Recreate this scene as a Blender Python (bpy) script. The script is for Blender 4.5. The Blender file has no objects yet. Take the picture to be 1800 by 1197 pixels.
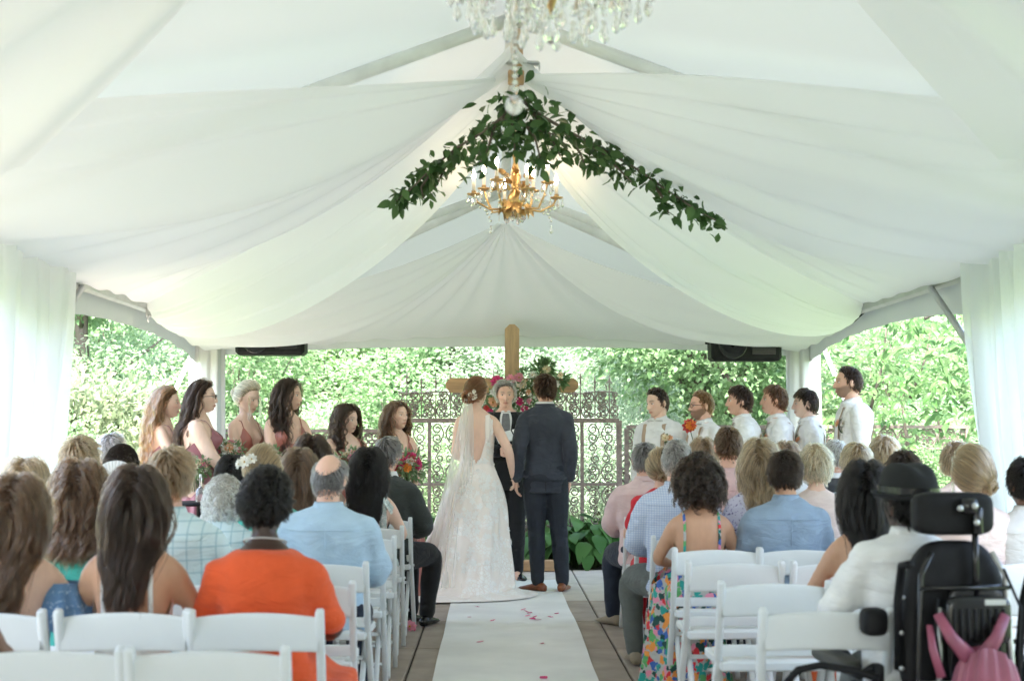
import bpy, math, random
import numpy as np
from mathutils import Vector, Matrix
random.seed(7); rng = np.random.default_rng(7)
S = bpy.context.scene
COL = S.collection
R = math.radians
PI = math.pi

# ------------------------------------------------------------------ camera
CAMZ, FPX, VPX, VPY = 1.36, 2500.0, 868.0, 756.0
PITCH = math.atan((VPY - 598.5) / FPX)
YAW = -math.atan((900 - VPX) / FPX)
cam_data = bpy.data.cameras.new('camera')
cam = bpy.data.objects.new('camera', cam_data)
COL.objects.link(cam)
cam.location = (0, 0, CAMZ)
cam.rotation_euler = (PI / 2 + PITCH, 0, YAW)
cam_data.sensor_width = 36.0
cam_data.lens = 36.0 * FPX / 1800.0
cam_data.clip_start = 0.1
cam_data.clip_end = 600
cam_data.dof.use_dof = True
cam_data.dof.focus_distance = 12.1
cam_data.dof.aperture_fstop = 3.3
S.camera = cam

# ------------------------------------------------------------------ world, sun, exposure
SUN_EL, SUN_AZ = R(66), R(188)
wd = bpy.data.worlds.new('World'); S.world = wd; wd.use_nodes = True
wn = wd.node_tree.nodes; bg = wn['Background']
sky = wn.new('ShaderNodeTexSky'); sky.sky_type = 'NISHITA'; sky.sun_disc = False
sky.sun_elevation = SUN_EL; sky.sun_rotation = SUN_AZ
sky.air_density = 1.0; sky.dust_density = 3.5; sky.ozone_density = 0.7
wd.node_tree.links.new(sky.outputs[0], bg.inputs[0]); bg.inputs[1].default_value = 0.15
sun_d = bpy.data.lights.new('sun', 'SUN'); sun_d.energy = 3.0; sun_d.angle = R(7); sun_d.color = (1, .965, .92)
sun = bpy.data.objects.new('sun', sun_d); COL.objects.link(sun)
dirv = Vector((math.sin(SUN_AZ) * math.cos(SUN_EL), math.cos(SUN_AZ) * math.cos(SUN_EL), math.sin(SUN_EL)))
sun.rotation_euler = dirv.to_track_quat('Z', 'Y').to_euler()
S.view_settings.view_transform = 'Standard'; S.view_settings.look = 'None'
S.view_settings.gamma = 1; S.view_settings.use_curve_mapping = False
S.view_settings.exposure = 3.30
S.cycles.max_bounces = 14; S.cycles.diffuse_bounces = 8; S.cycles.transmission_bounces = 10
S.cycles.transparent_max_bounces = 40
S.cycles.sample_clamp_indirect = 6.0

# ------------------------------------------------------------------ pixel -> place
_q = cam.rotation_euler.to_matrix()
def at(px, py, Y):
    v = _q @ Vector(((px - 900) / FPX, -(py - 598.5) / FPX, -1))
    k = Y / v.y
    return np.array((v.x * k, Y, CAMZ + v.z * k))
def ppm(Y): return FPX / Y     # photo pixels per metre

# ------------------------------------------------------------------ mesh helpers
def mesh_np(name, V, F, mat=None, smooth=True):
    me = bpy.data.meshes.new(name)
    V = np.asarray(V, dtype=np.float32)
    if isinstance(F, np.ndarray):
        n, k = F.shape
        me.vertices.add(len(V)); me.vertices.foreach_set('co', V.ravel())
        me.loops.add(n * k); me.loops.foreach_set('vertex_index', F.astype(np.int32).ravel())
        me.polygons.add(n); me.polygons.foreach_set('loop_start', np.arange(0, n * k, k, dtype=np.int32))
        me.update(calc_edges=True)
    else:
        me.from_pydata([tuple(map(float, v)) for v in V], [], [tuple(map(int, f)) for f in F])
    if smooth: me.polygons.foreach_set('use_smooth', np.ones(len(me.polygons), dtype=bool))
    if mat is not None:
        for m in (mat if isinstance(mat, (list, tuple)) else [mat]): me.materials.append(m)
    me.update()
    return me
def link(name, data, parent=None, loc=None, rot=None):
    o = bpy.data.objects.new(name, data); COL.objects.link(o)
    if parent is not None: o.parent = parent
    if loc is not None: o.location = [float(v) for v in loc]
    if rot is not None: o.rotation_euler = rot
    return o
def tag(o, label=None, cat=None, group=None, kind=None):
    if label: o['label'] = label
    if cat: o['category'] = cat
    if group: o['group'] = group
    if kind: o['kind'] = kind
    return o
def thing(name, label, cat, loc=(0, 0, 0), rz=0, group=None):
    o = link(name, None, None, loc, (0, 0, rz)); o.empty_display_size = .1
    return tag(o, label, cat, group)
def mk(name, VF, mat, parent=None, smooth=True, loc=None, rot=None):
    return link(name, mesh_np(name, VF[0], VF[1], mat, smooth), parent, loc, rot)
def mkobj(name, VF, mat, label, cat, group=None, kind=None, smooth=True):
    return tag(mk(name, VF, mat, None, smooth), label, cat, group, kind)

def join(parts):
    Vs, Fs, n = [], [], 0
    for V, F in parts:
        V = np.asarray(V, dtype=float)
        Vs.append(V); Fs += [tuple(int(i) + n for i in f) for f in F]; n += len(V)
    return np.concatenate(Vs), Fs
def box(c, d, rz=0, bev=0.0):
    x, y, z = [v / 2 for v in d]
    if bev <= 0:
        V = np.array([(-x, -y, -z), (x, -y, -z), (x, y, -z), (-x, y, -z), (-x, -y, z), (x, -y, z), (x, y, z), (-x, y, z)])
        F = [(0, 3, 2, 1), (4, 5, 6, 7), (0, 1, 5, 4), (1, 2, 6, 5), (2, 3, 7, 6), (3, 0, 4, 7)]
    else:
        b = min(bev, x * .9, y * .9, z * .9)
        V, F = [], []
        for sx in (-1, 1):
            for sy in (-1, 1):
                for sz in (-1, 1):
                    V += [(sx * x, sy * (y - b), sz * (z - b)), (sx * (x - b), sy * y, sz * (z - b)), (sx * (x - b), sy * (y - b), sz * z)]
        V = np.array(V)
        import mathutils
        H = mathutils.geometry
        bm = __import__('bmesh').new()
        for v in V: bm.verts.new(v)
        __import__('bmesh').ops.convex_hull(bm, input=bm.verts)
        bm.verts.index_update()
        V = np.array([v.co[:] for v in bm.verts]); F = [tuple(v.index for v in f.verts) for f in bm.faces]; bm.free()
    if rz:
        c_, s_ = math.cos(rz), math.sin(rz)
        V = V @ np.array(((c_, s_, 0), (-s_, c_, 0), (0, 0, 1)))
    return V + np.array(c), F
def frames(P):
    P = np.asarray(P, float); n = len(P)
    T = np.gradient(P, axis=0); T /= np.linalg.norm(T, axis=1)[:, None] + 1e-12
    up = np.array((0, 0, 1.)) if abs(T[0][2]) < .9 else np.array((0, 1., 0))
    N = np.zeros_like(P); a = np.cross(up, T[0]); N[0] = a / np.linalg.norm(a)
    for i in range(1, n):
        a = N[i - 1] - T[i] * np.dot(N[i - 1], T[i]); N[i] = a / (np.linalg.norm(a) + 1e-12)
    return T, N, np.cross(T, N)
def tube(P, r, n=8, flat=1.0, cap=True, nvec=None):
    """swept tube; r scalar or list; flat scales the second axis"""
    P = np.asarray(P, float); m = len(P)
    r = np.full(m, r, float) if np.isscalar(r) else np.asarray(r, float)
    T, N, B = frames(P)
    if nvec is not None:
        nv = np.asarray(nvec, float)
        N = nv - T * (T @ nv)[:, None]; N /= np.linalg.norm(N, axis=1)[:, None]; B = np.cross(T, N)
    a = np.linspace(0, 2 * PI, n, endpoint=False)
    V = (P[:, None] + r[:, None, None] * (np.cos(a)[None, :, None] * N[:, None] + flat * np.sin(a)[None, :, None] * B[:, None])).reshape(-1, 3)
    F = [(i * n + j, i * n + (j + 1) % n, (i + 1) * n + (j + 1) % n, (i + 1) * n + j) for i in range(m - 1) for j in range(n)]
    if cap: F += [tuple(range(n - 1, -1, -1)), tuple((m - 1) * n + j for j in range(n))]
    return V, F
def rtube(P, r, n=10, flat=1.0, sub=6):
    """tube through joints, smoothed radii, rounded ends (for limbs)"""
    P = np.asarray(P, float); r = np.asarray(r, float)
    s = np.concatenate([[0], np.cumsum(np.linalg.norm(np.diff(P, axis=0), axis=1))])
    u = np.linspace(0, s[-1], (len(P) - 1) * sub + 1)
    Q = np.stack([np.interp(u, s, P[:, k]) for k in range(3)], 1)
    for _ in range(2): Q[1:-1] = (Q[:-2] + 2 * Q[1:-1] + Q[2:]) / 4
    q = np.interp(u, s, r)
    t0 = Q[0] - Q[1]; t0 /= np.linalg.norm(t0); t1 = Q[-1] - Q[-2]; t1 /= np.linalg.norm(t1)
    Q = np.concatenate([[Q[0] + t0 * q[0] * .8, Q[0] + t0 * q[0] * .5], Q, [Q[-1] + t1 * q[-1] * .5, Q[-1] + t1 * q[-1] * .8]])
    q = np.concatenate([[q[0] * .4, q[0] * .8], q, [q[-1] * .8, q[-1] * .4]])
    return tube(Q, q, n, flat)
def lathe(prof, n=16, c=(0, 0, 0)):
    prof = np.asarray(prof, float); m = len(prof)
    a = np.linspace(0, 2 * PI, n, endpoint=False)
    V = np.stack([prof[:, 0][:, None] * np.cos(a), prof[:, 0][:, None] * np.sin(a), np.repeat(prof[:, 1][:, None], n, 1)], -1).reshape(-1, 3) + np.array(c)
    F = [(i * n + j, i * n + (j + 1) % n, (i + 1) * n + (j + 1) % n, (i + 1) * n + j) for i in range(m - 1) for j in range(n)]
    F += [tuple(range(n - 1, -1, -1)), tuple((m - 1) * n + j for j in range(n))]
    return V, F
def ell(c, r, n=12, m=8):
    a = np.linspace(0, PI, m + 1)
    V, F = lathe([(max(math.sin(t), .02), -math.cos(t)) for t in a], n)
    return V * np.array(r) + np.array(c), F
def grid(fn, nu, nv, closed=False):
    """fn(u array, v array) -> xyz; u across 0..1, v along 0..1"""
    u = np.linspace(0, 1, nu, endpoint=not closed); v = np.linspace(0, 1, nv)
    U, Vv = np.meshgrid(u, v)
    P = fn(U.ravel(), Vv.ravel())
    k = nu if closed else nu - 1
    i, j = np.meshgrid(np.arange(nv - 1), np.arange(k), indexing='ij'); i = i.ravel(); j = j.ravel(); j2 = (j + 1) % nu
    F = np.stack([i * nu + j, i * nu + j2, (i + 1) * nu + j2, (i + 1) * nu + j], 1)
    return P, F
def smoothstep(a, b, x):
    t = np.clip((x - a) / (b - a), 0, 1); return t * t * (3 - 2 * t)
def rot3(ax, ay, az):
    return np.array((Matrix.Rotation(az, 3, 'Z') @ Matrix.Rotation(ay, 3, 'Y') @ Matrix.Rotation(ax, 3, 'X')))
def wob(P, amp, k, seed=0):
    """cheap smooth 3-D noise: sums of sines"""
    g = np.random.default_rng(seed); out = np.zeros(len(P))
    for i in range(7):
        d = g.normal(size=3); d /= np.linalg.norm(d)
        out += np.sin(P @ (d * k * (0.6 + .25 * i)) + g.uniform(0, 6.28)) / (1 + .35 * i)
    return out * amp / 2.2
def remesh(parts, vox, it=3, fac=.5):
    V, F = join(parts)
    me = mesh_np('tmp', V, F)
    o = link('tmp', me)
    m = o.modifiers.new('r', 'REMESH'); m.mode = 'VOXEL'; m.voxel_size = vox
    s = o.modifiers.new('s', 'SMOOTH'); s.iterations = it; s.factor = fac
    dg = bpy.context.evaluated_depsgraph_get(); dg.update()
    e = o.evaluated_get(dg); m2 = e.to_mesh()
    n = len(m2.vertices); Vo = np.empty(n * 3, dtype=np.float32); m2.vertices.foreach_get('co', Vo)
    Fo = [tuple(p.vertices) for p in m2.polygons]
    e.to_mesh_clear()
    bpy.data.objects.remove(o); bpy.data.meshes.remove(me)
    return Vo.reshape(-1, 3).astype(float), Fo
def vnormals(V, F):
    N = np.zeros_like(V); A = np.array([f[:3] for f in F]); A2 = np.array([f[-1] for f in F])
    n = np.cross(V[A[:, 1]] - V[A[:, 0]], V[A[:, 2]] - V[A[:, 0]])
    for k in range(3): np.add.at(N, A[:, k], n)
    np.add.at(N, A2, n)
    return N / (np.linalg.norm(N, axis=1)[:, None] + 1e-12)

# ------------------------------------------------------------------ materials
def nt(name):
    m = bpy.data.materials.new(name); m.use_nodes = True
    t = m.node_tree; return m, t.nodes, t.links, t.nodes['Principled BSDF']
def rgb(c): return (c[0], c[1], c[2], 1)
def pm(name, col, rough=.6, var=.12, vs=6, bump=0, bs=60, metal=0, sheen=0, spec=.5, stretch=None, coat=0):
    """principled with colour variation and fine relief, in object space"""
    m, N, L, p = nt(name)
    p.inputs['Roughness'].default_value = rough; p.inputs['Metallic'].default_value = metal
    p.inputs['Specular IOR Level'].default_value = spec
    if sheen: p.inputs['Sheen Weight'].default_value = sheen
    if coat: p.inputs['Coat Weight'].default_value = coat; p.inputs['Coat Roughness'].default_value = .15
    tc = N.new('ShaderNodeTexCoord'); mp = N.new('ShaderNodeMapping'); L.new(tc.outputs['Object'], mp.inputs[0])
    if stretch: mp.inputs['Scale'].default_value = stretch
    nz = N.new('ShaderNodeTexNoise'); nz.inputs['Scale'].default_value = vs; nz.inputs['Detail'].default_value = 5
    L.new(mp.outputs[0], nz.inputs['Vector'])
    rp = N.new('ShaderNodeValToRGB')
    a = tuple(max(0, c * (1 - var)) for c in col); b = tuple(min(1, c * (1 + var)) for c in col)
    rp.color_ramp.elements[0].color = rgb(a); rp.color_ramp.elements[1].color = rgb(b)
    rp.color_ramp.elements[0].position = .3; rp.color_ramp.elements[1].position = .7
    L.new(nz.outputs['Fac'], rp.inputs[0]); L.new(rp.outputs[0], p.inputs['Base Color'])
    if bump:
        nb = N.new('ShaderNodeTexNoise'); nb.inputs['Scale'].default_value = bs; nb.inputs['Detail'].default_value = 4
        L.new(mp.outputs[0], nb.inputs['Vector'])
        bu = N.new('ShaderNodeBump'); bu.inputs['Strength'].default_value = bump; bu.inputs['Distance'].default_value = .01
        L.new(nb.outputs['Fac'], bu.inputs['Height']); L.new(bu.outputs[0], p.inputs['Normal'])
    m['p'] = 1
    return m
def cloth_mat(name, col, trans=.4, clear=0.0, rough=.9, bump=.15, bs=40, stretch=(1, 1, 1)):
    """thin white fabric: diffuse + light coming through + see-through weave"""
    m, N, L, p = nt(name); out = N['Material Output']; N.remove(p)
    d = N.new('ShaderNodeBsdfDiffuse'); t = N.new('ShaderNodeBsdfTranslucent'); x = N.new('ShaderNodeMixShader')
    d.inputs[0].default_value = rgb(col); t.inputs[0].default_value = rgb(col); x.inputs[0].default_value = trans
    tc = N.new('ShaderNodeTexCoord'); mp = N.new('ShaderNodeMapping'); mp.inputs['Scale'].default_value = stretch
    L.new(tc.outputs['Object'], mp.inputs[0])
    nb = N.new('ShaderNodeTexNoise'); nb.inputs['Scale'].default_value = bs; L.new(mp.outputs[0], nb.inputs['Vector'])
    bu = N.new('ShaderNodeBump'); bu.inputs['Strength'].default_value = bump; bu.inputs['Distance'].default_value = .01
    L.new(nb.outputs['Fac'], bu.inputs['Height']); L.new(bu.outputs[0], d.inputs['Normal']); L.new(bu.outputs[0], t.inputs['Normal'])
    L.new(d.outputs[0], x.inputs[1]); L.new(t.outputs[0], x.inputs[2]); last = x
    if clear:
        c = N.new('ShaderNodeBsdfTransparent'); y = N.new('ShaderNodeMixShader'); y.inputs[0].default_value = clear
        L.new(x.outputs[0], y.inputs[1]); L.new(c.outputs[0], y.inputs[2]); last = y
    L.new(last.outputs[0], out.inputs[0])
    return m
def leaf_mat(name, c1, c2, trans=.35, rough=.45):
    m, N, L, p = nt(name); out = N['Material Output']
    g = N.new('ShaderNodeNewGeometry'); rp = N.new('ShaderNodeValToRGB')
    oi = N.new('ShaderNodeObjectInfo'); ad = N.new('ShaderNodeMath'); ad.operation = 'ADD'
    L.new(g.outputs['Random Per Island'], ad.inputs[0]); L.new(oi.outputs['Random'], ad.inputs[1])
    fr = N.new('ShaderNodeMath'); fr.operation = 'FRACT'; L.new(ad.outputs[0], fr.inputs[0])
    rp.color_ramp.elements[0].color = rgb(c1); rp.color_ramp.elements[1].color = rgb(c2)
    L.new(fr.outputs[0], rp.inputs[0]); L.new(rp.outputs[0], p.inputs['Base Color'])
    p.inputs['Roughness'].default_value = rough
    t = N.new('ShaderNodeBsdfTranslucent'); x = N.new('ShaderNodeMixShader'); x.inputs[0].default_value = trans
    hs = N.new('ShaderNodeHueSaturation'); hs.inputs['Value'].default_value = 1.5; hs.inputs['Hue'].default_value = .495; hs.inputs['Saturation'].default_value = .8; p.inputs['Specular IOR Level'].default_value = .3
    L.new(rp.outputs[0], hs.inputs['Color']); L.new(hs.outputs[0], t.inputs[0])
    L.new(p.outputs[0], x.inputs[1]); L.new(t.outputs[0], x.inputs[2]); L.new(x.outputs[0], out.inputs[0])
    return m
def emis(name, col, s):
    m, N, L, p = nt(name); p.inputs['Base Color'].default_value = rgb(col)
    p.inputs['Emission Color'].default_value = rgb(col); p.inputs['Emission Strength'].default_value = s
    return m
MT = {}
MT['vinyl'] = cloth_mat('vinyl', (.68, .725, .71), .030, 0, bump=.06, bs=5)
MT['sheer'] = cloth_mat('sheer', (.93, .94, .95), .42, .14, bump=.06, bs=30)
MT['sheer_far'] = cloth_mat('sheer_far', (.89, .895, .885), .40, .10, bump=.06, bs=30)
MT['curtain'] = cloth_mat('curtain', (.86, .88, .885), .36, .10)
MT['canvas'] = cloth_mat('canvas', (.66, .67, .63), .06, 0, bump=.1, bs=14)
MT['sleeve'] = pm('rafter_sleeve', (.76, .77, .74), .7, .08, 8, .05)
MT['alu'] = pm('alu', (.55, .56, .55), .42, .08, 8, .05, metal=.8)
MT['white_paint'] = pm('white_paint', (.66, .69, .69), .42, .04, 4, .03, 60)
MT['seat_pad'] = pm('seat_pad', (.70, .71, .70), .5, .04, 4, .05, 90)
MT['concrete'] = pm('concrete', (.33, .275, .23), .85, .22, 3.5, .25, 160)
MT['daylit_concrete'] = pm('daylit_concrete', (.56, .505, .45), .85, .14, 3.5, .25, 160)  # paler copy of the concrete: daylight on the far slabs painted into the colour
MT['joint'] = pm('joint', (.04, .035, .03), .9)
MT['runner'] = pm('runner', (.75, .75, .73), .9, .08, 2.2, .3, 150)
MT['soil'] = pm('soil', (.06, .045, .03), .95, .4, 5, .5, 30)
MT['grass'] = pm('grass', (.06, .10, .03), .9, .4, 2, .4, 40)
MT['wood'] = pm('wood', (.47, .31, .17), .6, .22, 3.0, .12, 40, stretch=(10, 10, 1.2))
MT['wood_bar'] = pm('wood_bar', (.47, .29, .15), .6, .22, 3.0, .12, 40, stretch=(1.2, 10, 10))
MT['iron'] = pm('iron', (.27, .21, .19), .65, .25, 30, .2, 90, metal=.1)
MT['bark'] = pm('bark', (.13, .105, .085), .95, .45, 5, .9, 14, stretch=(3, 3, .6))
MT['stemg'] = pm('stemg', (.07, .10, .03), .7)
MT['black'] = pm('black', (.008, .008, .009), .6, .3, 20, .1, 120, spec=.25)
MT['black_gloss'] = pm('black_gloss', (.01, .01, .011), .22, .2)
MT['gold'] = pm('gold', (.56, .37, .17), .32, .25, 12, .1, 50, metal=.9)
# ================================================================== SETTING
XL, XR, XC = -2.9, 3.1, .1
EAVE, RIDGE = 2.42, 3.53
YF, YAP, YR, YP = 7.4, 12.73, 14.3, 8.75      # mid frame, far apex, rear posts, middle posts
YN = -8.0  # tent end unseen behind the camera, lengthened to cut sky light on the chairs

def sheet(x0, x1, y0, y1, z, n=40):
    return grid(lambda u, v: np.stack([x0 + (x1 - x0) * u, y0 + (y1 - y0) * v, np.full_like(u, z)], 1), n, n)
tag(mk('ground', sheet(-250, 250, -150, 350, -.03), MT['grass']), 'grassy ground under and around the tent', kind='structure')
tag(mk('planting_bed', sheet(-9, 10, 14.15, 60, -.015), MT['soil']), 'dark soil of the planting bed behind the paving', kind='structure')
pv = tag(mk('pavement', sheet(-3.6, 3.9, -8, 14.1, -.022, 4), MT['joint']), 'grey brown concrete slab paving under the tent', kind='structure')
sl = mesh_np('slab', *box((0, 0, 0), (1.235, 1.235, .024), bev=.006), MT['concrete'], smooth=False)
sl2 = mesh_np('slab', *box((0, 0, 0), (1.235, 1.235, .024), bev=.006), MT['daylit_concrete'], smooth=False)
nsl = 0
for i in range(6):
    for j in range(-4, 14):
        x = -.485 + 1.247 * (i - 2) - .6235 + 1.247 * .0; y = 11.5 + 1.247 * (j - 11) - .62
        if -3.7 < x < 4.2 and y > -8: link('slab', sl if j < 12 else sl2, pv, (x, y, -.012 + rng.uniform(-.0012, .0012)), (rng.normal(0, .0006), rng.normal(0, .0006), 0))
def runner_fn(u, v):
    x = .122 + (u - .5) * .91; y = -1 + 14.0 * v
    z = .005 + .0030 * (1 + np.sin(y * 5 + 3 * u + 2 * np.sin(y * .7)) * np.sin(y * 1.7 + x * 7)) * (.4 + .6 * np.sin(y * .9) ** 2) + .006 * np.abs(2 * u - 1) ** 8 * np.sin(y * 2.3) ** 2
    return np.stack([x + .004 * np.sin(y * 1.3 + 1.0) * (2 * u - 1) + .004 * np.sin(y * 2.1), y, z], 1)
mkobj('aisle_runner', grid(runner_fn, 14, 160), MT['runner'], 'long white cloth runner laid down the middle of the aisle', 'aisle runner')

# ---------------------------------------------------------------- tent
tent = thing('tent', 'white frame tent with a pitched vinyl roof over the whole ceremony', 'tent', (XC, 9, 0))
def T(name, VF, mat, parent=None, smooth=True):
    V, F = VF; V = np.asarray(V, float) - (np.array((XC, 9, 0)) if parent is None or parent is tent else 0)
    return mk(name, (V, F), mat, parent or tent, smooth)
def quad(a, b, c, d, nu=16, nv=16, sag=0.0, seed=0):
    a, b, c, d = map(np.array, (a, b, c, d))
    def f(u, v):
        P = (a * (1 - u)[:, None] + b * u[:, None]) * (1 - v)[:, None] + (d * (1 - u)[:, None] + c * u[:, None]) * v[:, None]
        P[:, 2] -= sag * 16 * u * (1 - u) * v * (1 - v)
        return P
    return grid(f, nu, nv)
E = .06
WX = .13
T('roof_panel', quad((XC, YN, RIDGE + E), (XC, YAP, RIDGE + E), (XL - WX, YR + WX, EAVE + .02), (XL - WX, YN, EAVE + .02), sag=.03), MT['vinyl'])
T('roof_panel', quad((XC, YN, RIDGE + E), (XC, YAP, RIDGE + E), (XR + WX, YR + WX, EAVE + .02), (XR + WX, YN, EAVE + .02), sag=.03), MT['vinyl'])
T('roof_panel', quad((XC - .01, YAP, RIDGE + E), (XC + .01, YAP, RIDGE + E), (XR + WX, YR + WX, EAVE + .02), (XL - WX, YR + WX, EAVE + .02), sag=.02), MT['vinyl'])
def beam(name, a, b, r=.045, flat=1.4):
    a, b = np.array(a, float), np.array(b, float)
    return T(name, tube(np.linspace(a, b, 3), r, 8, flat), MT['sleeve' if 'rafter' in name or 'ridge' in name else 'alu'])
beam('ridge_beam', (XC, YN, RIDGE), (XC, YAP, RIDGE), .04)
for y in (-7.5, -2.2, 3.0, YF, YAP):
    beam('rafter', (XC, y, RIDGE), (XL, y, EAVE), .027); beam('rafter', (XC, y, RIDGE), (XR, y, EAVE), .027)
beam('hip_rafter', (XC, YAP, RIDGE), (XL, YR, EAVE)); beam('hip_rafter', (XC, YAP, RIDGE), (XR, YR, EAVE))
beam('eave_beam', (XL, YN, EAVE - .02), (XL, YR, EAVE - .02)); beam('eave_beam', (XR, YN, EAVE - .02), (XR, YR, EAVE - .02))
beam('eave_beam', (XL, YR, EAVE - .02), (XR, YR, EAVE - .02))
for x in (XL, XR):
    for y in (-7.5, -2.2, 3.0, YP, YR): beam('post', (x, y, 0), (x, y, EAVE), .045, 1)
    sx = 1 if x > 0 else -1
    beam('brace', (x - .05 * sx, YP + 1.1, EAVE - .07), (x - .02 * sx, YP + .12, 1.75), .024, 1)
# valances with arched lower edge
def valance(a, b, nseg=60, lowend=2.02, mid=2.21, out=.05):
    a, b = np.array(a, float), np.array(b, float); d = b - a; L = np.linalg.norm(d); nrm = np.array((d[1], -d[0], 0)) / L
    def f(u, v):
        P = a + d * u[:, None]
        e = np.abs(2 * u - 1) ** 2.6
        zb = mid + (lowend - mid) * e
        z = EAVE + .05 + (zb - EAVE - .05) * v
        P[:, 2] = z
        return P + nrm * (out + .012 * np.sin(u * L * 9) * v + .006 * np.sin(u * L * 23 + 2 * v))[:, None]
    return grid(f, nseg, 8)
T('valance', valance((XL, YP - .1, 0), (XL, YR, 0), out=-.07), MT['canvas'])
T('valance', valance((XR, YP - .1, 0), (XR, YR, 0), out=.07), MT['canvas'])
T('valance', valance((XL, YR, 0), (XR, YR, 0), mid=2.2, lowend=2.10, out=-.07), MT['canvas'])
for X_, s_ in ((XL, -1), (XR, 1)):       # unseen walls behind the camera, added to cut light on the near chairs
    T('light_block_wall', grid(lambda u, v, X_=X_, s_=s_: np.stack([X_ + s_ * (.06 + .025 * np.sin(u * 70) * v + .012 * np.sin(u * 31 + 2 * v)), -7.9 + 10.4 * u, EAVE + .03 - (EAVE - .02) * v], 1), 160, 8), MT['canvas'])
T('valance', valance((XL, 3, 0), (XL, YP - .1, 0), out=-.07), MT['canvas'])
T('valance', valance((XR, 3, 0), (XR, YP - .1, 0), out=.07), MT['canvas'])
for x, y, w in ((XL, YR, .20), (XR, YR, .19)):       # fabric sleeves round the rear posts
    def f(u, v, x=x, y=y, w=w):
        a = u * 2 * PI; r = w * (1 + .10 * np.sin(a * 7 + 2 * v) + .05 * np.sin(a * 13)) * (.82 + .22 * v ** 2)
        return np.stack([x + .02 + r * np.cos(a) , y - .02 + r * .8 * np.sin(a), EAVE - .04 - (EAVE - .06) * v], 1)
    T('post_sleeve', grid(f, 72, 14, True), MT['canvas'])
for px, py in ((262, 541), (1535, 522)):      # clips at the eave
    P = at(px, py, 11.75); P[0] = XL + .05 if px < 900 else XR - .05
    T('clip', join([box(P + (0, 0, -.03), (.05, .03, .09), bev=.008), tube([P + (0, -.02, -.06), P + (0, -.03, -.1), P + (0, 0, -.12)], .006, 6)]), MT['alu'], smooth=False)
pw = np.array([at(1535, 535, 11.7), at(1500, 566, 12.1), at(1460, 577, 12.7), at(1432, 573, 13.3)])
T('power_cable', tube(pw, .008, 6), MT['black'])

# gathered curtains on the middle posts
def curtain(sx, y0, y1, label):
    x = XL + .1 if sx < 0 else XR - .1
    g = np.random.default_rng(3 if sx < 0 else 5); ph = g.uniform(0, 6, 6)
    def f(u, v):
        z = EAVE - .03 - (EAVE - .06) * v
        w = 1 - .30 * smoothstep(0, 1, v) * (1 if sx > 0 else .75)
        yy = y0 + (y1 - y0) * u
        yc = y0 if sx < 0 else y0
        y = yc + (yy - yc) * w
        fold = .055 * np.sin(u * 46 + ph[0] + 1.5 * np.sin(u * 9 + ph[1]) + .5 * v) + .03 * np.sin(u * 83 + ph[2] + v * 1.2) + .03 * np.sin(u * 13 + v * 3 + ph[3])
        return np.stack([x - sx * (.06 + fold * (.65 + .5 * v)), y + .03 * np.sin(u * 46 + ph[4]), z], 1)
    return mkobj('curtain', grid(f, 150, 30), MT['curtain'], label, 'curtain', 'curtains on the tent posts')
curtain(-1, 7.3, 9.25, 'white gathered curtain hanging from the tent eave at the left edge')
curtain(1, 7.0, 8.72, 'white gathered curtain hanging from the tent eave at the right edge')

# ---------------------------------------------------------------- drapes
def drape(label, gather, spread_dir, g0, eave_a, eave_b, sag, seed, npl=26, amp=.05, nu=160, nv=60, mat='sheer', sagpow=1.0, skew=0, hem=.06):
    """fan of pleated fabric from a gathered point on the ridge to a line at the eave (eave_a -> eave_b)"""
    G = np.array(gather, float); D = np.array(spread_dir, float); A = np.array(eave_a, float); Bv = np.array(eave_b, float)
    g = np.random.default_rng(seed); ph = g.uniform(0, 6.28, 8)
    def f(u, v):
        top = G + D * ((u - .5) * g0)[:, None]
        bot = A + (Bv - A) * u[:, None]
        P = top * (1 - v)[:, None] + bot * v[:, None]
        sg = sag(u) * np.sin(PI * v ** (.8)) ** sagpow if callable(sag) else sag * np.sin(PI * v)
        P[:, 2] -= sg
        pl = np.sin(u * npl * 2 * PI + ph[0] + 2.6 * np.sin(u * 7 + ph[1]) + 1.5 * np.sin(u * 17 + ph[6]) + 1.1 * np.sin(v * 4 + ph[5])) + .6 * np.sin(u * npl * 3.3 + ph[2] + v * 2.2) + .5 * np.sin(u * npl * 1.27 + ph[3] - 2 * v)
        P[:, 2] += .045 * np.sin(u * 15 + ph[7] + 1.4 * v) * np.sin(PI * v) ** 1.2
        P[:, 2] += amp * pl * (.25 + .75 * np.sin(PI * np.clip(v * .9 + .08, 0, 1))) * (.5 + .5 * np.sin(u * 5 + ph[4]) ** 2) - hem * np.sin(PI * u) * v
        return P
    return mkobj('ceiling_drape', grid(f, nu, nv), MT[mat], label, 'drape', 'sheer drapes under the tent roof')
GZ = 3.27
CLY = 11.75
for sx, X, side in ((-1, XL + .04, 'left'), (1, XR - .04, 'right')):
    drape('white sheer drape fanning from the middle ridge down to the %s eave' % side, (XC, YF, GZ + .02), (.10 * sx, -.6, .28), .40, (X, 5.1, EAVE + .02), (X, CLY, EAVE - .02),
          lambda u: -.03 + .19 * u + .20 * np.sin(PI * u), 11 + sx, 9, .034, hem=.05)
    drape('white sheer swag sagging from the middle ridge to the %s eave clip' % side, (XC + .02 * sx, YF + .05, GZ - .03), (0, .3, -.35), .25, (X, CLY - .05, EAVE - .02), (X - .03 * sx, CLY + .15, EAVE - .09),
          lambda u: .02 + .62 * u ** .9, 21 + sx, 6, .020, sagpow=.62)
    drape('white sheer drape of the nearest bay across the upper %s corner' % side, (XC, 3.0, GZ), (0, .5, 0), .4, (X, .2, EAVE), (X, YF + .1, EAVE),
          lambda u: .13, 31 + sx, 9, .045)
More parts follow.
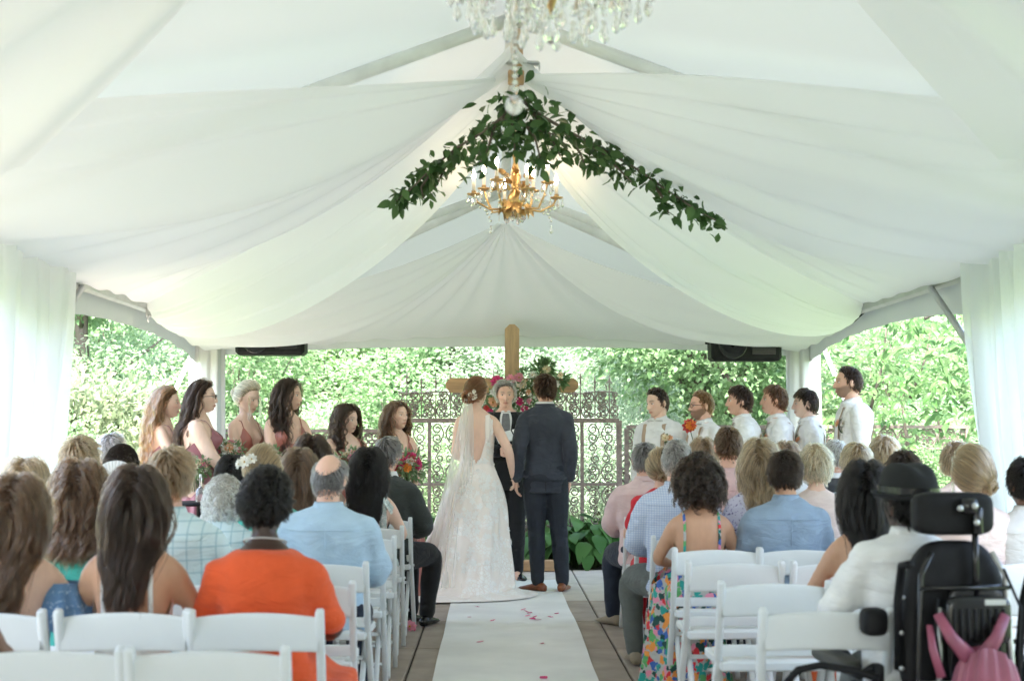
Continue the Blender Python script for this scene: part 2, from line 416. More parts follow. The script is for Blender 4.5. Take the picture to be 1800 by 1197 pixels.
# far fan: eave path left clip -> rear corners -> right clip
path = np.array([(XL + .06, CLY, EAVE - .03), (XL + .06, YR - .1, EAVE - .06), (XR - .06, YR - .1, EAVE - .06), (XR - .06, CLY, EAVE - .03)])
pl = np.concatenate([[0], np.cumsum(np.linalg.norm(np.diff(path, axis=0), axis=1))]); pl /= pl[-1]
def far_fan(u, v):
    bot = np.stack([np.interp(u, pl, path[:, k]) for k in range(3)], 1)
    a = (u - .5) * 2
    top = np.stack([XC + .06 * a, YAP + .05 - .03 * a * a, np.full_like(u, 3.22)], 1)
    P = top * (1 - v)[:, None] + bot * v[:, None]
    P[:, 2] -= (.10 + .34 * np.exp(-((np.abs(a) - .72) / .22) ** 2)) * np.sin(PI * v ** .85) + .16 * v * np.exp(-((np.abs(a) - .60) / .35) ** 2) + .05 * v
    p = np.sin(u * 150 + 2 * np.sin(u * 17)) + .6 * np.sin(u * 97 + v * 2 + 1) + .4 * np.sin(u * 41 - 2 * v)
    P[:, 2] += .016 * p * (.25 + .9 * np.sin(PI * np.clip(v, 0, .9)))
    P[:, 1] -= .015 * p * v
    return P
mkobj('ceiling_drape', grid(far_fan, 420, 40), MT['sheer_far'], 'cream pleated drape fanning out under the far end of the roof', 'drape', 'sheer drapes under the tent roof')

# ridge hanger (wooden post + bracket) at the middle frame
hg = thing('ridge_hanger', 'wooden block and metal bracket hanging under the middle ridge', 'hanger', (XC, YF, RIDGE))
o = np.array((XC, YF, RIDGE))
mk('wood_post', box(at(911, 85, YF) - o, (.05, .05, .20), bev=.004), MT['wood'], hg, False)
mk('bracket', join([box(at(916, 112, YF) - o, (.19, .06, .016), bev=.004), box(at(948, 118, YF) - o, (.008, .04, .04))]), MT['alu'], hg, False)
mk('wood_block', box(at(907, 137, YF) - o, (.085, .06, .07), bev=.006), MT['wood_bar'], hg, False)
mk('hook', tube([at(905, 122, YF - .06) - o, at(905, 130, YF - .07) - o, at(912, 135, YF - .07) - o, at(916, 128, YF - .06) - o], .006, 6), MT['black'], hg)

# speakers
def speaker(cx, cy, d, w, h, dp, label):
    P = at(cx, cy, d)
    t = thing('loudspeaker', label, 'loudspeaker', P, 0, 'loudspeakers under the rear eave')
    mk('cabinet', box((0, 0, 0), (w, dp, h), bev=.03), MT['black'], t, False)
    mk('woofer', lathe([(.02, 0), (h * .30, -.004), (h * .42, .012), (h * .46, .012), (h * .46, 0)], 24), MT['black_gloss'], t, True, (-w * .2, -dp / 2 - .004, 0), (PI / 2, 0, 0))
    mk('horn', join([box((w * .24, -dp / 2 - .004, 0), (w * .34, .014, h * .62), bev=.004), box((w * .24, -dp / 2 - .013, .03), (w * .26, .008, h * .1)), box((w * .24, -dp / 2 - .013, -.03), (w * .26, .008, h * .1))]), MT['black_gloss'], t, False)
    for s in (-1, 1): mk('bracket', box((s * (w / 2 + .02), 0, .04), (.035, .06, .05), bev=.006), MT['black'], t, False)
    mk('mounting_arm', tube([(0, .0, h / 2), (0, .05, h / 2 + .15)], .02, 8), MT['alu'], t)
speaker(1308, 608, 13.75, .68, .30, .3, 'black loudspeaker hanging beside the right rear post')
speaker(478, 598, 13.9, .67, .30, .3, 'black loudspeaker half hidden behind the drape at left rear')

# guy straps
for a, b, d, lb in (((333, 632), (306, 690), 15.2, 'white guy strap outside the left rear post'), ((1455, 628), (1492, 720), 15.0, 'pale guy strap outside the right rear post')):
    A, B = at(*a, d), at(*b, d - .3); dv = (B - A); B2 = A + dv * ((0 - A[2]) / dv[2] if dv[2] else 1)
    A2 = A - dv * .35
    mkobj('guy_strap', tube(np.linspace(A2, B2, 8), .026, 6, .15, nvec=(1, 0, 0)), MT['curtain'], lb, 'strap', 'guy straps')

# ---------------------------------------------------------------- cross
CY = 13.9
cr = thing('wooden_cross', 'tall wooden cross with chamfered ends standing behind the officiant', 'cross', (at(900, 800, CY)[0], CY, 0))
ox = at(900, 800, CY)[0]
def cham(L, w, dp, axis):
    c = w * .32
    pr = [(-w / 2, 0), (w / 2, 0), (w / 2, L - c), (w / 2 - c, L), (-w / 2 + c, L), (-w / 2, L - c)]
    if axis == 'x': pr = [(-L / 2 + c, -w / 2), (L / 2 - c, -w / 2), (L / 2, -w / 2 + c), (L / 2, w / 2 - c), (L / 2 - c, w / 2), (-L / 2 + c, w / 2), (-L / 2, w / 2 - c), (-L / 2, -w / 2 + c)]
    n = len(pr); V = [(x, -dp / 2, z) for x, z in pr] + [(x, dp / 2, z) for x, z in pr]
    return np.array(V), [tuple(range(n)), tuple(range(2 * n - 1, n - 1, -1))] + [(i, i + n, (i + 1) % n + n, (i + 1) % n) for i in range(n)]
mk('upright', cham(at(900, 571, CY)[2], .14, .13, 'z'), MT['wood'], cr, False)
V, F = cham(1.29, .14, .13, 'x'); mk('crossbar', (V + np.array((0, -.012, at(900, 677.5, CY)[2])), F), MT['wood_bar'], cr, False)
for s in (-1, 1): mk('base_plank', box((s * .31, -.02, .055), (.46, .14, .10), bev=.006), MT['wood_bar'], cr, False)
mk('base_plank', box((0, -.2, .05), (.14, .3, .09), bev=.006), MT['wood'], cr, False)

# ---------------------------------------------------------------- wrought iron screens
def spiral(c, r, turns, a0, sgn=1, tail=None, n=16):
    t = np.linspace(0, 1, n); a = a0 + sgn * turns * 2 * PI * t; rr = r * (1 - .72 * t)
    P = np.stack([c[0] + rr * np.cos(a), np.zeros(n), c[1] + rr * np.sin(a)], 1)
    if tail is not None: P = np.concatenate([[tail], P])
    return P
def cscroll(w, h, r=.009):
    """C scroll: two curls joined by a bowed stem, in the XZ plane"""
    q = h * .27
    up = spiral((w - q, h - q), q, 1.25, PI * .5 + .4, -1); dn = spiral((w - q, q), q, 1.25, -PI * .5 - .4, 1)
    stem = np.array([(w * .30, 0, h * .9), (w * .10, 0, h * .68), (0.02 * w, 0, h * .5), (w * .10, 0, h * .32), (w * .30, 0, h * .1)])
    P = np.concatenate([up[::-1], stem, dn])
    return tube(P, r, 4, cap=False)
def sscroll(w, h, r=.009):
    q = h * .23
    up = spiral((w * .62, h - q), q, 1.3, PI, -1); dn = spiral((w * .38, q), q, 1.3, 0, -1)
    P = np.concatenate([up[::-1], np.array([(w * .42, 0, h * .58), (w * .58, 0, h * .42)]), dn])
    return tube(P, r, 4, cap=False)
SC = {k: mesh_np('scroll', *f, MT['iron']) for k, f in {'c': cscroll(.15, .24), 's': sscroll(.16, .26), 'cs': cscroll(.085, .13, .0075), 'ss': sscroll(.09, .14, .0075), 'cl': cscroll(.2, .34, .010)}.items()}
spike = mesh_np('finial', *join([lathe([(.002, .0), (.012, .02), (.006, .05), (.012, .07), (.001, .14)], 6), tube([(-.03, 0, .05), (-.018, 0, .075), (0, 0, .06), (.018, 0, .075), (.03, 0, .05)], .004, 4)]), MT['iron'])
FY = 14.55
def Z(py): return at(900, py, FY)[2]
def Xp(px): return at(px, 760, FY)[0]
gt = thing('iron_screen', 'tall brown wrought iron scroll screen with spiked crest behind the couple', 'screen', (Xp(891), FY, 0))
gx = Xp(891)
ztop, zmid, zlow = Z(739), Z(851), Z(925)
for px, w in ((694, .05), (755, .035), (1023, .035), (1088, .055)):
    mk('upright_bar', box((Xp(px) - gx, 0, ztop / 2), (w, .04, ztop)), MT['iron'], gt, False)
for z, h in ((ztop, .045), (zmid, .03), (zlow, .03)):
    mk('rail', box(((Xp(694) + Xp(1088)) / 2 - gx, -.004, z), (Xp(1088) - Xp(694), .045, h)), MT['iron'], gt, False)
def sc(kind, x, z, parent, flip=False, sc_=1.0, rot=0, y=0):
    o = link('scroll', SC[kind], parent, (x, y + rng.uniform(-.004, .004), z), (0, rot, 0)); o.scale = ((-1 if flip else 1) * sc_, 1, sc_)
    return o
def fill(parent, x0, x1, z0, z1, cw, ch, kinds, y=0):
    """mirrored scroll cells"""
    nx = max(1, round((x1 - x0) / cw)); nz = max(1, round((z1 - z0) / ch)); dx = (x1 - x0) / nx; dz = (z1 - z0) / nz
    for i in range(nx):
        for j in range(nz):
            k = kinds[(i + j) % len(kinds)]
            h = {'c': .24, 's': .26, 'cs': .13, 'ss': .14, 'cl': .34}[k]; s = dz / h * .97
            xc = x0 + (i + .5) * dx
            sc(k, xc + .008, z0 + j * dz, parent, False, s, 0, y); sc(k, xc - .008, z0 + j * dz, parent, True, s, 0, y + .008)
for a, b in ((694, 755), (1023, 1088)):
    fill(gt, Xp(a) - gx, Xp(b) - gx, zmid + .02, ztop - .03, .35, .21, ['c', 's'])
    fill(gt, Xp(a) - gx, Xp(b) - gx, zlow + .02, zmid - .02, .35, .20, ['s', 'c'])
fill(gt, Xp(755) - gx, Xp(1023) - gx, zmid + .02, ztop - .03, .31, .21, ['c', 's'])
fill(gt, Xp(755) - gx, Xp(1023) - gx, zlow + .02, zmid - .02, .31, .2, ['s', 'c'])
x0, x1 = Xp(702) - gx, Xp(1084) - gx
fill(gt, x0, x1, ztop + .03, Z(688), .15, .135, ['cs', 'ss'])
for i in range(15):
    x = x0 + (i + .5) * (x1 - x0) / 15; hh = Z(688) + .02 + .03 * math.cos(i * 2.1)
    mk('crest_bar', tube([(x, 0, ztop), (x, 0, hh + .03)], .007, 5), MT['iron'], gt)
    link('finial', spike, gt, (x, 0, hh + .02))
mk('crest_rail', tube(np.stack([np.linspace(x0, x1, 20), np.zeros(20), Z(690) + .012 * np.sin(np.linspace(0, 15 * 2 * PI, 20))], 1), .007, 5), MT['iron'], gt)
def railing(pxa, pxb, pytop, y, label):
    za = at(900, pytop, y)[2]; xa = at(pxa, pytop, y)[0]; xb = at(pxb, pytop, y)[0]; m = (xa + xb) / 2
    t = thing('iron_railing', label, 'railing', (m, y, 0), 0, 'low iron railings beside the screen')
    mk('rail', box((0, 0, za), (xb - xa, .05, .035)), MT['iron'], t, False)
    mk('rail', box((0, 0, za - .22), (xb - xa, .03, .02)), MT['iron'], t, False)
    mk('rail', box((0, 0, .12), (xb - xa, .04, .03)), MT['iron'], t, False)
    n = max(2, round((xb - xa) / 1.1))
    for i in range(n + 1): mk('upright_bar', box((xa - m + (xb - xa) * i / n, 0, za / 2 - .01), (.045, .045, za - .02)), MT['iron'], t, False)
    k = round((xb - xa) / .21)
    for i in range(k):
        x = xa - m + (i + .5) * (xb - xa) / k
        sc('cs', x + .004, za - .20, t, False, 1.35); sc('cs', x - .004, za - .20, t, True, 1.35)
        mk('baluster', tube([(x, 0, .13), (x, 0, za - .23)], .008, 5), MT['iron'], t)
        if i % 2 == 0: sc('cl', x + .01, za - .62, t, False); sc('cl', x - .01, za - .62, t, True)
railing(215, 690, 757, 14.6, 'low iron railing with scroll work behind the bridesmaids')
railing(1101, 1700, 750, 14.6, 'low iron railing with scroll work behind the groomsmen')

# ---------------------------------------------------------------- foliage
def leaf_t(w=.5, fold=.18, curl=.15):
    """unit leaf along +X, 6 verts, 4 tris"""
    V = np.array([(0, 0, 0), (.38, w / 2, fold * w), (.78, w * .34, fold * w * .6 - curl * .5), (1, 0, -curl), (.78, -w * .34, fold * w * .6 - curl * .5), (.38, -w / 2, fold * w), (.45, 0, 0)])
    return V, [(0, 6, 1), (1, 6, 3, 2), (0, 5, 6), (6, 5, 4, 3)]
def big_leaf(w=.5, n=8, fold=.2, curl=.3, wave=.02, hosta=False):
    u = np.linspace(0, 1, n); k = .62 if hosta else .8
    hw = w / 2 * np.sin(PI * u ** k) ** (.75 if hosta else .9) * (1 if not hosta else 1.0); hw[-1] = 0
    V, F = [], []
    for i in range(n):
        zc = -curl * u[i] ** 2
        for s in (-1, -.5, 0, .5, 1): V.append((u[i], hw[i] * s, zc + fold * abs(hw[i] * s) - (.6 * fold if hosta else .0) * (hw[i] * s) ** 2 * 4 + wave * math.sin(i * 2.4 + s)))
    for i in range(n - 1):
        for j in range(4): F.append((i * 5 + j, i * 5 + j + 1, i * 5 + 6 + j, i * 5 + 5 + j))
    return np.array(V), F
def scatter(P, D, size, tmpl, roll=None):
    """place template leaves at points P, pointing along D, in one array mesh of triangles"""
    V0, F0 = tmpl; T3 = np.array([t for f in F0 for t in ([f] if len(f) == 3 else [(f[0], f[1], f[2]), (f[0], f[2], f[3])])])
    n = len(P); D = D / (np.linalg.norm(D, axis=1)[:, None] + 1e-9)
    up = rng.normal(size=(n, 3)) * .55 + np.array((0, -.25, 1.0))
    Yv = np.cross(up, D); Yv /= np.linalg.norm(Yv, axis=1)[:, None] + 1e-9; Zv = np.cross(D, Yv)
    V = P[:, None] + size[:, None, None] * (V0[None, :, 0, None] * D[:, None] + V0[None, :, 1, None] * Yv[:, None] + V0[None, :, 2, None] * Zv[:, None])
    F = (T3[None] + (np.arange(n) * len(V0))[:, None, None]).reshape(-1, 3)
    return V.reshape(-1, 3), F
def clump_cloud(nc, per, rad, ellipsoid, g, squash=.55, surf=.6):
    """points in leaf clumps spread through an ellipsoid; returns points and outward directions"""
    d = g.normal(size=(nc, 3)); d /= np.linalg.norm(d, axis=1)[:, None]
    r = g.uniform(0, 1, nc) ** (1 / 3) * surf + (1 - surf) * g.uniform(.75, 1.05, nc)
    C = d * r[:, None] * np.array(ellipsoid)
    o = g.normal(size=(nc, per, 3)) * rad * g.uniform(.5, 1.3, (nc, 1, 1)); o[..., 2] *= squash
    P = (C[:, None] + o).reshape(-1, 3)
    D = (o + d[:, None] * rad * .8 + np.array((0, 0, -.35 * rad))).reshape(-1, 3) + g.normal(size=(nc * per, 3)) * rad * .6
    return P, D
LM = {'pale': leaf_mat('leaf_pale', (.19, .30, .14), (.38, .49, .31), .5), 'mid': leaf_mat('leaf_mid', (.11, .21, .075), (.25, .37, .19), .48), 'dark': leaf_mat('leaf_dark', (.05, .12, .03), (.13, .24, .07), .35),
      'grey': leaf_mat('leaf_grey', (.22, .32, .20), (.42, .50, .38), .5), 'hosta': leaf_mat('leaf_hosta', (.06, .17, .045), (.13, .28, .08), .3, .35), 'garland': leaf_mat('leaf_garland', (.030, .075, .022), (.085, .17, .05), .25, .38),
      'broad': leaf_mat('leaf_broad', (.13, .26, .10), (.30, .42, .23), .5, .5), 'cream': leaf_mat('leaf_cream', (.14, .19, .09), (.26, .31, .18), .45)}
LT = leaf_t(.55); LTN = leaf_t(.36)
def bush_mesh(seed, ellipsoid, nc, per, rad, size, mat, tm=LT):
    g = np.random.default_rng(seed); P, D = clump_cloud(nc, per, rad, ellipsoid, g)
    V, F = scatter(P, D, size * g.uniform(.6, 1.35, len(P)), tm)
    return mesh_np('foliage', V, F, LM[mat], False)
def twigs_mesh(seed, ellipsoid, n, r=.012):
    g = np.random.default_rng(seed); parts = []
    for i in range(n):
        d = g.normal(size=3); d[2] = abs(d[2]) * .6 + .15; d /= np.linalg.norm(d); e = d * np.array(ellipsoid) * g.uniform(.6, 1.0)
        b = np.array((0, 0, -ellipsoid[2])); mid = (b + e) / 2 + g.normal(size=3) * .12
        parts.append(tube([b, mid, e], [r * 1.6, r, r * .35], 5))
    V, F = join(parts); return mesh_np('branches', V, F, MT['bark'])
BM = {}
def bush(name, label, cat, x, y, z, kind, group, sc=(1, 1, 1), rz=0):
    t = thing(name, label, cat, (x, y, max(0, z - BM[kind][2] * sc[2]) if False else 0), 0, group)
    f = link('foliage', BM[kind][0], t, (0, 0, z), (0, 0, rz)); f.scale = sc
    b = link('branches', BM[kind][1], t, (0, 0, z), (0, 0, rz)); b.scale = sc
    return t
for k, (ell3, nc, per, rad, size, mat, tm) in {
    'pale': ((1.25, .9, 1.15), 420, 38, .17, .060, 'pale', LT), 'mid': ((1.3, .9, 1.2), 420, 36, .17, .064, 'mid', LT), 'grey': ((1.3, .9, 1.2), 420, 40, .17, .056, 'grey', LT),
    'dark': ((1.3, .9, 1.2), 380, 34, .18, .07, 'dark', LT), 'broad': ((1.3, .9, 1.2), 340, 30, .19, .082, 'broad', LT), 'cream': ((.9, .8, .8), 260, 40, .14, .10, 'cream', LTN)}.items():
    BM[k] = (bush_mesh(hash(k) % 1000 if False else len(BM) + 40, ell3, nc, per, rad, size, mat, tm), twigs_mesh(len(BM) + 60, ell3, 14), ell3[2])
adj = {'pale': 'pale green', 'mid': 'mid green', 'grey': 'silvery green', 'dark': 'dark green', 'cream': 'cream flowering', 'broad': 'broad leaved light green'}
places = ['behind the left curtain', 'beyond the bridesmaid with auburn hair', 'beyond the left rear post', 'behind the blonde bridesmaid', 'behind the tallest bridesmaid', 'behind the two shortest bridesmaids', 'left of the cross', 'right behind the cross',
          'behind the right end of the screen', 'behind the groomsman nearest the couple', 'behind the groomsman with glasses', 'behind the right rear post', 'beside the right rear post', 'behind the tallest groomsman', 'behind the right curtain']
bi = 0
def row(y, zc, xs, kinds, scl, where, group):
    for i, x in enumerate(xs):
        k = kinds[i % len(kinds)]; s = scl * rng.uniform(.72, 1.22)
        pxl = 868 + x * FPX / y
        j = int(np.clip((pxl - 0) / 1800 * 15, 0, 14))
        bush('shrub', ' '.join(('%s shrub %s, %s' % (adj[k], places[j], where)).split()[:16]), 'shrub', x + rng.uniform(-.2, .2), y + rng.uniform(-.3, .3), zc * rng.uniform(.82, 1.15), k, group, (s, s, s), rng.uniform(0, 6.28))
row(16.4, .85, np.arange(-5.4, 6.0, 1.7), ['grey', 'mid', 'broad', 'pale'], .78, 'close behind the iron railings', 'shrubs behind the railings')
row(19.3, 1.75, np.arange(-6.6, 7.4, 1.7), ['grey', 'pale', 'mid', 'broad', 'grey'], 1.15, 'in the second rank', 'shrubs in the second rank')
row(23.5, 2.7, np.arange(-9, 9.8, 2.1), ['pale', 'mid', 'grey', 'dark'], 1.55, 'in the third rank', 'shrubs in the third rank')
row(21.2, .9, np.arange(-7.5, 8, 2.0), ['mid', 'pale', 'dark'], 1.2, 'low down in the third rank', 'low shrubs in the third rank')
# the far wood: one mass
g = np.random.default_rng(99)
P, D = clump_cloud(900, 26, .5, (15, 3, 3.2), g, surf=.9)
V, F = scatter(P, D, .24 * g.uniform(.6, 1.4, len(P)), LT); V += np.array((0, 29, 3.0))
mkobj('distant_wood', (V, F), LM['mid'], 'hazy green mass of woodland leaves far behind the garden', 'wood', None, 'stuff', False)
def tree(px0, py0, px1, py1, d, r, label, lean=None, fork=False):
    A, B = at(px0, py0, d), at(px1, py1, d); dv = B - A; A = A - dv * (A[2] / dv[2]) ; B = B + dv * .9
    t = thing('tree', label, 'tree', (A[0], d, 0), 0, 'trees behind the fence'); o = np.array((A[0], d, 0))
    n = 14; s = np.linspace(0, 1, n); P = A + (B - A) * s[:, None]; P[:, 0] += .05 * np.sin(s * 7 + px0); P[:, 1] += .05 * np.cos(s * 5)
    V, F = tube(P - o, r * (1.25 - .5 * s), 12); V += vnormals(V, F) * wob(V * np.array((1, 1, .3)), r * .12, 40, int(px0))[:, None]
    mk('trunk', (V, F), MT['bark'], t)
    for k in range(5):
        b0 = P[int(n * (.55 + .09 * k))]; dd = np.array((math.cos(k * 2.4), math.sin(k * 2.4) * .6, .7)); L = rng.uniform(.8, 1.4)
        mk('limb', tube([b0 - o, b0 - o + dd * L * .5 + (0, 0, -.05), b0 - o + dd * L], [r * .4, r * .28, r * .1], 7), MT['bark'], t)
    f = link('crown', BM['pale' if fork else 'mid'][0], t, P[-1] - o + (0, 0, .6)); f.scale = (1.3, 1.2, 1.1)
tree(1222, 740, 1218, 630, 17.0, .15, 'dark thick trunked tree behind the groomsman with glasses')
tree(150, 640, 152, 555, 19, .10, 'slender trunked tree at the far left beyond the left opening')
tree(797, 660, 806, 615, 20, .13, 'pale leaning tree trunk left of the cross', fork=True)
tree(772, 660, 786, 615, 22, .10, 'pale leaning tree trunk nearest the bridesmaids', fork=True)
tree(1310, 760, 1285, 690, 16.4, .045, 'thin leaning sapling behind the dark haired groomsmen')
# right hand tree with big compound leaves, near the tent
rt = thing('leafy_tree', 'bright green tree with long pointed leaves filling the right opening', 'tree', (4.6, 13.2, 0))
o = np.array((4.6, 13.2, 0)); g = np.random.default_rng(5)
for a, b, d, r in (((1598, 850), (1584, 700), 14.4, .022), ((1655, 800), (1640, 690), 14.6, .016), ((1530, 720), (1560, 560), 14.7, .013), ((1600, 700), (1640, 560), 14.6, .012), ((1625, 560), (1655, 540), 13.0, .012)):
    A, B = at(*a, d), at(*b, d); A2 = A.copy()
    if a[1] > 760: A2 = A + (A - B) * (A[2] / max(.2, (B[2] - A[2]))); A2[2] = 0
    mk('limb' if r < .02 else 'trunk', tube([A2 - o, (A2 + B) / 2 - o + (.04, 0, 0), B - o], [r * 1.4, r, r * .6], 8), MT['bark'], rt)
sprig_P, sprig_D, sz = [], [], []
for i in range(720):
    c = np.array((g.uniform(3.5, 6.8), g.uniform(12.6, 15.2), g.uniform(.2, 3.3))); dr = np.array((g.normal(), g.normal() - .5, -.25 + .3 * g.normal())); dr /= np.linalg.norm(dr)
    L = g.uniform(.22, .36); side = np.cross(dr, (0, 0, 1.)); side /= np.linalg.norm(side)
    for k in range(7):
        t = (k // 2 + .6) / 3.6; s = (1, -1)[k % 2]
        sprig_P.append(c + dr * L * t); sprig_D.append((side * s + dr * .8 + (0, 0, -.25)) if k < 6 else dr + (0, 0, -.2)); sz.append(g.uniform(.09, .14))
sprig_P, sprig_D, sz = np.array(sprig_P), np.array(sprig_D), np.array(sz)
near = np.argsort(sprig_P[:, 1])
vis = [i for i in near if 1462 < 868 + sprig_P[i][0] * FPX / sprig_P[i][1] < 1730 and 1.1 < sprig_P[i][2] < 2.5][:290]
LM['ash'] = leaf_mat('leaf_ash', (.05, .13, .03), (.15, .26, .09), .4, .4)
la = [mesh_np('leaf', *big_leaf(.42, 6, .25, .25 + .1 * k), LM['ash']) for k in range(3)]
rest = np.ones(len(sz), bool)
for i in vis:
    rest[i] = False
    D_ = Vector(sprig_D[i]).normalized(); q = D_.to_track_quat('X', 'Z')
    lo = link('leaf', la[i % 3], rt, sprig_P[i] - o); lo.rotation_euler = (q @ Matrix.Rotation(rng.normal(0, .5), 3, 'X').to_quaternion()).to_euler(); s = sz[i]; lo.scale = (s, s, s)
V, F = scatter(sprig_P[rest] - o, sprig_D[rest], sz[rest], leaf_t(.42, .25, .25))
tag(mk('leaves', (V, F), LM['ash'], rt, False), kind='stuff')
bush('shrub', 'cream plumed shrub sloping behind the left curtain', 'shrub', *(at(150, 700, 14.6)[:2]), .95, 'cream', 'cream plumed shrubs at the left', (1.0, 1, 1.25), .4)
bush('shrub', 'cream plumed shrub in front of the auburn haired bridesmaid', 'shrub', *(at(222, 780, 14.2)[:2]), .60, 'cream', 'cream plumed shrubs at the left', (.7, .8, .95), 2.1)
bush('shrub', 'low leafy green shrub at the foot of the left curtain', 'shrub', *(at(115, 800, 13.0)[:2]), .55, 'mid', 'low shrubs outside the tent', (.5, .6, .75), 1.1)
bush('shrub', 'low leafy green shrub outside the right opening behind the blond guests', 'shrub', *(at(1640, 830, 12.9)[:2]), .5, 'mid', 'low shrubs outside the tent', (.6, .6, .6), 2.1)

# hostas
lh = [mesh_np('leaf', *big_leaf(.74, 8, .16, .35 + .12 * k, .016, True), LM['hosta']) for k in range(3)]
def hosta(px, py, d, label, n, sc_=1.0):
    P0 = at(px, py, d); t = thing('hosta_plant', label, 'plant', (P0[0], d, 0), 0, 'hostas along the edge of the paving')
    st = []
    for k in range(n):
        a = k * 2.4 + rng.uniform(-.3, .3); f = (k + .5) / n; rr = (.04 + .26 * f) * sc_; h = (.46 - .30 * f + rng.uniform(-.04, .04)) * sc_
        b = np.array((rr * math.cos(a), rr * math.sin(a), h)); st.append(tube([(0.02 * math.cos(a), .02 * math.sin(a), 0), b * np.array((.55, .55, .7)), b], [.007, .006, .004], 4))
        lo = link('leaf', lh[k % 3], t, b, (rng.normal(0, .25), .15 + .55 * f + rng.normal(0, .15), a)); s = rng.uniform(.15, .22) * sc_; lo.scale = (s, s, s)
    mk('stems', join(st), MT['stemg'], t)
for i, (px, py, d, w) in enumerate(((700, 930, 14.35, 'left of the bride behind the suited guest'), (735, 915, 14.6, 'close beside the bridal gown'), (965, 960, 14.3, 'between the legs of the groom'), (1010, 970, 14.3, 'just right of the groom'), (1045, 975, 14.25, 'at the paving edge right of the groom'),
                                     (1085, 965, 14.35, 'behind the knee of the pink shirted man'), (1000, 935, 14.75, 'deep in the bed behind the groom'), (1055, 930, 14.8, 'deep in the bed near the end of the screen'), (1115, 940, 14.7, 'behind the pink shirted man'), (870, 950, 14.6, 'behind the officiant'))):
    hosta(px, py, d, 'broad leaved green hosta ' + w, 30, rng.uniform(.95, 1.15))
# ================================================================== PEOPLE
def skin_mat(name, col, rough=.5):
    m, N, L, p = nt(name)
    a = N.new('ShaderNodeVertexColor'); a.layer_name = 'tint'
    rgbn = N.new('ShaderNodeRGB'); rgbn.outputs[0].default_value = rgb(col)
    nz = N.new('ShaderNodeTexNoise'); nz.inputs['Scale'].default_value = 25; nz.inputs['Detail'].default_value = 4
    hs = N.new('ShaderNodeHueSaturation'); mr = N.new('ShaderNodeMapRange'); mr.inputs['To Min'].default_value = .9; mr.inputs['To Max'].default_value = 1.1
    L.new(nz.outputs['Fac'], mr.inputs['Value']); L.new(mr.outputs[0], hs.inputs['Value']); L.new(rgbn.outputs[0], hs.inputs['Color'])
    mx = N.new('ShaderNodeMix'); mx.data_type = 'RGBA'
    L.new(a.outputs['Alpha'], mx.inputs[0]); L.new(hs.outputs[0], mx.inputs[6]); L.new(a.outputs['Color'], mx.inputs[7])
    L.new(mx.outputs[2], p.inputs['Base Color']); p.inputs['Roughness'].default_value = rough
    p.inputs['Subsurface Weight'].default_value = .06; p.inputs['Subsurface Radius'].default_value = (.012, .006, .003)
    return m
SKC = {'fair': (.75, .50, .385), 'pale': (.79, .56, .45), 'tan': (.52, .295, .185), 'pink': (.70, .42, .315), 'dark': (.055, .026, .017), 'brown': (.20, .105, .065)}
SKM = {k: skin_mat('skin_' + k, c, .42 if k == 'dark' else .5) for k, c in SKC.items()}
HM = {}
def hair_mats(col):
    k = tuple(round(c, 3) for c in col)
    if k in HM: return HM[k]
    n = 'hair_%d' % len(HM)
    cap = pm(n + '_cap', tuple(c * .45 for c in col), .8, .35, 60, .5, 140, spec=.15, stretch=(1, 1, .25))
    m, N, L, p = nt(n); N.remove(p)
    h = N.new('ShaderNodeBsdfHairPrincipled'); h.model = 'CHIANG'; h.parametrization = 'COLOR'
    hi = N.new('ShaderNodeHairInfo'); rp = N.new('ShaderNodeValToRGB')
    e = rp.color_ramp.elements; f_ = .55 if sum(col) < .12 else 1.0
    e[0].color = rgb([c * .28 * f_ for c in col]); e[1].color = rgb([min(.9, c * 1.5 * f_) for c in col])
    L.new(hi.outputs['Random'], rp.inputs[0]); L.new(rp.outputs[0], h.inputs['Color'])
    h.inputs['Roughness'].default_value = .32; h.inputs['Radial Roughness'].default_value = .45; h.inputs['IOR'].default_value = 1.4; h.inputs['Coat'].default_value = 0.0
    L.new(h.outputs[0], N['Material Output'].inputs[0])
    HM[k] = (cap, m); return HM[k]
EYEW = pm('eye_white', (.75, .73, .70), .2, .02); IRIS = pm('iris', (.05, .035, .02), .15, .2)

# ---------------------------------------------------------------- head
HX, HY, HZ = .0745, .096, .117
def head_dir_grid(nl=34, na=56):
    q = np.linspace(0, 1, nl); th = .0001 + (PI - .0002) * (q - .10 * np.sin(2 * PI * (q - .12)) * np.sin(PI * q))
    b = np.linspace(-1, 1, na, endpoint=False); ph = PI * (b * .55 + .45 * np.sign(b) * np.abs(b) ** 1.9)   # denser in front
    TH, PH = np.meshgrid(th, ph, indexing='ij')
    D = np.stack([np.sin(TH) * np.sin(PH), np.sin(TH) * np.cos(PH), np.cos(TH)], -1).reshape(-1, 3)
    i, j = np.meshgrid(np.arange(nl - 1), np.arange(na), indexing='ij'); i = i.ravel(); j = j.ravel(); j2 = (j + 1) % na
    F = np.stack([i * na + j, (i + 1) * na + j, (i + 1) * na + j2, i * na + j2], 1)
    return D, F
HD, HF = head_dir_grid(); HD2, HF2 = head_dir_grid(76, 92)
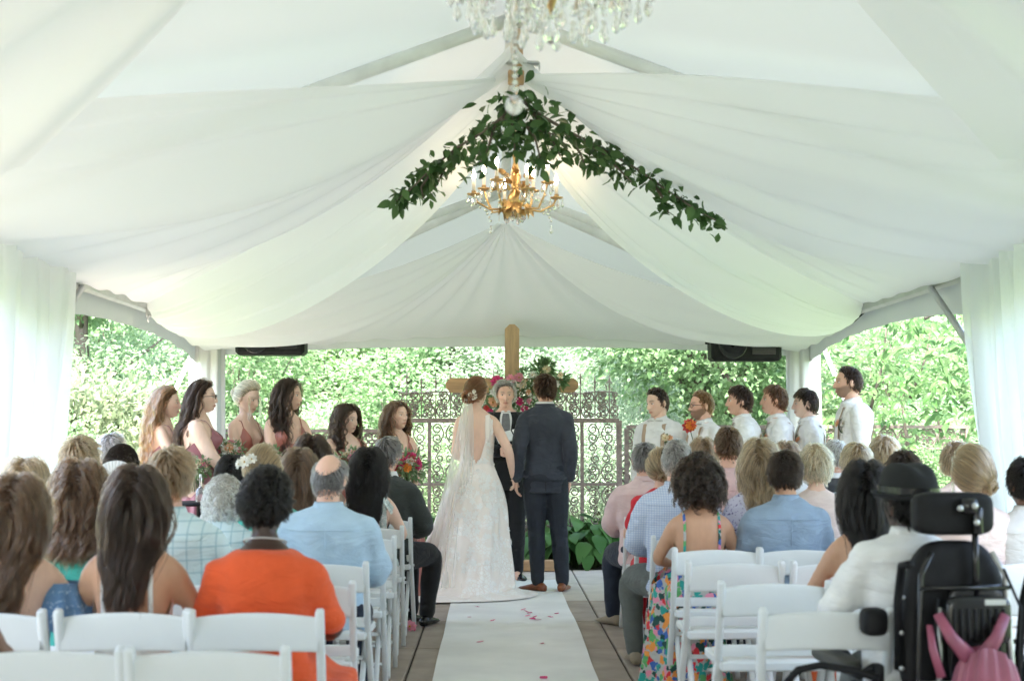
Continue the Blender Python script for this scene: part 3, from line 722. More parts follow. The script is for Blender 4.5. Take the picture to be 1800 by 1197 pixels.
def head_surf(D, face=True, male=False, infl=0.0, jaw=1.0):
    x, y, z = D[:, 0], D[:, 1], D[:, 2]
    px, py, pz = x * (HX + infl), y * (HY + infl), z * (HZ + infl)
    lo = smoothstep(.1, 1.0, -z)
    px = px * (1 - (.30 if male else .36) * lo * jaw)
    back = np.clip(-y, 0, 1)
    py = py * np.where(y < 0, 1 - .42 * smoothstep(.15, .95, -z), 1 - .06 * lo)
    py = np.where(y > 0, py + .010 * lo * y, py)
    pz = pz * np.where((y < 0) & (z < 0), 1 - .22 * back, 1.0)
    if face:
        ax = np.abs(px); fr = (y > .2)
        g = lambda a, s: np.exp(-(a / s) ** 2)
        n1 = (.25 + .75 * smoothstep(.012, -.032, pz)) * smoothstep(.022, .010, pz) * smoothstep(-.047, -.038, pz)
        py = py + fr * (.024 * (1 if not male else 1.12) * n1 * g(px, .0095 + .003 * smoothstep(0, -.03, pz)))
        py = py + fr * .005 * g(pz + .028, .012) * g(ax - .013, .007)
        py = py - fr * .011 * g(ax - .031, .015) * g(pz - .006, .012)
        py = py + fr * (.005 if male else .003) * g(pz - .026, .009) * g(ax - .025, .03)
        py = py + fr * .004 * g(ax - .04, .016) * g(pz + .02, .015)
        py = py + fr * .0075 * g(px, .021) * (g(pz + .058, .0065) + 1.1 * g(pz + .071, .007))
        py = py - fr * .003 * g(px, .022) * g(pz + .0645, .003)
        py = py - fr * .004 * g(px, .025) * g(pz + .083, .006)
        py = py + fr * .021 * g(px, .040) * smoothstep(-.030, -.095, pz)
        py = py + fr * .008 * g(px, .022) * g(pz + .098, .013)
    return np.stack([px, py, pz], 1)
def head_mesh(male, tint, jaw=1.0, fine=False):
    HD, HF = (HD2, HF2) if fine else (globals()['HD'], globals()['HF'])
    """returns V, F, colours (rgba per vertex)"""
    V = head_surf(HD, True, male, 0, jaw)
    C = np.zeros((len(V), 4)); x, y, z = V.T; ax = np.abs(x); fr = HD[:, 1] > .2
    lip = fr * np.exp(-(x / .021) ** 4) * (np.exp(-((z + .0645) / .0105) ** 4))
    brow = fr * np.exp(-((ax - .031) / .019) ** 4) * np.exp(-((z - .0265 - .004 * np.sin(np.clip((ax - .012) / .04, 0, 1) * PI)) / (.0050 if male else .0036)) ** 2)
    lash = fr * np.exp(-((ax - .031) / .014) ** 4) * np.exp(-((z - .0125) / .003) ** 2)
    cheek = fr * np.exp(-((ax - .043) / .02) ** 2) * np.exp(-((z + .022) / .02) ** 2) * .25
    C[:, :3] = tint['lip']; C[:, 3] = lip * tint.get('lipa', .85)
    def over(a, col):
        nonlocal C
        a = a[:, None]; na = a + C[:, 3:] * (1 - a); C[:, :3] = np.where(na > 1e-4, (np.array(col) * a + C[:, :3] * C[:, 3:] * (1 - a)) / np.maximum(na, 1e-4), C[:, :3]); C[:, 3:] = na
    over(cheek, tint['cheek'])
    if tint.get('beard'):
        b = smoothstep(-.028, -.045, z - .6 * np.clip(ax - .045, 0, 1)) * smoothstep(.0, .45, HD[:, 1] + .35) * smoothstep(-.125, -.10, z)
        over(b * tint['beard'] * (1 - .8 * lip), tint['hair'])
    mouth = fr * np.exp(-(x / .023) ** 6) * np.exp(-((z + .0650) / .0022) ** 2)
    nost = fr * np.exp(-((ax - .008) / .005) ** 2) * np.exp(-((z + .043) / .003) ** 2)
    over(np.maximum(mouth, nost) * .75, tuple(.35 * v for v in tint['lip']))
    over(brow * .72, tint['hair'] if sum(tint['hair']) < 1 else (.3, .25, .2)); over(lash * .5, (.05, .035, .028))
    return V, HF, C
def ear(s):
    V, F = ell((0, 0, 0), (.011, .019, .031), 10, 8)
    V = V @ rot3(-.2, 0, s * -.35).T + np.array((s * .0755, -.012, -.008)); return V, F

def two_bone(Sh, Hd, l1, l2, hint):
    Sh, Hd = np.array(Sh, float), np.array(Hd, float); d = Hd - Sh; L = np.linalg.norm(d)
    if L > (l1 + l2) * .995: Hd = Sh + d / L * (l1 + l2) * .995; d = Hd - Sh; L = np.linalg.norm(d)
    u = d / L; a = (l1 * l1 - l2 * l2 + L * L) / (2 * L); h = math.sqrt(max(0, l1 * l1 - a * a))
    n = np.array(hint, float); n -= u * (n @ u); n /= np.linalg.norm(n) + 1e-9
    return Sh + u * a + n * h, Hd
def hand(W, d, palm, side, curl=.5, k=1.0, spread=.12):
    """hand from wrist W along d; palm normal; side +1 = thumb towards cross(d, palm)"""
    d = np.array(d, float); d /= np.linalg.norm(d); n = np.array(palm, float); n -= d * (n @ d); n /= np.linalg.norm(n); s = np.cross(d, n) * side
    W = np.array(W, float); parts = []
    V, F = ell((0, 0, 0), (.038 * k, .048 * k, .0155 * k), 12, 8)
    V = V[:, 0:1] * s + V[:, 1:2] * d + V[:, 2:3] * n + W + d * .045 * k; parts.append((V, F))
    for i, (off, L) in enumerate(((.027, .072), (.009, .080), (-.010, .075), (-.027, .060))):
        p = W + d * .078 * k + s * off * k * 1.0; dd = d + s * (off * spread * 6); P = [p - d * .03 * k, p]
        ang = 0
        for q, f in enumerate((.44, .32, .24)):
            ang += curl * (.75, .95, .6)[q]; v = dd * math.cos(ang) + n * math.sin(ang); v /= np.linalg.norm(v); p = p + v * L * k * f; P.append(p)
        parts.append(rtube(P, [.0095 * k, .0095 * k, .0088 * k, .008 * k, .0068 * k], 7, 1, 3))
    p = W + d * .02 * k + s * .022 * k; v1 = s * .75 + d * .6 + n * .25; v2 = s * .35 + d * .8 + n * .5
    parts.append(rtube([p, p + v1 * .035 * k, p + v1 * .035 * k + v2 * .028 * k, p + v1 * .035 * k + v2 * .052 * k], [.013 * k, .0115 * k, .0095 * k, .008 * k], 7, 1, 3))
    return join(parts)

PROF = {
 'm': (np.array([-.16, -.05, .06, .22, .42, .58, .72, .83, .90, .95, 1.0]), np.array([.150, .165, .160, .150, .154, .165, .172, .164, .130, .088, .060]), np.array([.10, .122, .118, .106, .110, .118, .122, .112, .092, .072, .060]), np.array([0, -.012, -.006, .012, .010, .0, -.008, -.014, -.010, 0, .008])),
 'f': (np.array([-.16, -.05, .06, .22, .42, .58, .70, .82, .90, .95, 1.0]), np.array([.155, .178, .165, .128, .132, .140, .146, .138, .108, .072, .048]), np.array([.10, .125, .115, .094, .098, .106, .108, .096, .080, .062, .050]), np.array([0, -.012, -.004, .014, .012, .004, -.004, -.012, -.008, 0, .008])),
}
class Body: pass
def make_body(sex, k, w, sit, arms, lean=0.0, belly=0.0, headrot=(0, 0, 0), legs=None, sh_drop=0, head_k=None, hipz=None):
    b = Body(); b.sex, b.k, b.w = sex, k, w; b.sit = sit
    b.hipz = hipz if hipz is not None else (.50 if sit else .925 * k)
    b.nz = b.hipz + .565 * k
    t, hw, hd, yo = PROF[sex]; b.tt = np.linspace(-.16, 1, 117)
    sm = lambda a: np.convolve(np.pad(np.interp(b.tt, t, a), 6, mode='edge'), np.hanning(15)[1:-1] / np.hanning(15)[1:-1].sum(), 'valid')
    wide = 1 + (w - 1) * (1 - smoothstep(.92, 1.0, b.tt))
    b.hw = sm(hw) * k * wide; b.hd = sm(hd) * k * wide * (1 + belly * np.exp(-((b.tt - .25) / .3) ** 2)); b.yo = sm(yo) * k + lean * np.clip(b.tt, 0, 1)
    b.lean = lean
    def surf(tv, ang, infl=0.0, wr=0.0):
        hw_, hd_, yo_ = np.interp(tv, b.tt, b.hw), np.interp(tv, b.tt, b.hd), np.interp(tv, b.tt, b.yo)
        c, s = np.cos(ang), np.sin(ang); e = 2 / 2.35
        x = (hw_ + infl) * np.sign(c) * np.abs(c) ** e; y = (hd_ + infl) * np.sign(s) * np.abs(s) ** e
        if b.sex == 'f':
            y = y + np.where(s > 0, .045 * b.k * b.w * np.exp(-((np.abs(x) - .075 * k * w) / (.05 * k * w)) ** 2) * np.exp(-((tv - .66) / .10) ** 2), 0)
        y = y - np.where(s < 0, .010 * k * np.exp(-(x / (.03 * k)) ** 2) * np.exp(-((tv - .5) / .3) ** 2), 0) * (-1) 
        return np.stack([x, y + yo_, b.hipz + tv * (b.nz - b.hipz)], -1)
    b.surf = surf
    hk = head_k or (.5 * (k + 1)); b.hk = hk
    b.hc = np.array((0, lean + .028 * k, b.nz + .128 * k + .0 * hk)) 
    b.hr = rot3(-headrot[1], headrot[2], headrot[0])
    shx = (.162 if sex == 'm' else .142) * k * w
    b.sh = {s: np.array((s * shx, lean * .9 - .012 * k, b.hipz + .825 * (b.nz - b.hipz) - sh_drop - (.012 if sit else 0))) for s in (-1, 1)}
    l1, l2 = .285 * k, .255 * k
    b.el, b.wr = {}, {}
    for s in (-1, 1):
        tgt, hint = arms[s] if arms and s in arms else (((s * .11, .30, b.hipz + .15), (s * .7, -.6, -.3)) if sit else ((s * (shx / k + .045), .03, b.hipz / k - .06), (s * .5, -1, 0)))
        tgt = np.array(tgt, float) * (k if not sit and not (arms and s in arms) else 1)
        b.el[s], b.wr[s] = two_bone(b.sh[s], tgt, l1, l2, hint)
    ar = (1.16 if sex == 'm' else .98) * k * (.5 + .5 * w) * (1.0 if w < 1.15 else 1.18); b.ar = ar
    b.leg = {}
    for s in (-1, 1):
        hip = np.array((s * .088 * k * w, 0, b.hipz))
        if sit:
            kn, an = (legs or {}).get(s, ((s * .11, .43 * k, .49), (s * .11, .42 * k, .085)))
        else:
            kn, an = (legs or {}).get(s, ((s * .095 * k, .012, .50 * k), (s * .10 * k, -.015, .085 * k)))
        b.leg[s] = (hip, np.array(kn, float), np.array(an, float))
    return b
def torso_parts(b, infl=0.0, t0=-.14, t1=1.0, n=28, m=18):
    tv = np.linspace(t0, t1, m); a = np.linspace(0, 2 * PI, n, endpoint=False)
    V = np.concatenate([b.surf(np.full(n, t), a, infl) for t in tv])
    F = [(i * n + j, i * n + (j + 1) % n, (i + 1) * n + (j + 1) % n, (i + 1) * n + j) for i in range(m - 1) for j in range(n)] + [tuple(range(n - 1, -1, -1)), tuple((m - 1) * n + j for j in range(n))]
    return [(V, F)]
def arm_pts(b, s):
    r = np.array((.050, .046, .039, .037, .026)) * b.ar
    S0 = b.sh[s] * np.array((.72, 1, 1)) + np.array((0, 0, .004)); mid = b.el[s] * .75 + b.wr[s] * .25
    return [S0, b.sh[s], b.el[s], mid, b.wr[s]], np.concatenate([[.044 * b.ar], r[:1], r[2:3] * 1.02, r[3:4] * 1.05, r[4:]])
def arm_tube(b, s, infl=0, frac=1.0, rs=1.0):
    """frac 0..1 along the arm"""
    P, r = arm_pts(b, s); P = np.array(P); L = np.concatenate([[0], np.cumsum(np.linalg.norm(np.diff(P, axis=0), axis=1))])
    u = np.linspace(0, L[1] + (L[-1] - L[1]) * frac, 12); Q = np.stack([np.interp(u, L, P[:, k]) for k in range(3)], 1)
    return rtube(Q, (np.interp(u, L, r) + infl) * rs, 12, 1, 2)
def leg_tube(b, s, infl=0, to=1.0):
    h, kn, an = b.leg[s]; k = b.k; r = np.array((.088, .078, .055, .053, .037)) * k * (.6 + .4 * b.w)
    calf = kn * .62 + an * .38 + np.array((0, -.012, 0))
    return rtube([h, h * .45 + kn * .55, kn, calf, an], r + infl, 12, 1, 4)
def shoe(b, s, fwd=(0, 1, 0), long=.27, heel=.0):
    an = b.leg[s][2]; f = np.array(fwd, float); f /= np.linalg.norm(f); x = np.cross(f, (0, 0, 1.))
    prof = [(-.075, .028, .055), (-.05, .036, .075), (0, .037, .080), (.06, .042, .058), (.12, .048, .040), (.165, .040, .030), (.19, .02, .018)]
    V, n = [], 10
    for (q, hw, h) in prof:
        for a in np.linspace(0, 2 * PI, n, endpoint=False):
            zz = h * (.5 + .5 * math.sin(a)) if math.sin(a) > 0 else h * .5 * (1 + math.sin(a) * 1.0)
            V.append(np.array((an[0], an[1], max(0, an[2] - .085))) + f * q * long / .27 + x * hw * np.sign(math.cos(a)) * abs(math.cos(a)) ** .7 + np.array((0, 0, .006 + zz * .95)))
    m = len(prof)
    F = [(i * n + j, i * n + (j + 1) % n, (i + 1) * n + (j + 1) % n, (i + 1) * n + j) for i in range(m - 1) for j in range(n)] + [tuple(range(n - 1, -1, -1)), tuple((m - 1) * n + j for j in range(n))]
    return np.array(V), F

# ---------------------------------------------------------------- hair
FIB = None
def fib(n):
    i = np.arange(n) + .5; z = 1 - 2 * i / n; a = i * PI * (3 - math.sqrt(5)); r = np.sqrt(1 - z * z)
    return np.stack([r * np.cos(a), r * np.sin(a), z], 1)
def hairline(D, style):
    y, z = D[:, 1], D[:, 2]
    lim = np.interp(y, [-1, -.55, -.2, .05, .22, .5, .72, 1], [-.62, -.66, -.42, -.22, .12, .56, .70, .74]) if style != 'f' else np.interp(y, [-1, -.5, -.2, .1, .3, .5, .72, 1], [-.68, -.66, -.40, -.12, .30, .58, .68, .70])
    return z - lim
def simulate(b, roots, d0, L, n, g, layer, wave, wl, gr, seed, back=.02, tight=0.0, front=False):
    """roots, d0 in body space; returns (G, n, 3)"""
    rr = np.random.default_rng(seed); G = len(roots); P = roots.copy(); out = [P.copy()]; D = d0.copy(); st = (L / (n - 1))[:, None]
    Ri = b.hr; k = b.hk; ph = rr.uniform(0, 6.28, G)
    for i in range(1, n):
        D = D * (1 - g) + np.array((0, 0, -1.)) * g; D /= np.linalg.norm(D, axis=1)[:, None]
        P = P + D * st
        q = (P - b.hc) @ Ri / k; low = np.clip(-q[:, 2] / HZ, 0, 1)
        e = np.stack([q[:, 0] / (HX + layer), q[:, 1] / (HY + layer), q[:, 2] / (HZ + layer)], 1); ln = np.linalg.norm(e, axis=1)
        ins = ln < 1
        if ins.any():
            e2 = e[ins] / ln[ins][:, None]; lay = layer[ins]
            q2 = np.stack([e2[:, 0] * (HX + lay), e2[:, 1] * (HY + lay), e2[:, 2] * (HZ + lay)], 1)
            P[ins] = (q2 * k) @ Ri.T + b.hc
            nn = (e2 @ Ri.T); dd = D[ins]; D[ins] = dd - nn * np.minimum(0, (dd * nn).sum(1))[:, None]
        # neck and torso
        tv = (P[:, 2] - b.hipz) / (b.nz - b.hipz)
        hw = np.interp(tv, b.tt, b.hw) + layer * .8 + .012; hd = np.interp(tv, b.tt, b.hd) + layer * .8 + .012; yo = np.interp(tv, b.tt, b.yo)
        wide = np.where(tv > .80, np.maximum(hw, .06 + (1 - np.clip(tv, .8, 1.02)) * .6 * b.w), hw)
        ex, ey = P[:, 0] / wide, (P[:, 1] - yo) / hd; ln = np.sqrt(ex * ex + ey * ey); ins = (ln < 1) & (tv < 1.08) & (tv > -.2)
        if ins.any():
            # push backwards (or forwards when the strand lies in front)
            sgn = np.where(ey[ins] > .25, 1, -1); c = np.clip(1 - ex[ins] ** 2, .02, 1)
            ny = sgn * hd[ins] * np.sqrt(c) + yo[ins]
            P[ins, 1] = P[ins, 1] + (ny - P[ins, 1]) * .75
        out.append(P.copy())
    A = np.stack(out, 1)
    s = np.linspace(0, 1, n)[None, :]
    w = wave[:, None] * s ** .7; arc = s * L[:, None]
    A[..., 0] += w * np.sin(arc / wl * 6.28 + ph[:, None]); A[..., 1] += w * .8 * np.cos(arc / wl * 6.28 + ph[:, None] * 1.3)
    return A
def curves_obj(name, A, rad, mat, parent):
    n, m = A.shape[:2]
    c = bpy.data.hair_curves.new(name); c.add_curves([m] * n)
    c.attributes['position'].data.foreach_set('vector', A.astype(np.float32).ravel())
    ra = c.attributes.get('radius') or c.attributes.new('radius', 'FLOAT', 'POINT')
    prof = rad * (1 - .65 * np.linspace(0, 1, m) ** 2)
    ra.data.foreach_set('value', np.tile(prof, n).astype(np.float32))
    c.materials.append(mat)
    return link(name, c, parent)
def children(A, per, rc, clump, seed, noise=.002):
    rr = np.random.default_rng(seed); G, n, _ = A.shape
    off = rr.normal(size=(G, per, 1, 3)) * rc; s = np.linspace(0, 1, n)[None, None, :, None]
    fz = np.cumsum(rr.normal(size=(G, per, n, 3)), axis=2) * noise
    B = A[:, None] + off * (1 - clump * np.sin(np.clip(s, 0, 1) * PI / 2)) + fz * s
    cut = rr.uniform(.82, 1.0, (G, per, 1))
    return B.reshape(-1, n, 3)
def add_hair(b, person, style, col, seed, **o):
    cap_m, str_m = hair_mats(col); k = b.hk; toB = lambda V: (V * k) @ b.hr.T + b.hc
    rr = np.random.default_rng(seed); fem = style in ('long', 'bob', 'updo', 'curly', 'half')
    hl = 'f' if fem else 'm'
    th = {'short': .0075, 'buzz': .003, 'long': .011, 'half': .011, 'bob': .013, 'updo': .010, 'curly': .03, 'afro': .012, 'bald': .004, 'mop': .012, 'crop': .005}[style] * o.get('thick', 1)
    # cap: part of the head surface pushed out
    V = head_surf(HD, False, b.sex == 'm', 0); N = HD.copy()
    m = hairline(HD, hl)
    if style == 'bald': m = np.minimum(m, (.60 - HD @ np.array((0, -.38, .925))) * .6)
    e = smoothstep(0, .16, m); V = V + N * (th * e - .004 * (m < 0))[:, None] * np.array((1, 1, 1.15 if style in ('short', 'mop') else 1.0))
    V = V + N * (wob(V, .004 if style != 'buzz' else .001, 55, seed) * e)[:, None]
    fm = m[HF].min(1) > -.06
    used = np.unique(HF[fm]); mp = -np.ones(len(V), int); mp[used] = np.arange(len(used))
    cap = mk('hair', (toB(V[used]), mp[HF[fm]]), cap_m, person)
    if style == 'buzz' and not o.get('force'): pass
    nr = {'curly': 520, 'afro': 700}.get(style, o.get('guides', 300))
    D = fib(int(nr * 2.2)); D = D[hairline(D, hl) > (.02 if style != 'bald' else .0)]
    if style == 'bald': D = D[D @ np.array((0, -.38, .925)) < .60]
    D = D + rr.normal(size=D.shape) * .03; D /= np.linalg.norm(D, axis=1)[:, None]
    rt = head_surf(D, False, b.sex == 'm', .002) 
    crown = np.array((0, -.45, .89)); x, y, z = D.T
    G = len(D); layer = rr.uniform(.002, th * (1.25 if style in ('short', 'crop', 'mop', 'bald', 'buzz') else 1.7), G)
    if style in ('short', 'buzz', 'crop', 'mop', 'bald'):
        f = D - crown; f -= D * (f * D).sum(1)[:, None]; f /= np.linalg.norm(f, axis=1)[:, None] + 1e-6
        sw = o.get('sweep', .35); fx = np.stack([np.full(G, sw), np.zeros(G), np.zeros(G)], 1) * np.clip(z, 0, 1)[:, None]
        d0 = f + D * ({'short': .10, 'buzz': .2, 'crop': .15, 'mop': .10, 'bald': .05}[style] * (1 + .7 * np.clip(z, 0, 1)))[:, None] + fx + rr.normal(size=D.shape) * .09
        if not o.get('fringe'):
            fq = (smoothstep(.1, .45, y) * smoothstep(.25, .6, z))[:, None]; d0 = d0 * (1 - fq) + fq * (np.array((sw * 1.6, -.55, 0)) + D * .35 + rr.normal(size=D.shape) * .12)
        L = {'short': .042, 'buzz': .010, 'crop': .024, 'mop': .065, 'bald': .028}[style] * (.72 + .5 * np.clip(z + .3, 0, 1.2)) * (.35 + .65 * smoothstep(-.62, -.15, z)) * rr.uniform(.8, 1.2, G) * o.get('len', 1)
        d0 /= np.linalg.norm(d0, axis=1)[:, None]
        A = simulate(b, toB(rt), d0 @ b.hr.T, L * k, 7, .16 if style == 'mop' else .08, layer + th * .35, np.full(G, .0012), .05, 0, seed)
        B = children(A, o.get('per', 15), .0045, .4, seed + 1, .0008); rad = .0009
    elif style in ('long', 'bob', 'half'):
        px_ = o.get('part', 0.0); sd = np.where(x >= px_, 1, -1)
        side = np.stack([sd * .9, np.full(G, -.35), np.full(G, .1)], 1) * (np.clip(z, 0, 1) ** .5)[:, None] + np.stack([x * .2, np.where(y > 0, -.9, -.2), np.full(G, -.6)], 1) * (1 - np.clip(z, 0, 1) ** .5)[:, None]
        if style == 'half': side += np.stack([-x * .4, np.full(G, -1.0), np.full(G, .1)], 1) * (z > .2)[:, None]
        d0 = side - D * (side * D).sum(1)[:, None]; d0 = d0 / (np.linalg.norm(d0, axis=1)[:, None] + 1e-6) + D * .25 + rr.normal(size=D.shape) * .06; d0 /= np.linalg.norm(d0, axis=1)[:, None]
        end = o.get('z', b.nz - .30 * b.k)        # height where the hair ends (body space)
        R0 = toB(rt); L = (R0[:, 2] - end) * 1.12 + .04; L = np.maximum(L, .08) * (rr.uniform(.62, 1.04, G) if style != 'bob' else rr.uniform(.88, 1.04, G))
        A = simulate(b, R0, d0 @ b.hr.T, L, 18, .30, layer + th * .4, o.get('wave', .006) * 1.5 * rr.uniform(.4, 1.3, G), o.get('wl', .12), 0, seed)
        s_ = np.linspace(0, 1, 18)[None, :]; A[..., 0] *= 1 - o.get('taper', .42 if style == 'long' else .12) * smoothstep(.35, 1, s_)
        if o.get('shift'): 
            s = np.linspace(0, 1, 18)[None, :] ** 1.5; A[..., 0] += o['shift'] * s
        B = children(A, o.get('per', 14), .0075, .62, seed + 1, .0010); rad = .0010
    elif style == 'updo':
        bun = np.array(o.get('bun', (0, -.95, .12))); bun /= np.linalg.norm(bun); n = 9
        s = np.linspace(0, 1, n)[None, :, None]; Dm = D[:, None] * (1 - s) + bun * s; Dm /= np.linalg.norm(Dm, axis=2)[..., None] + 1e-6
        H = head_surf(Dm.reshape(-1, 3), False, False, .004).reshape(G, n, 3) + Dm * (layer[:, None, None] * 1.0 + .010 * np.sin(s * PI)) 
        A = toB(H.reshape(-1, 3)).reshape(G, n, 3); B = children(A, 14, .005, .3, seed + 1, .0009); rad = .0010
        bc = head_surf(bun[None], False, False, .0)[0] + bun * .022; br = o.get('bunr', .036)
        nb = 90; t = np.linspace(0, 1, 14)[None]; a0 = rr.uniform(0, 6.28, (nb, 1)); tw = rr.uniform(2.5, 5.5, (nb, 1)); el_ = rr.uniform(-1, 1, (nb, 1))
        u = np.cross(bun, (0, 0, 1.)); u /= np.linalg.norm(u); v = np.cross(u, bun)
        an = a0 + tw * t; r_ = br * np.sqrt(1 - .55 * el_ ** 2) * (1 + .12 * np.sin(3 * an + a0 * 5))
        Q = bc + (r_ * np.cos(an))[..., None] * u + (r_ * np.sin(an))[..., None] * v + (el_ * br * .75 + .2 * br * np.sin(2 * an + a0))[..., None] * bun
        Q = toB(Q.reshape(-1, 3)).reshape(nb, 14, 3)
        Vb, Fb = ell((0, 0, 0), (br * .86, br * .7, br * .86), 16, 10); Rb = np.stack([u, bun, v], 0); Vb = Vb @ Rb + bc
        mk('bun', (toB(Vb), Fb), cap_m, cap); curves_obj('bun_strands', children(Q, 16, .004, .0, seed + 3, .0004), .0011, str_m, cap)
        if o.get('wisps'):
            W = np.array([(sx * .066, .062, .03) for sx in (-1, 1)]); W = np.repeat(W, 3, 0) + rr.normal(size=(6, 3)) * .004
            A2 = simulate(b, toB(W), np.tile(np.array((0, .5, -1.)) , (6, 1)) @ b.hr.T, np.full(6, .2), 14, .3, np.full(6, .006), np.full(6, .008), .1, 0, seed)
            curves_obj('loose_strands', children(A2, 5, .003, .4, seed), .0010, str_m, cap)
    elif style in ('curly', 'afro'):
        Rm = o.get('vol', .075 if style == 'curly' else .03); n = 22 if style == 'curly' else 10
        rl = rr.uniform(.35, 1, G) * Rm; s = np.linspace(0, 1, n)[None, :, None]
        base = rt[:, None] + D[:, None] * (rl[:, None, None] * np.sin(s * PI / 2)) + np.array((0, 0, -1.)) * (s ** 2 * rl[:, None, None] * o.get('drop', .9))
        cr_ = o.get('cr', .009 if style == 'curly' else .004); ph = rr.uniform(0, 6.28, (G, 1)); tn = o.get('turns', 3.5)
        u = np.cross(D, (0.3, .2, 1.)); u /= np.linalg.norm(u, axis=1)[:, None]; v = np.cross(D, u)
        an = ph + s[..., 0] * tn * 6.28
        base = base + cr_ * np.clip(s * 3, 0, 1) * (np.cos(an)[..., None] * u[:, None] + np.sin(an)[..., None] * v[:, None])
        A = toB(base.reshape(-1, 3)).reshape(G, n, 3); B = children(A, 12 if style == 'curly' else 9, .004, .15, seed + 1, .0008); rad = .0011
    if style in ('long', 'bob', 'half', 'short', 'mop', 'crop', 'bald'):
        q = rr.choice(len(B), len(B) // 22); sl_ = np.linspace(0, 1, B.shape[1])[None, :, None]; B[q] += rr.normal(size=(len(q), 1, 3)) * (.020 if style in ('long', 'bob', 'half') else .007) * sl_ + np.cumsum(rr.normal(size=(len(q), B.shape[1], 3)), 1) * .0014 * sl_
    curves_obj('hair_strands', B, rad, str_m, cap)
    return cap

# ---------------------------------------------------------------- cloth helpers
def fold(V, F, amp, k, seed, st=(1, 1, 1)):
    N = vnormals(V, F); return V + N * np.maximum(wob(V * np.array(st), amp, k, seed) + amp * .25, -amp * .45)[:, None], F
def shirt_mesh(b, infl=.012, t0=-.12, t1=.972, sleeve=1.0, vox=.014, amp=.005, seed=0, puff=0.0):
    parts = torso_parts(b, infl, t0, t1); nb = np.array((0, np.interp(.97, b.tt, b.yo), b.hipz + .95 * (b.nz - b.hipz)))
    for s in (-1, 1):
        if t1 > .96: parts.append(rtube([nb + (s * .02, -.016, .004), nb * .5 + b.sh[s] * .5 + (0, -.008, .006), b.sh[s]], np.array((.032, .036, .040)) * b.k + infl * .8, 10, 1, 3))
        if sleeve > 0: parts.append(arm_tube(b, s, infl * .75 + .003, sleeve))
        if puff: parts.append(ell(b.sh[s] * .9 + b.el[s] * .1 + np.array((s * .004, 0, .004)), (.050 * b.ar + puff, .055 * b.ar + puff, .062 * b.ar + puff)))
    V, F = remesh(parts, vox, 4)
    V, F = fold(V, F, amp, 22, seed, (1, 1, 1.9)); return fold(V, F, amp * .6, 55, seed + 1, (.6, .6, 1.6))
def pants_mesh(b, infl=.016, vox=.016, amp=.004, seed=0):
    parts = torso_parts(b, infl * .8, -.15, .16, 24, 8)
    for s in (-1, 1): parts.append(leg_tube(b, s, infl))
    V, F = remesh(parts, vox, 3); return fold(V, F, amp, 26, seed, (.8, .8, 1.6))
def collar_mesh(b, r=.066, h=.038, stand=.014, open_front=True):
    c = np.array((0, np.interp(.97, b.tt, b.yo) + .004, b.hipz + .945 * (b.nz - b.hipz))); r = r * b.k * (1 if b.sex == 'm' else .86)
    def f(u, v):
        a = PI / 2 + .18 + u * (2 * PI - .36)
        up = np.where(v < .5, v * 2, 1 - (v - .5) * 1.25); out = np.where(v < .5, 0, .012 * (v - .5) * 2 + .004)
        front = np.clip(np.sin(a), 0, 1)
        return np.stack([c[0] + (r + out) * np.cos(a), c[1] + (r + out) * np.sin(a) * .98 + .006 * front, c[2] + (h + .012 * (1 - front)) * up - .012 * front], 1)
    return grid(f, 40, 7)
def bodice_mesh(b, ttop, t0, infl=.008, n=72, m=16, amp=.0025, seed=0, thick=True):
    def f(u, v):
        a = u * 2 * PI; tp = ttop(a); return b.surf(t0 + (tp - t0) * v, a, infl)
    V, F = grid(f, n, m, True); return fold(V, [tuple(q) for q in F], amp, 30, seed, (1, 1, 1.5))
def strap_pts(b, x, tb, tf, infl=.008):
    """over-the-shoulder path at lateral position x from back t=tb to front t=tf"""
    P = []
    for t in np.linspace(tb, .90, 6):
        hw = np.interp(t, b.tt, b.hw); c = np.clip(x / (hw + infl), -.98, .98); a = -math.acos(np.sign(c) * abs(c) ** (2.35 / 2)); P.append(b.surf(np.array([t]), np.array([a]), infl)[0])
    for t in np.linspace(.90, tf, 6):
        hw = np.interp(t, b.tt, b.hw); c = np.clip(x / (hw + infl), -.98, .98); a = math.acos(np.sign(c) * abs(c) ** (2.35 / 2)); P.append(b.surf(np.array([t]), np.array([a]), infl)[0])
    P = np.array(P); top = (P[5] + P[6]) / 2; top[2] += .018 * b.k
    Q = np.concatenate([P[:6], [top], P[6:]]); Q[:, 0] = np.where(np.abs(Q[:, 0] - x) < .05, Q[:, 0], x)
    return Q
def skirt_mesh(b, t0, rx, ry, zb, folds=11, amp=.02, seed=0, n=110, m=22, c=(0, 0), lift=None, infl=.01, sh=1.0):
    g = np.random.default_rng(seed); ph = g.uniform(0, 6.28, 4)
    zt = b.hipz + t0 * (b.nz - b.hipz)
    def f(u, v):
        a = u * 2 * PI; T0 = b.surf(np.full_like(u, t0), a, infl)
        e = v ** sh
        x = T0[:, 0] * (1 - e) + (c[0] + rx * np.cos(a)) * e; y = T0[:, 1] * (1 - e) + (c[1] + ry * np.sin(a)) * e
        fd = amp * v ** .8 * (np.sin(a * folds + ph[0] + 1.2 * np.sin(2 * a + ph[1])) + .5 * np.sin(a * folds * 1.9 + ph[2] + v * 2))
        return np.stack([x + fd * np.cos(a), y + fd * np.sin(a), zt + (zb - zt) * v], 1)
    return grid(f, n, m, True)

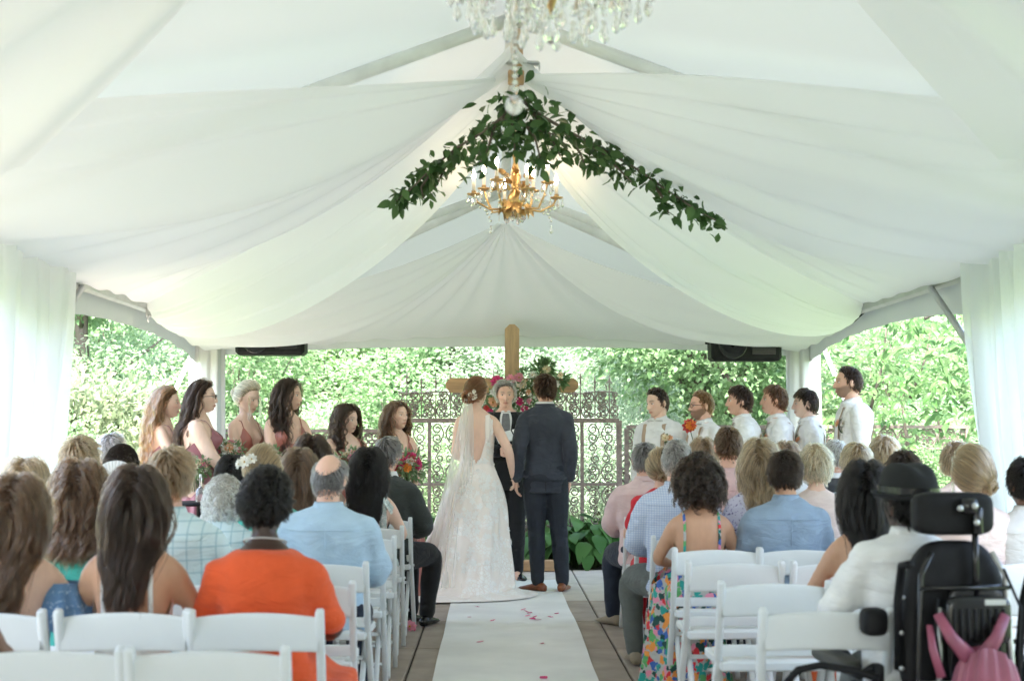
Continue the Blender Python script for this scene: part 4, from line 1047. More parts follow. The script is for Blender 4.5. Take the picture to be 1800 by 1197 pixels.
def person(label, px, top, d, sit=True, sex='f', skin='fair', w=1.0, yaw=0, hair=('long', (.1, .06, .04), {}), head=(0, 0, 0), arms=None, legs=None, group=None, vox=None, lean=0.0,
           beard=0, seed=None, hands=True, eyes=False, belly=0.0, ztop=None, hipz=None, feet=True, lipc=None, dx=0, hat=False, drop=0.0):
    """place a figure so that its crown stands at photo column px, height top, distance d"""
    P = at(px, top, d); zt = ztop or P[2]
    hairt = {'short': .018, 'buzz': .004, 'long': .016, 'half': .016, 'bob': .018, 'updo': .014, 'curly': .06, 'afro': .035, 'bald': .0, 'mop': .024, 'crop': .012}[hair[0] if hair else 'bald']
    if sit: k = (zt - hairt - (hipz or .50) - .055) / .76
    else: k = (zt - hairt - .055) / (.925 + .565 + .128 + .062)
    k = max(.80, min(1.12, k))
    seed = seed if seed is not None else int(px * 7 + top) % 997
    b = make_body(sex, k, w, sit, arms, lean, belly, head, legs, drop, hipz=hipz)
    if sit: b.hc[2] = zt - hairt * b.hk - HZ * b.hk * (1 - .12 * abs(head[1]))
    pz = thing('person', label, 'person', (P[0] + dx, d, 0), yaw, group); b.o = pz; b.seed = seed
    vox = vox or (.015 if d > 9.8 else .019)
    parts = torso_parts(b)
    nb = np.array((0, np.interp(.97, b.tt, b.yo), b.hipz + .95 * (b.nz - b.hipz))); hb = b.hc + b.hr @ np.array((0, -.022, -.05)) * b.hk
    parts.append(rtube([nb + (0, 0, -.03), nb * .5 + hb * .5, hb], np.array((.062, .056, .056) if sex == 'm' else (.050, .045, .047)) * b.hk * (.75 + .25 * w), 14, 1, 4))
    # trapezius
    for s in (-1, 1):
        parts.append(rtube([nb + (s * .015, -.02, .02), nb * .5 + b.sh[s] * .5 + (0, -.008, .006), b.sh[s] + (0, 0, .0)], np.array((.034, .036, .040)) * k, 10, 1, 3))
        parts.append(arm_tube(b, s)); parts.append(leg_tube(b, s))
        a = b.leg[s][2]; parts.append(rtube([a, a + np.array((0, .06, -.05)), a + np.array((0, .14, -.062))], [.035, .034, .02], 8, 1, 3))
    V, F = remesh(parts, vox, 4)
    hairc = hair[1] if hair else (.02, .015, .01)
    tn = {'lip': lipc or tuple(np.array(SKC[skin]) * np.array((.72, .42, .42))), 'cheek': tuple(np.array(SKC[skin]) * np.array((1.0, .66, .62))), 'hair': tuple(np.array(hairc) * .6), 'beard': beard}
    Vh, Fh, C = head_mesh(sex == 'm', tn, 1.0, eyes)
    Vh = (Vh * b.hk) @ b.hr.T + b.hc
    ex = [(Vh, [tuple(f) for f in Fh])]
    for s in (-1, 1): Ve, Fe = ear(s); ex.append(((Ve * b.hk) @ b.hr.T + b.hc, Fe))
    if hands:
        for s in (-1, 1):
            dr = b.wr[s] - b.el[s]; hd = getattr(b, 'hand_cfg', {}).get(s)
            ex.append(hand(b.wr[s], dr, (-s, .2, 0) if not sit else (0, 0, -1), 1 if (s > 0) == (not sit) else -1, .45, k * (1.0 if sex == 'm' else .9)))
    n0 = len(V); V, F = join([(V, F)] + ex)
    me = mesh_np('body', V, F, SKM[skin])
    ca = me.color_attributes.new('tint', 'FLOAT_COLOR', 'POINT'); cc = np.zeros((len(V), 4), dtype=np.float32); cc[n0:n0 + len(C)] = C
    ca.data.foreach_set('color', cc.ravel())
    b.body = link('body', me, pz)
    if eyes:
        for s in (-1, 1):
            c = np.array((s * .031, .0775, .0045)); V1, F1 = ell((0, 0, 0), (.0118, .0085, .0052), 12, 8); V1 = V1 + c
            V2, F2 = ell((0, 0, 0), (.0056, .004, .0056), 10, 6); V2 = V2 + c + (0, .0060, .0)
            mk('eye', ((V1 * b.hk) @ b.hr.T + b.hc, F1), EYEW, pz); mk('iris', ((V2 * b.hk) @ b.hr.T + b.hc, F2), IRIS, pz)
    if hair and not hat: b.cap = add_hair(b, pz, hair[0], hair[1], seed, **hair[2])
    return b
def wear(b, name, VF, mat): return mk(name, VF, mat, b.o)
# ---------------------------------------------------------------- garment materials
def plaid(name, base, line, k=22, wd=.14, soft=.6, rough=.85):
    m, N, L, p = nt(name); p.inputs['Roughness'].default_value = rough
    tc = N.new('ShaderNodeTexCoord'); sp = N.new('ShaderNodeSeparateXYZ'); L.new(tc.outputs['Object'], sp.inputs[0]); prev = None
    for ax in ('X', 'Z'):
        a = N.new('ShaderNodeMath'); a.operation = 'MULTIPLY'; a.inputs[1].default_value = k; L.new(sp.outputs[ax], a.inputs[0])
        f = N.new('ShaderNodeMath'); f.operation = 'FRACT'; L.new(a.outputs[0], f.inputs[0])
        l = N.new('ShaderNodeMath'); l.operation = 'LESS_THAN'; l.inputs[1].default_value = wd; L.new(f.outputs[0], l.inputs[0])
        s = N.new('ShaderNodeMath'); s.operation = 'MULTIPLY'; s.inputs[1].default_value = soft; L.new(l.outputs[0], s.inputs[0])
        mx = N.new('ShaderNodeMix'); mx.data_type = 'RGBA'; L.new(s.outputs[0], mx.inputs[0]); mx.inputs[7].default_value = rgb(line)
        if prev is None: mx.inputs[6].default_value = rgb(base)
        else: L.new(prev.outputs[2], mx.inputs[6])
        prev = mx
    L.new(prev.outputs[2], p.inputs['Base Color'])
    return m
def floral(name, base, cols, k=22, thr=.45, rough=.8):
    m, N, L, p = nt(name); p.inputs['Roughness'].default_value = rough
    tc = N.new('ShaderNodeTexCoord'); nz = N.new('ShaderNodeTexNoise'); nz.inputs['Scale'].default_value = k * .9
    va = N.new('ShaderNodeMix'); va.data_type = 'VECTOR'; va.inputs[0].default_value = .06
    L.new(tc.outputs['Object'], nz.inputs['Vector']); L.new(tc.outputs['Object'], va.inputs[4]); L.new(nz.outputs['Color'], va.inputs[5])
    v = N.new('ShaderNodeTexVoronoi'); v.inputs['Scale'].default_value = k; L.new(va.outputs[1], v.inputs['Vector'])
    sp = N.new('ShaderNodeSeparateColor'); L.new(v.outputs['Color'], sp.inputs[0])
    rp = N.new('ShaderNodeValToRGB'); rp.color_ramp.interpolation = 'CONSTANT'; e = rp.color_ramp.elements
    while len(e) < len(cols): e.new(.5)
    for i, c in enumerate(cols): e[i].position = i / len(cols); e[i].color = rgb(c)
    L.new(sp.outputs[0], rp.inputs[0])
    l = N.new('ShaderNodeMath'); l.operation = 'LESS_THAN'; l.inputs[1].default_value = thr; L.new(v.outputs['Distance'], l.inputs[0])
    mx = N.new('ShaderNodeMix'); mx.data_type = 'RGBA'; mx.inputs[6].default_value = rgb(base); L.new(l.outputs[0], mx.inputs[0]); L.new(rp.outputs[0], mx.inputs[7])
    L.new(mx.outputs[2], p.inputs['Base Color'])
    return m
def fab(name, col, rough=.85, var=.08, bump=.12, sheen=.1, bs=240):
    m = pm(name, col, rough, var, 9, bump, bs, sheen=sheen, spec=.25); creases(m); return m
def creases(m, strength=.34):
    """soft cloth creases: warped, stretched noise as relief on top of the weave"""
    N, L = m.node_tree.nodes, m.node_tree.links; p = N['Principled BSDF']; tc = N.new('ShaderNodeTexCoord'); mp = N.new('ShaderNodeMapping'); mp.inputs['Scale'].default_value = (1, 1, 2.2); mp.inputs['Rotation'].default_value = (.2, .35, 0)
    L.new(tc.outputs['Object'], mp.inputs[0]); nz = N.new('ShaderNodeTexNoise'); nz.inputs['Scale'].default_value = 7; nz.inputs['Detail'].default_value = 3; nz.inputs['Distortion'].default_value = 1.3; nz.inputs['Roughness'].default_value = .55; L.new(mp.outputs[0], nz.inputs['Vector'])
    bu = N.new('ShaderNodeBump'); bu.inputs['Strength'].default_value = strength; bu.inputs['Distance'].default_value = .045; L.new(nz.outputs['Fac'], bu.inputs['Height'])
    if p.inputs['Normal'].is_linked: L.new(p.inputs['Normal'].links[0].from_socket, bu.inputs['Normal'])
    L.new(bu.outputs[0], p.inputs['Normal'])
C_ = {'orange': fab('orange_crepe', (.70, .10, .028)), 'lightblue': fab('light_blue_cotton', (.42, .56, .68)), 'plaidblue': plaid('pale_plaid', (.58, .70, .72), (.30, .48, .54), 20, .13, .7),
      'gingham': plaid('fine_blue_check', (.58, .63, .72), (.30, .38, .58), 75, .42, .5), 'pink': fab('pink_cotton', (.68, .50, .49)), 'pinkpolo': fab('pink_knit', (.74, .50, .50)), 'palepink': fab('pale_pink_knit', (.76, .62, .58)),
      'white': fab('white_cotton', (.74, .74, .73)), 'chambray': fab('chambray', (.27, .36, .47)), 'teal': fab('teal_knit', (.06, .36, .30)), 'denim': floral('denim_print', (.10, .20, .36), [(.35, .48, .62), (.14, .25, .42)], 60, .3),
      'navy': fab('navy_wool', (.022, .028, .045)), 'charcoal': fab('charcoal_wool', (.045, .048, .05)), 'suitgreen': fab('dark_grey_wool', (.040, .046, .042)), 'black': fab('black_cloth', (.014, .014, .015)),
      'groom': pm('groom_wool', (.025, .030, .044), .75, .12, 18, .15, 260, sheen=.08), 'groomt': pm('groom_trouser_wool', (.009, .013, .022), .75, .12, 18, .15, 260), 'mauve': pm('mauve_satin', (.32, .125, .15), .38, .12, 7, .08, 40), 'rust': pm('rust_satin', (.38, .135, .105), .38, .12, 7, .08, 40),
      'tan': fab('tan_elastic', (.42, .31, .22)), 'ltgrey': fab('pale_grey_cloth', (.55, .55, .53)), 'grey': fab('grey_trousers', (.11, .12, .11)), 'khaki': fab('khaki', (.30, .25, .18)), 'red': fab('red_cloth', (.55, .02, .035)),
      'floral': floral('bold_floral', (.42, .42, .40), [(.02, .30, .26), (.62, .03, .04), (.10, .36, .12), (.75, .28, .05), (.04, .12, .40), (.70, .25, .35), (.01, .06, .05)], 30, .62), 'lavfloral': floral('lavender_print', (.52, .50, .60), [(.12, .10, .22), (.30, .28, .45)], 48, .33),
      'sagefloral': floral('sage_print', (.46, .52, .50), [(.70, .68, .64), (.25, .34, .34)], 55, .4), 'brown': pm('brown_leather', (.20, .062, .022), .32, .25, 14, .05, 60), 'blackshoe': pm('black_leather', (.008, .008, .008), .15, .2), 'coral': fab('coral_cloth', (.70, .13, .04)),
      'hat': pm('black_felt', (.012, .013, .013), .95, .2, 8, .2, 200), 'tie': plaid('dotted_tie', (.02, .02, .025), (.35, .35, .36), 90, .3, .8, .5), 'beige': fab('beige_cloth', (.62, .50, .42)), 'fuchsia': fab('fuchsia_cloth', (.6, .03, .14))}
HC = {'brown': (.085, .048, .028), 'dkbrown': (.030, .018, .012), 'black': (.010, .008, .007), 'blond': (.40, .28, .155), 'grey': (.26, .24, .22), 'white': (.66, .63, .56), 'auburn': (.155, .066, .030), 'ltbrown': (.20, .125, .07), 'dkblond': (.27, .18, .10), 'platinum': (.62, .47, .28), 'salt': (.13, .12, .115), 'espresso': (.045, .026, .017)}
for k_ in ('plaidblue', 'gingham', 'floral', 'lavfloral', 'groom', 'groomt', 'denim'): creases(C_[k_], .34)
def low(b, mat, cov='trousers', vox=.026): return wear(b, cov, pants_mesh(b, .016, vox), mat)
def top_shirt(b, mat, sleeve=1.0, collar=True, infl=.013, vox=.017, name='shirt', amp=.006, puff=0, t0=-.1):
    s = wear(b, name, shirt_mesh(b, infl, t0, .972, sleeve, vox, amp, b.seed, puff), mat)
    if collar:
        mk('collar', collar_mesh(b), mat, s); aa = np.linspace(PI * 1.13, PI * 1.87, 24)
        mk('seam', tube(b.surf(.80 + .02 * np.cos(aa * 2) * 0, aa, infl + .0045), .0022, 5), mat, s)
        mk('seam', tube(np.array([b.surf(np.array([t]), np.array([1.5 * PI]), infl + .0035)[0] for t in np.linspace(.2, .79, 14)]), .0022, 5), mat, s)
    return s
def straps_top(b, mat, x=.085, tb=.42, tf=.74, dip=.10, wd=.010, strapmat=None, name='top', cover=.02, v=False):
    def tt(a):
        back = np.clip(-np.sin(a), 0, 1); fr = np.clip(np.sin(a), 0, 1)
        return .60 + (tb - .60) * back ** .7 + (tf - .60) * fr ** .7 - (dip * np.exp(-((a - 1.5 * PI) / .35) ** 2) if v else 0)
    o = wear(b, name, bodice_mesh(b, tt, -.10, .009, seed=b.seed), mat)
    for s in (-1, 1):
        mk('strap', tube(strap_pts(b, s * x * b.k * b.w, tb + .02, tf - .02, .007), wd, 8, .3, nvec=(1, 0, 0)), strapmat or mat, o)
    return o
ROWS = [3.9, 4.73, 5.57, 6.4, 7.15, 7.95, 8.77, 9.6]
def hd(r): return ROWS[r] + .16
G_ = 'guests seated on the white chairs'
OCC = {}
# ---------------------------------------------------------------- seated guests, left of the aisle
def guest(side, row, seat, *a, **k):
    k.setdefault('group', G_); b = person(*a, **k)
    if seat is not None: OCC[(side, row, seat)] = a[0]
    return b
b = guest('L', 1, 0, 'seated woman in an orange dress with short black hair and a silver necklace', 467, 812, hd(1), skin='dark', w=1.15, drop=.03, hair=('afro', HC['black'], {'vol': .030, 'drop': .3}), vox=.017, head=(-.25, .0, 0))
dress = wear(b, 'dress', shirt_mesh(b, .014, -.12, .93, .42, .015, .006, 3, .006), C_['orange'])
parts = torso_parts(b, .02, -.15, .16, 24, 8) + [leg_tube(b, s, .03, 1) for s in (-1, 1)] + [box((0, .22, .44), (.42, .46, .14)), box((.25, .15, .30), (.08, .36, .42))]
wear(b, 'skirt', fold(*remesh(parts, .02, 5), .008, 18, 5, (1.5, 1.5, .5)), C_['orange'])
nk = np.array((0, np.interp(.95, b.tt, b.yo), b.hipz + .945 * (b.nz - b.hipz))); aa = np.linspace(0, 2 * PI, 40)
wear(b, 'necklace', tube(np.stack([.072 * np.cos(aa), nk[1] + .075 * np.sin(aa), nk[2] + .016 - .02 * np.sin(aa)], 1), .0035, 6), MT['alu'])
b = guest('L', 1, 1, 'seated woman with long dark brown hair and thin white shoulder straps', 238, 818, hd(1), skin='tan', w=1.02, hair=('long', HC['espresso'], {'z': .84, 'wave': .011, 'wl': .19, 'guides': 380, 'per': 16, 'thick': 1.1, 'shift': -.01, 'taper': .5, 'part': .015}), vox=.016)
straps_top(b, C_['white'], .088, .30, .72, .0, .0085); low(b, C_['ltgrey'], 'skirt')
b = guest('L', 1, 2, 'seated woman at the left edge with long brown hair and blue denim print ruffle sleeve', 28, 834, hd(1), skin='fair', w=1.0, hair=('long', HC['brown'], {'z': .80, 'wave': .008, 'guides': 380, 'per': 16, 'thick': 1.3, 'shift': -.03}), vox=.016)
def tt(a): return .62 - .30 * np.clip(-np.sin(a), 0, 1) ** 2
o = wear(b, 'top', bodice_mesh(b, tt, -.1, .010), C_['denim'])
for s in (-1, 1):
    c = b.sh[s] * .62 + b.el[s] * .38
    def f(u, v, c=c, s=s):
        a = u * 2 * PI; r = .062 + .045 * v + .010 * np.sin(a * 8) * v
        return np.stack([c[0] + r * np.cos(a) + s * .02 * v, c[1] + r * np.sin(a), c[2] + .035 - .15 * v + .012 * np.sin(a * 5) * v], 1)
    mk('sleeve', grid(f, 64, 8, True), C_['denim'], o)
low(b, C_['denim'], 'skirt')
b = guest('L', 2, 1, 'seated man in a pale blue plaid shirt with tousled brown hair', 297, 784, hd(2), sex='m', skin='pink', w=1.08, hair=('short', HC['ltbrown'], {'thick': 1.3}))
top_shirt(b, C_['plaidblue'], 1.0); low(b, C_['khaki'])
b = guest('L', 2, 2, 'seated woman with wavy brown hair to her shoulders in a green top', 138, 813, hd(2), skin='fair', w=1.0, hair=('bob', HC['brown'], {'z': .92, 'wave': .014, 'wl': .10, 'thick': 1.6, 'guides': 360}))
top_shirt(b, C_['teal'], .5, False); low(b, C_['navy'], 'skirt')
b = guest('L', 3, 0, 'seated balding man in a light blue dress shirt next to the aisle', 578, 800, hd(3), sex='m', skin='pink', w=1.12, hair=('bald', HC['salt'], {}), head=(-.15, .05, 0), vox=.016)
top_shirt(b, C_['lightblue'], 1.0, amp=.009); low(b, C_['navy'])
b = guest('L', 3, 1, 'seated older woman with short curly white hair and a pale top', 393, 822, hd(3), skin='pale', w=1.0, hair=('curly', HC['white'], {'vol': .040, 'drop': .7, 'cr': .008, 'turns': 1.6}))
top_shirt(b, C_['plaidblue'], .6, False); low(b, C_['ltgrey'], 'skirt')
b = guest('L', 3, 3, 'seated woman with straight dark blond hair behind the woman in denim print', 42, 806, hd(3), skin='fair', hair=('bob', HC['dkblond'], {'z': .95, 'wave': .004, 'thick': 1.4}))
top_shirt(b, C_['beige'], .5, False); low(b, C_['navy'], 'skirt')
b = guest('L', 4, 3, 'seated man with short sandy grey hair in a navy jacket', 136, 766, hd(4), sex='m', skin='pink', w=1.08, hair=('short', HC['dkblond'], {'thick': 1.6}))
top_shirt(b, C_['navy'], 1.0, False, .02, name='jacket'); mk('collar', collar_mesh(b), C_['white'], b.o); low(b, C_['navy'])
b = guest('L', 5, 3, 'seated woman with short dark curly hair behind the wavy haired woman', 212, 770, hd(5), skin='tan', hair=('curly', HC['dkbrown'], {'vol': .035, 'cr': .008, 'turns': 2}))
top_shirt(b, C_['beige'], .5, False); low(b, C_['navy'], 'skirt')
b = guest('L', 7, 3, 'seated person with short grey hair in the front row before the auburn haired bridesmaid', 192, 760, hd(7), sex='m', skin='pink', hair=('short', HC['grey'], {}))
top_shirt(b, C_['charcoal'], 1.0, False, .02, name='jacket'); low(b, C_['charcoal'])
b = guest('L', 4, 1, 'seated woman with dark blond hair swept into a low bun and white flower clip', 462, 784, hd(4), skin='fair', hair=('updo', HC['dkblond'], {'bun': (-.25, -.8, -.35), 'bunr': .034}))
top_shirt(b, C_['teal'], .4, False); low(b, C_['navy'], 'skirt'); bcap = b
b = guest('L', 5, 2, 'seated person with black hair half hidden behind the white haired woman', 408, 800, hd(5), skin='brown', hair=('bob', HC['black'], {'z': 1.0, 'wave': .003}))
top_shirt(b, C_['white'], .5, False); low(b, C_['black'])
b = guest('L', 5, 1, 'seated girl with long straight brown hair and a bright red top', 525, 787, hd(5), skin='fair', w=.95, hair=('long', HC['brown'], {'z': .76, 'wave': .003, 'per': 12}))
top_shirt(b, C_['fuchsia'], .4, False); low(b, C_['navy'], 'skirt')
b = guest('L', 6, 1, 'seated woman with thick dark brown hair in front of the shortest bridesmaid', 548, 766, hd(6), skin='fair', hair=('bob', HC['espresso'], {'z': .98, 'wave': .006, 'thick': 1.4}))
top_shirt(b, C_['beige'], .5, False); low(b, C_['navy'], 'skirt')
b = guest('L', 6, 0, 'seated woman with long black hair and sage print shoulder ruffles', 648, 787, hd(6), skin='fair', w=.98, hair=('long', HC['black'], {'z': .78, 'wave': .006, 'thick': 1.5, 'guides': 340, 'shift': -.02}), vox=.015)
o = straps_top(b, C_['sagefloral'], .11, .34, .72, 0, .024)
for s in (-1, 1): mk('ruffle', grid(lambda u, v, s=s: np.stack([b.sh[s][0] * .80 + s * .05 * v + .012 * np.sin(u * 40) * v, b.sh[s][1] + (u - .5) * .18, b.sh[s][2] + .062 - .075 * v - .05 * (2 * u - 1) ** 2 + .008 * np.sin(u * 33) * v], 1), 40, 6), C_['sagefloral'], o)
low(b, C_['sagefloral'], 'skirt')
b = guest('L', 7, 0, 'seated man in dark grey suit, salt and pepper hair, one knee in the aisle', 679, 766, hd(7), sex='m', skin='pink', w=1.08, hair=('short', HC['salt'], {}), yaw=-.32, head=(-.15, 0, 0), legs={1: ((.20, .40, .50), (.17, .34, .085)), -1: ((.0, .43, .49), (.02, .42, .085))}, vox=.014)
top_shirt(b, C_['suitgreen'], 1.0, False, .022, .014, 'jacket', .006, t0=-.15); mk('collar', collar_mesh(b, .068, .045), C_['white'], b.o); low(b, C_['black'], vox=.018)
for s in (-1, 1): wear(b, 'shoe', shoe(b, s), C_['blackshoe'])
b = guest('L', 0, None, 'person mostly out of frame at the left edge with dark hair', -122, 900, 3.95, skin='brown', w=1.1, hair=('curly', HC['dkbrown'], {'vol': .06}), vox=.025)
top_shirt(b, C_['ltgrey'], 0, False, vox=.025); low(b, C_['navy'], 'skirt')
# ---------------------------------------------------------------- seated guests, right of the aisle
b = guest('R', 7, 0, 'seated man in a pink shirt and navy trousers at the front beside the aisle', 1133, 776, hd(7), sex='m', skin='pink', w=1.12, hair=('short', HC['salt'], {'thick': .8}), legs={-1: ((-.20, .38, .50), (-.20, .28, .085)), 1: ((.10, .43, .49), (.10, .42, .085))}, vox=.014)
top_shirt(b, C_['pink'], 1.0, True, .014, .014, amp=.008); low(b, C_['navy'], vox=.017)
for s in (-1, 1): wear(b, 'shoe', shoe(b, s, (-.5 if s < 0 else 0, .9, 0)), C_['khaki'])
b = guest('R', 6, 0, 'seated woman with a low blond ponytail and red dress behind the pink shirted man', 1162, 789, hd(6), skin='pink', w=.95, hair=('updo', HC['dkblond'], {'bun': (0, -.9, -.4), 'bunr': .026}))
top_shirt(b, C_['red'], .35, False, puff=.02); low(b, C_['red'], 'skirt')
b = guest('R', 5, 0, 'seated grey haired man in a fine blue check shirt with sunglasses on his head', 1190, 771, hd(5), sex='m', skin='pink', w=1.06, hair=('crop', HC['grey'], {}), head=(-.2, 0, 0), legs={-1: ((-.24, .36, .50), (-.22, .28, .085)), 1: ((.10, .43, .49), (.10, .42, .085))}, vox=.015)
top_shirt(b, C_['gingham'], 1.0, vox=.015); low(b, C_['grey'], vox=.02)
for s in (-1, 1): wear(b, 'shoe', shoe(b, s), C_['khaki'])
gl = [tube([(s * .012, .088, .090), (s * .03, .092, .094), (s * .06, .080, .090), (s * .078, .04, .075), (s * .082, -.03, .045)], .0035, 6) for s in (-1, 1)] + [ell((s * .034, .090, .092), (.027, .007, .019), 12, 8) for s in (-1, 1)]
V, F = join(gl); wear(b, 'sunglasses', ((V * b.hk) @ b.hr.T + b.hc, F), MT['black_gloss'])
b = guest('R', 7, 1, 'seated person with neat brown hair in front of the groomsman with glasses', 1237, 770, hd(7), skin='fair', hair=('bob', HC['ltbrown'], {'z': 1.12, 'wave': .003}))
top_shirt(b, C_['white'], .5, False); low(b, C_['navy'], 'skirt')
b = guest('R', 6, 1, 'seated man with cropped brown hair in a pink polo shirt', 1281, 748, hd(6), sex='m', skin='pink', w=1.12, hair=('crop', HC['brown'], {}))
top_shirt(b, C_['pinkpolo'], .5); low(b, C_['khaki'])
b = guest('R', 4, 0, 'seated woman with big dark curly hair and thin floral straps and long floral skirt', 1229, 790, hd(4), skin='tan', w=1.04, hair=('curly', HC['dkbrown'], {'vol': .088, 'drop': .75, 'cr': .011, 'turns': 4.2}), vox=.015)
straps_top(b, C_['floral'], .10, .36, .72, 0, .007)
def sk(u, v):
    a = 2 * PI * u; r = .17 + .065 * v + .026 * np.sin(a * 9 + 2 * v) * v + .012 * np.sin(a * 15) * v
    return np.stack([-.05 + r * np.cos(a) * 1.0 - .0 * v, .26 + r * np.sin(a) * .95, .60 - .05 * np.cos(a * 2) * (1 - v) - .57 * v ** .85], 1)
low(b, C_['floral'], 'skirt_lap'); wear(b, 'skirt', grid(sk, 110, 24, True), C_['floral'])
b = guest('R', 5, 1, 'seated woman with long highlighted dark blond hair in a lavender print blouse', 1337, 771, hd(5), skin='fair', hair=('long', HC['dkblond'], {'z': .87, 'wave': .012, 'wl': .14, 'thick': 1.3}), head=(-.25, 0, 0))
top_shirt(b, C_['lavfloral'], .6, False); low(b, C_['navy'], 'skirt')
b = guest('R', 7, 2, 'seated person with light brown hair behind the boy in the blue shirt', 1385, 776, hd(7), skin='fair', hair=('bob', HC['ltbrown'], {'z': 1.12}))
top_shirt(b, C_['white'], .5, False); low(b, C_['navy'], 'skirt')
b = guest('R', 4, 1, 'seated boy with dark brown hair in a chambray blue shirt', 1381, 790, hd(4), sex='m', skin='tan', w=1.06, hair=('short', HC['dkbrown'], {'thick': 1.2, 'sweep': .6}), head=(-.1, .12, 0), vox=.015)
top_shirt(b, C_['chambray'], .55, amp=.008); low(b, C_['navy'])
b = guest('R', 5, 2, 'seated woman with short platinum blond hair in a pale pink top', 1434, 778, hd(5), skin='fair', w=1.05, hair=('mop', HC['platinum'], {'thick': 1.2, 'len': .9}))
top_shirt(b, C_['palepink'], .7, False); low(b, C_['ltgrey'])
b = guest('R', 7, 3, 'seated old man with white hair in a dark grey suit jacket', 1470, 772, hd(7), sex='m', skin='pink', w=1.06, hair=('crop', HC['white'], {}), head=(.5, 0, 0))
top_shirt(b, C_['charcoal'], 1, False, .022, name='jacket'); mk('collar', collar_mesh(b, .068, .045), C_['white'], b.o); low(b, C_['charcoal'])
b = guest('R', 6, 3, 'seated boy with shaggy blond hair in a light blue shirt', 1506, 776, hd(6), sex='m', skin='tan', w=.95, hair=('mop', HC['blond'], {}), head=(.35, .1, 0))
top_shirt(b, C_['lightblue'], 1); low(b, C_['navy'])
b = guest('R', 7, 4, 'seated child with full blond hair in the front row under the tallest groomsman', 1555, 765, hd(7), sex='m', skin='fair', hair=('mop', HC['blond'], {'thick': 1.5}))
top_shirt(b, C_['white'], 1); low(b, C_['navy'])
b = guest('R', 6, 4, 'seated person with wavy strawberry blond hair near the right curtain', 1683, 775, hd(6), skin='pink', hair=('mop', HC['dkblond'], {'thick': 1.4}))
top_shirt(b, C_['palepink'], .6, False); low(b, C_['navy'])
b = guest('R', 4, 2, 'seated person with dark hair just visible behind the black hat', 1590, 790, hd(4), skin='tan', hair=('short', HC['dkbrown'], {}))
top_shirt(b, C_['white'], .6, False); low(b, C_['navy'])
b = guest('R', 2, 1, 'seated woman with long straight black hair in a coral halter top', 1524, 812, hd(2), skin='tan', w=.98, hair=('long', HC['black'], {'z': .88, 'wave': .004, 'thick': 1.3, 'guides': 340}), head=(-.3, 0, 0), vox=.016)
straps_top(b, C_['coral'], .06, .22, .78, 0, .012); low(b, C_['coral'], 'skirt')
b = guest('R', 3, 2, 'seated woman with a sandy braided crown and low side bun in a pale top', 1710, 786, hd(3), skin='fair', w=1.02, hair=('updo', HC['dkblond'], {'bun': (.62, -.62, -.42), 'bunr': .034, 'wisps': True}))
top_shirt(b, C_['palepink'], .6, False); low(b, C_['ltgrey'], 'skirt')
b = guest('R', 3, 3, 'seated man with short black hair and white shirt cut by the right frame edge', 1806, 803, hd(3), sex='m', skin='brown', w=1.05, hair=('short', HC['black'], {}), head=(.2, 0, 0))
top_shirt(b, C_['white'], 1); low(b, C_['black'])

# ---------------------------------------------------------------- flowers
def flower_mesh(name, mat, cmat, layers=3, n=9, seed=0, cup=.5):
    g = np.random.default_rng(seed); parts, mats = [], []
    V0, F0 = leaf_t(.62, .1, -.05)
    for L in range(layers):
        tilt = .2 + cup * L * .45; s = 1 - .22 * L
        for i in range(n):
            a = 2 * PI * (i + .5 * L) / n + g.normal(0, .08); V = V0 * s
            V = V @ rot3(g.normal(0, .12), -tilt + g.normal(0, .08), 0).T; V = V + (.06, 0, .02 * L); V = V @ rot3(0, 0, a).T
            parts.append((V, F0))
    nf = sum(len(p[1]) for p in parts)
    parts.append(ell((0, 0, .10), (.16, .16, .12), 8, 5))
    V, F = join(parts); me = mesh_np(name, V, F, [mat, cmat], False)
    mi = np.zeros(len(F), dtype=np.int32); mi[nf:] = 1; me.polygons.foreach_set('material_index', mi)
    return me
def petal(name, c): return leaf_mat(name, tuple(v * .75 for v in c), tuple(min(.9, v * 1.15) for v in c), .25, .6)
PCOL = {'hot': petal('petal_hot_pink', (.62, .04, .18)), 'pink': petal('petal_pink', (.72, .28, .36)), 'peach': petal('petal_peach', (.75, .42, .24)), 'white': petal('petal_white', (.74, .72, .66)), 'orange': petal('petal_orange', (.75, .26, .04)), 'red': petal('petal_red', (.55, .05, .05)), 'cream': petal('petal_cream', (.72, .62, .42))}
YEL = pm('flower_eye', (.45, .28, .05), .8, .2, 40)
FM = {k: [flower_mesh('flower', m, YEL, 4 if k in ('hot', 'red', 'orange') else 2, 10 if k != 'white' else 8, i, .55) for i in range(2)] for k, m in PCOL.items()}
lf_g = mesh_np('leaf', *big_leaf(.42, 6, .2, .3), LM['garland'])
def orient(o, d, roll=0.0):
    q = Vector(d).to_track_quat('Z', 'Y'); o.rotation_euler = (q @ Matrix.Rotation(roll, 3, 'Z').to_quaternion()).to_euler()
def blooms(parent, items):
    """items: (pos, direction, kind, radius)"""
    for i, (p, d, k, r) in enumerate(items):
        o = link('flower', FM[k][i % 2], parent, p); orient(o, d, i * 1.3); o.scale = (r, r, r)
def filler(parent, n, ext, size, seed, mat='mid'):
    g = np.random.default_rng(seed); d = g.normal(size=(n, 3)); d /= np.linalg.norm(d, axis=1)[:, None]
    P = d * np.array(ext) * g.uniform(.35, 1.05, (n, 1)); V, F = scatter(P, d + g.normal(size=(n, 3)) * .4, size * g.uniform(.6, 1.4, n), LTN)
    tag(mk('foliage', (V, F), LM[mat], parent, False), kind='stuff')
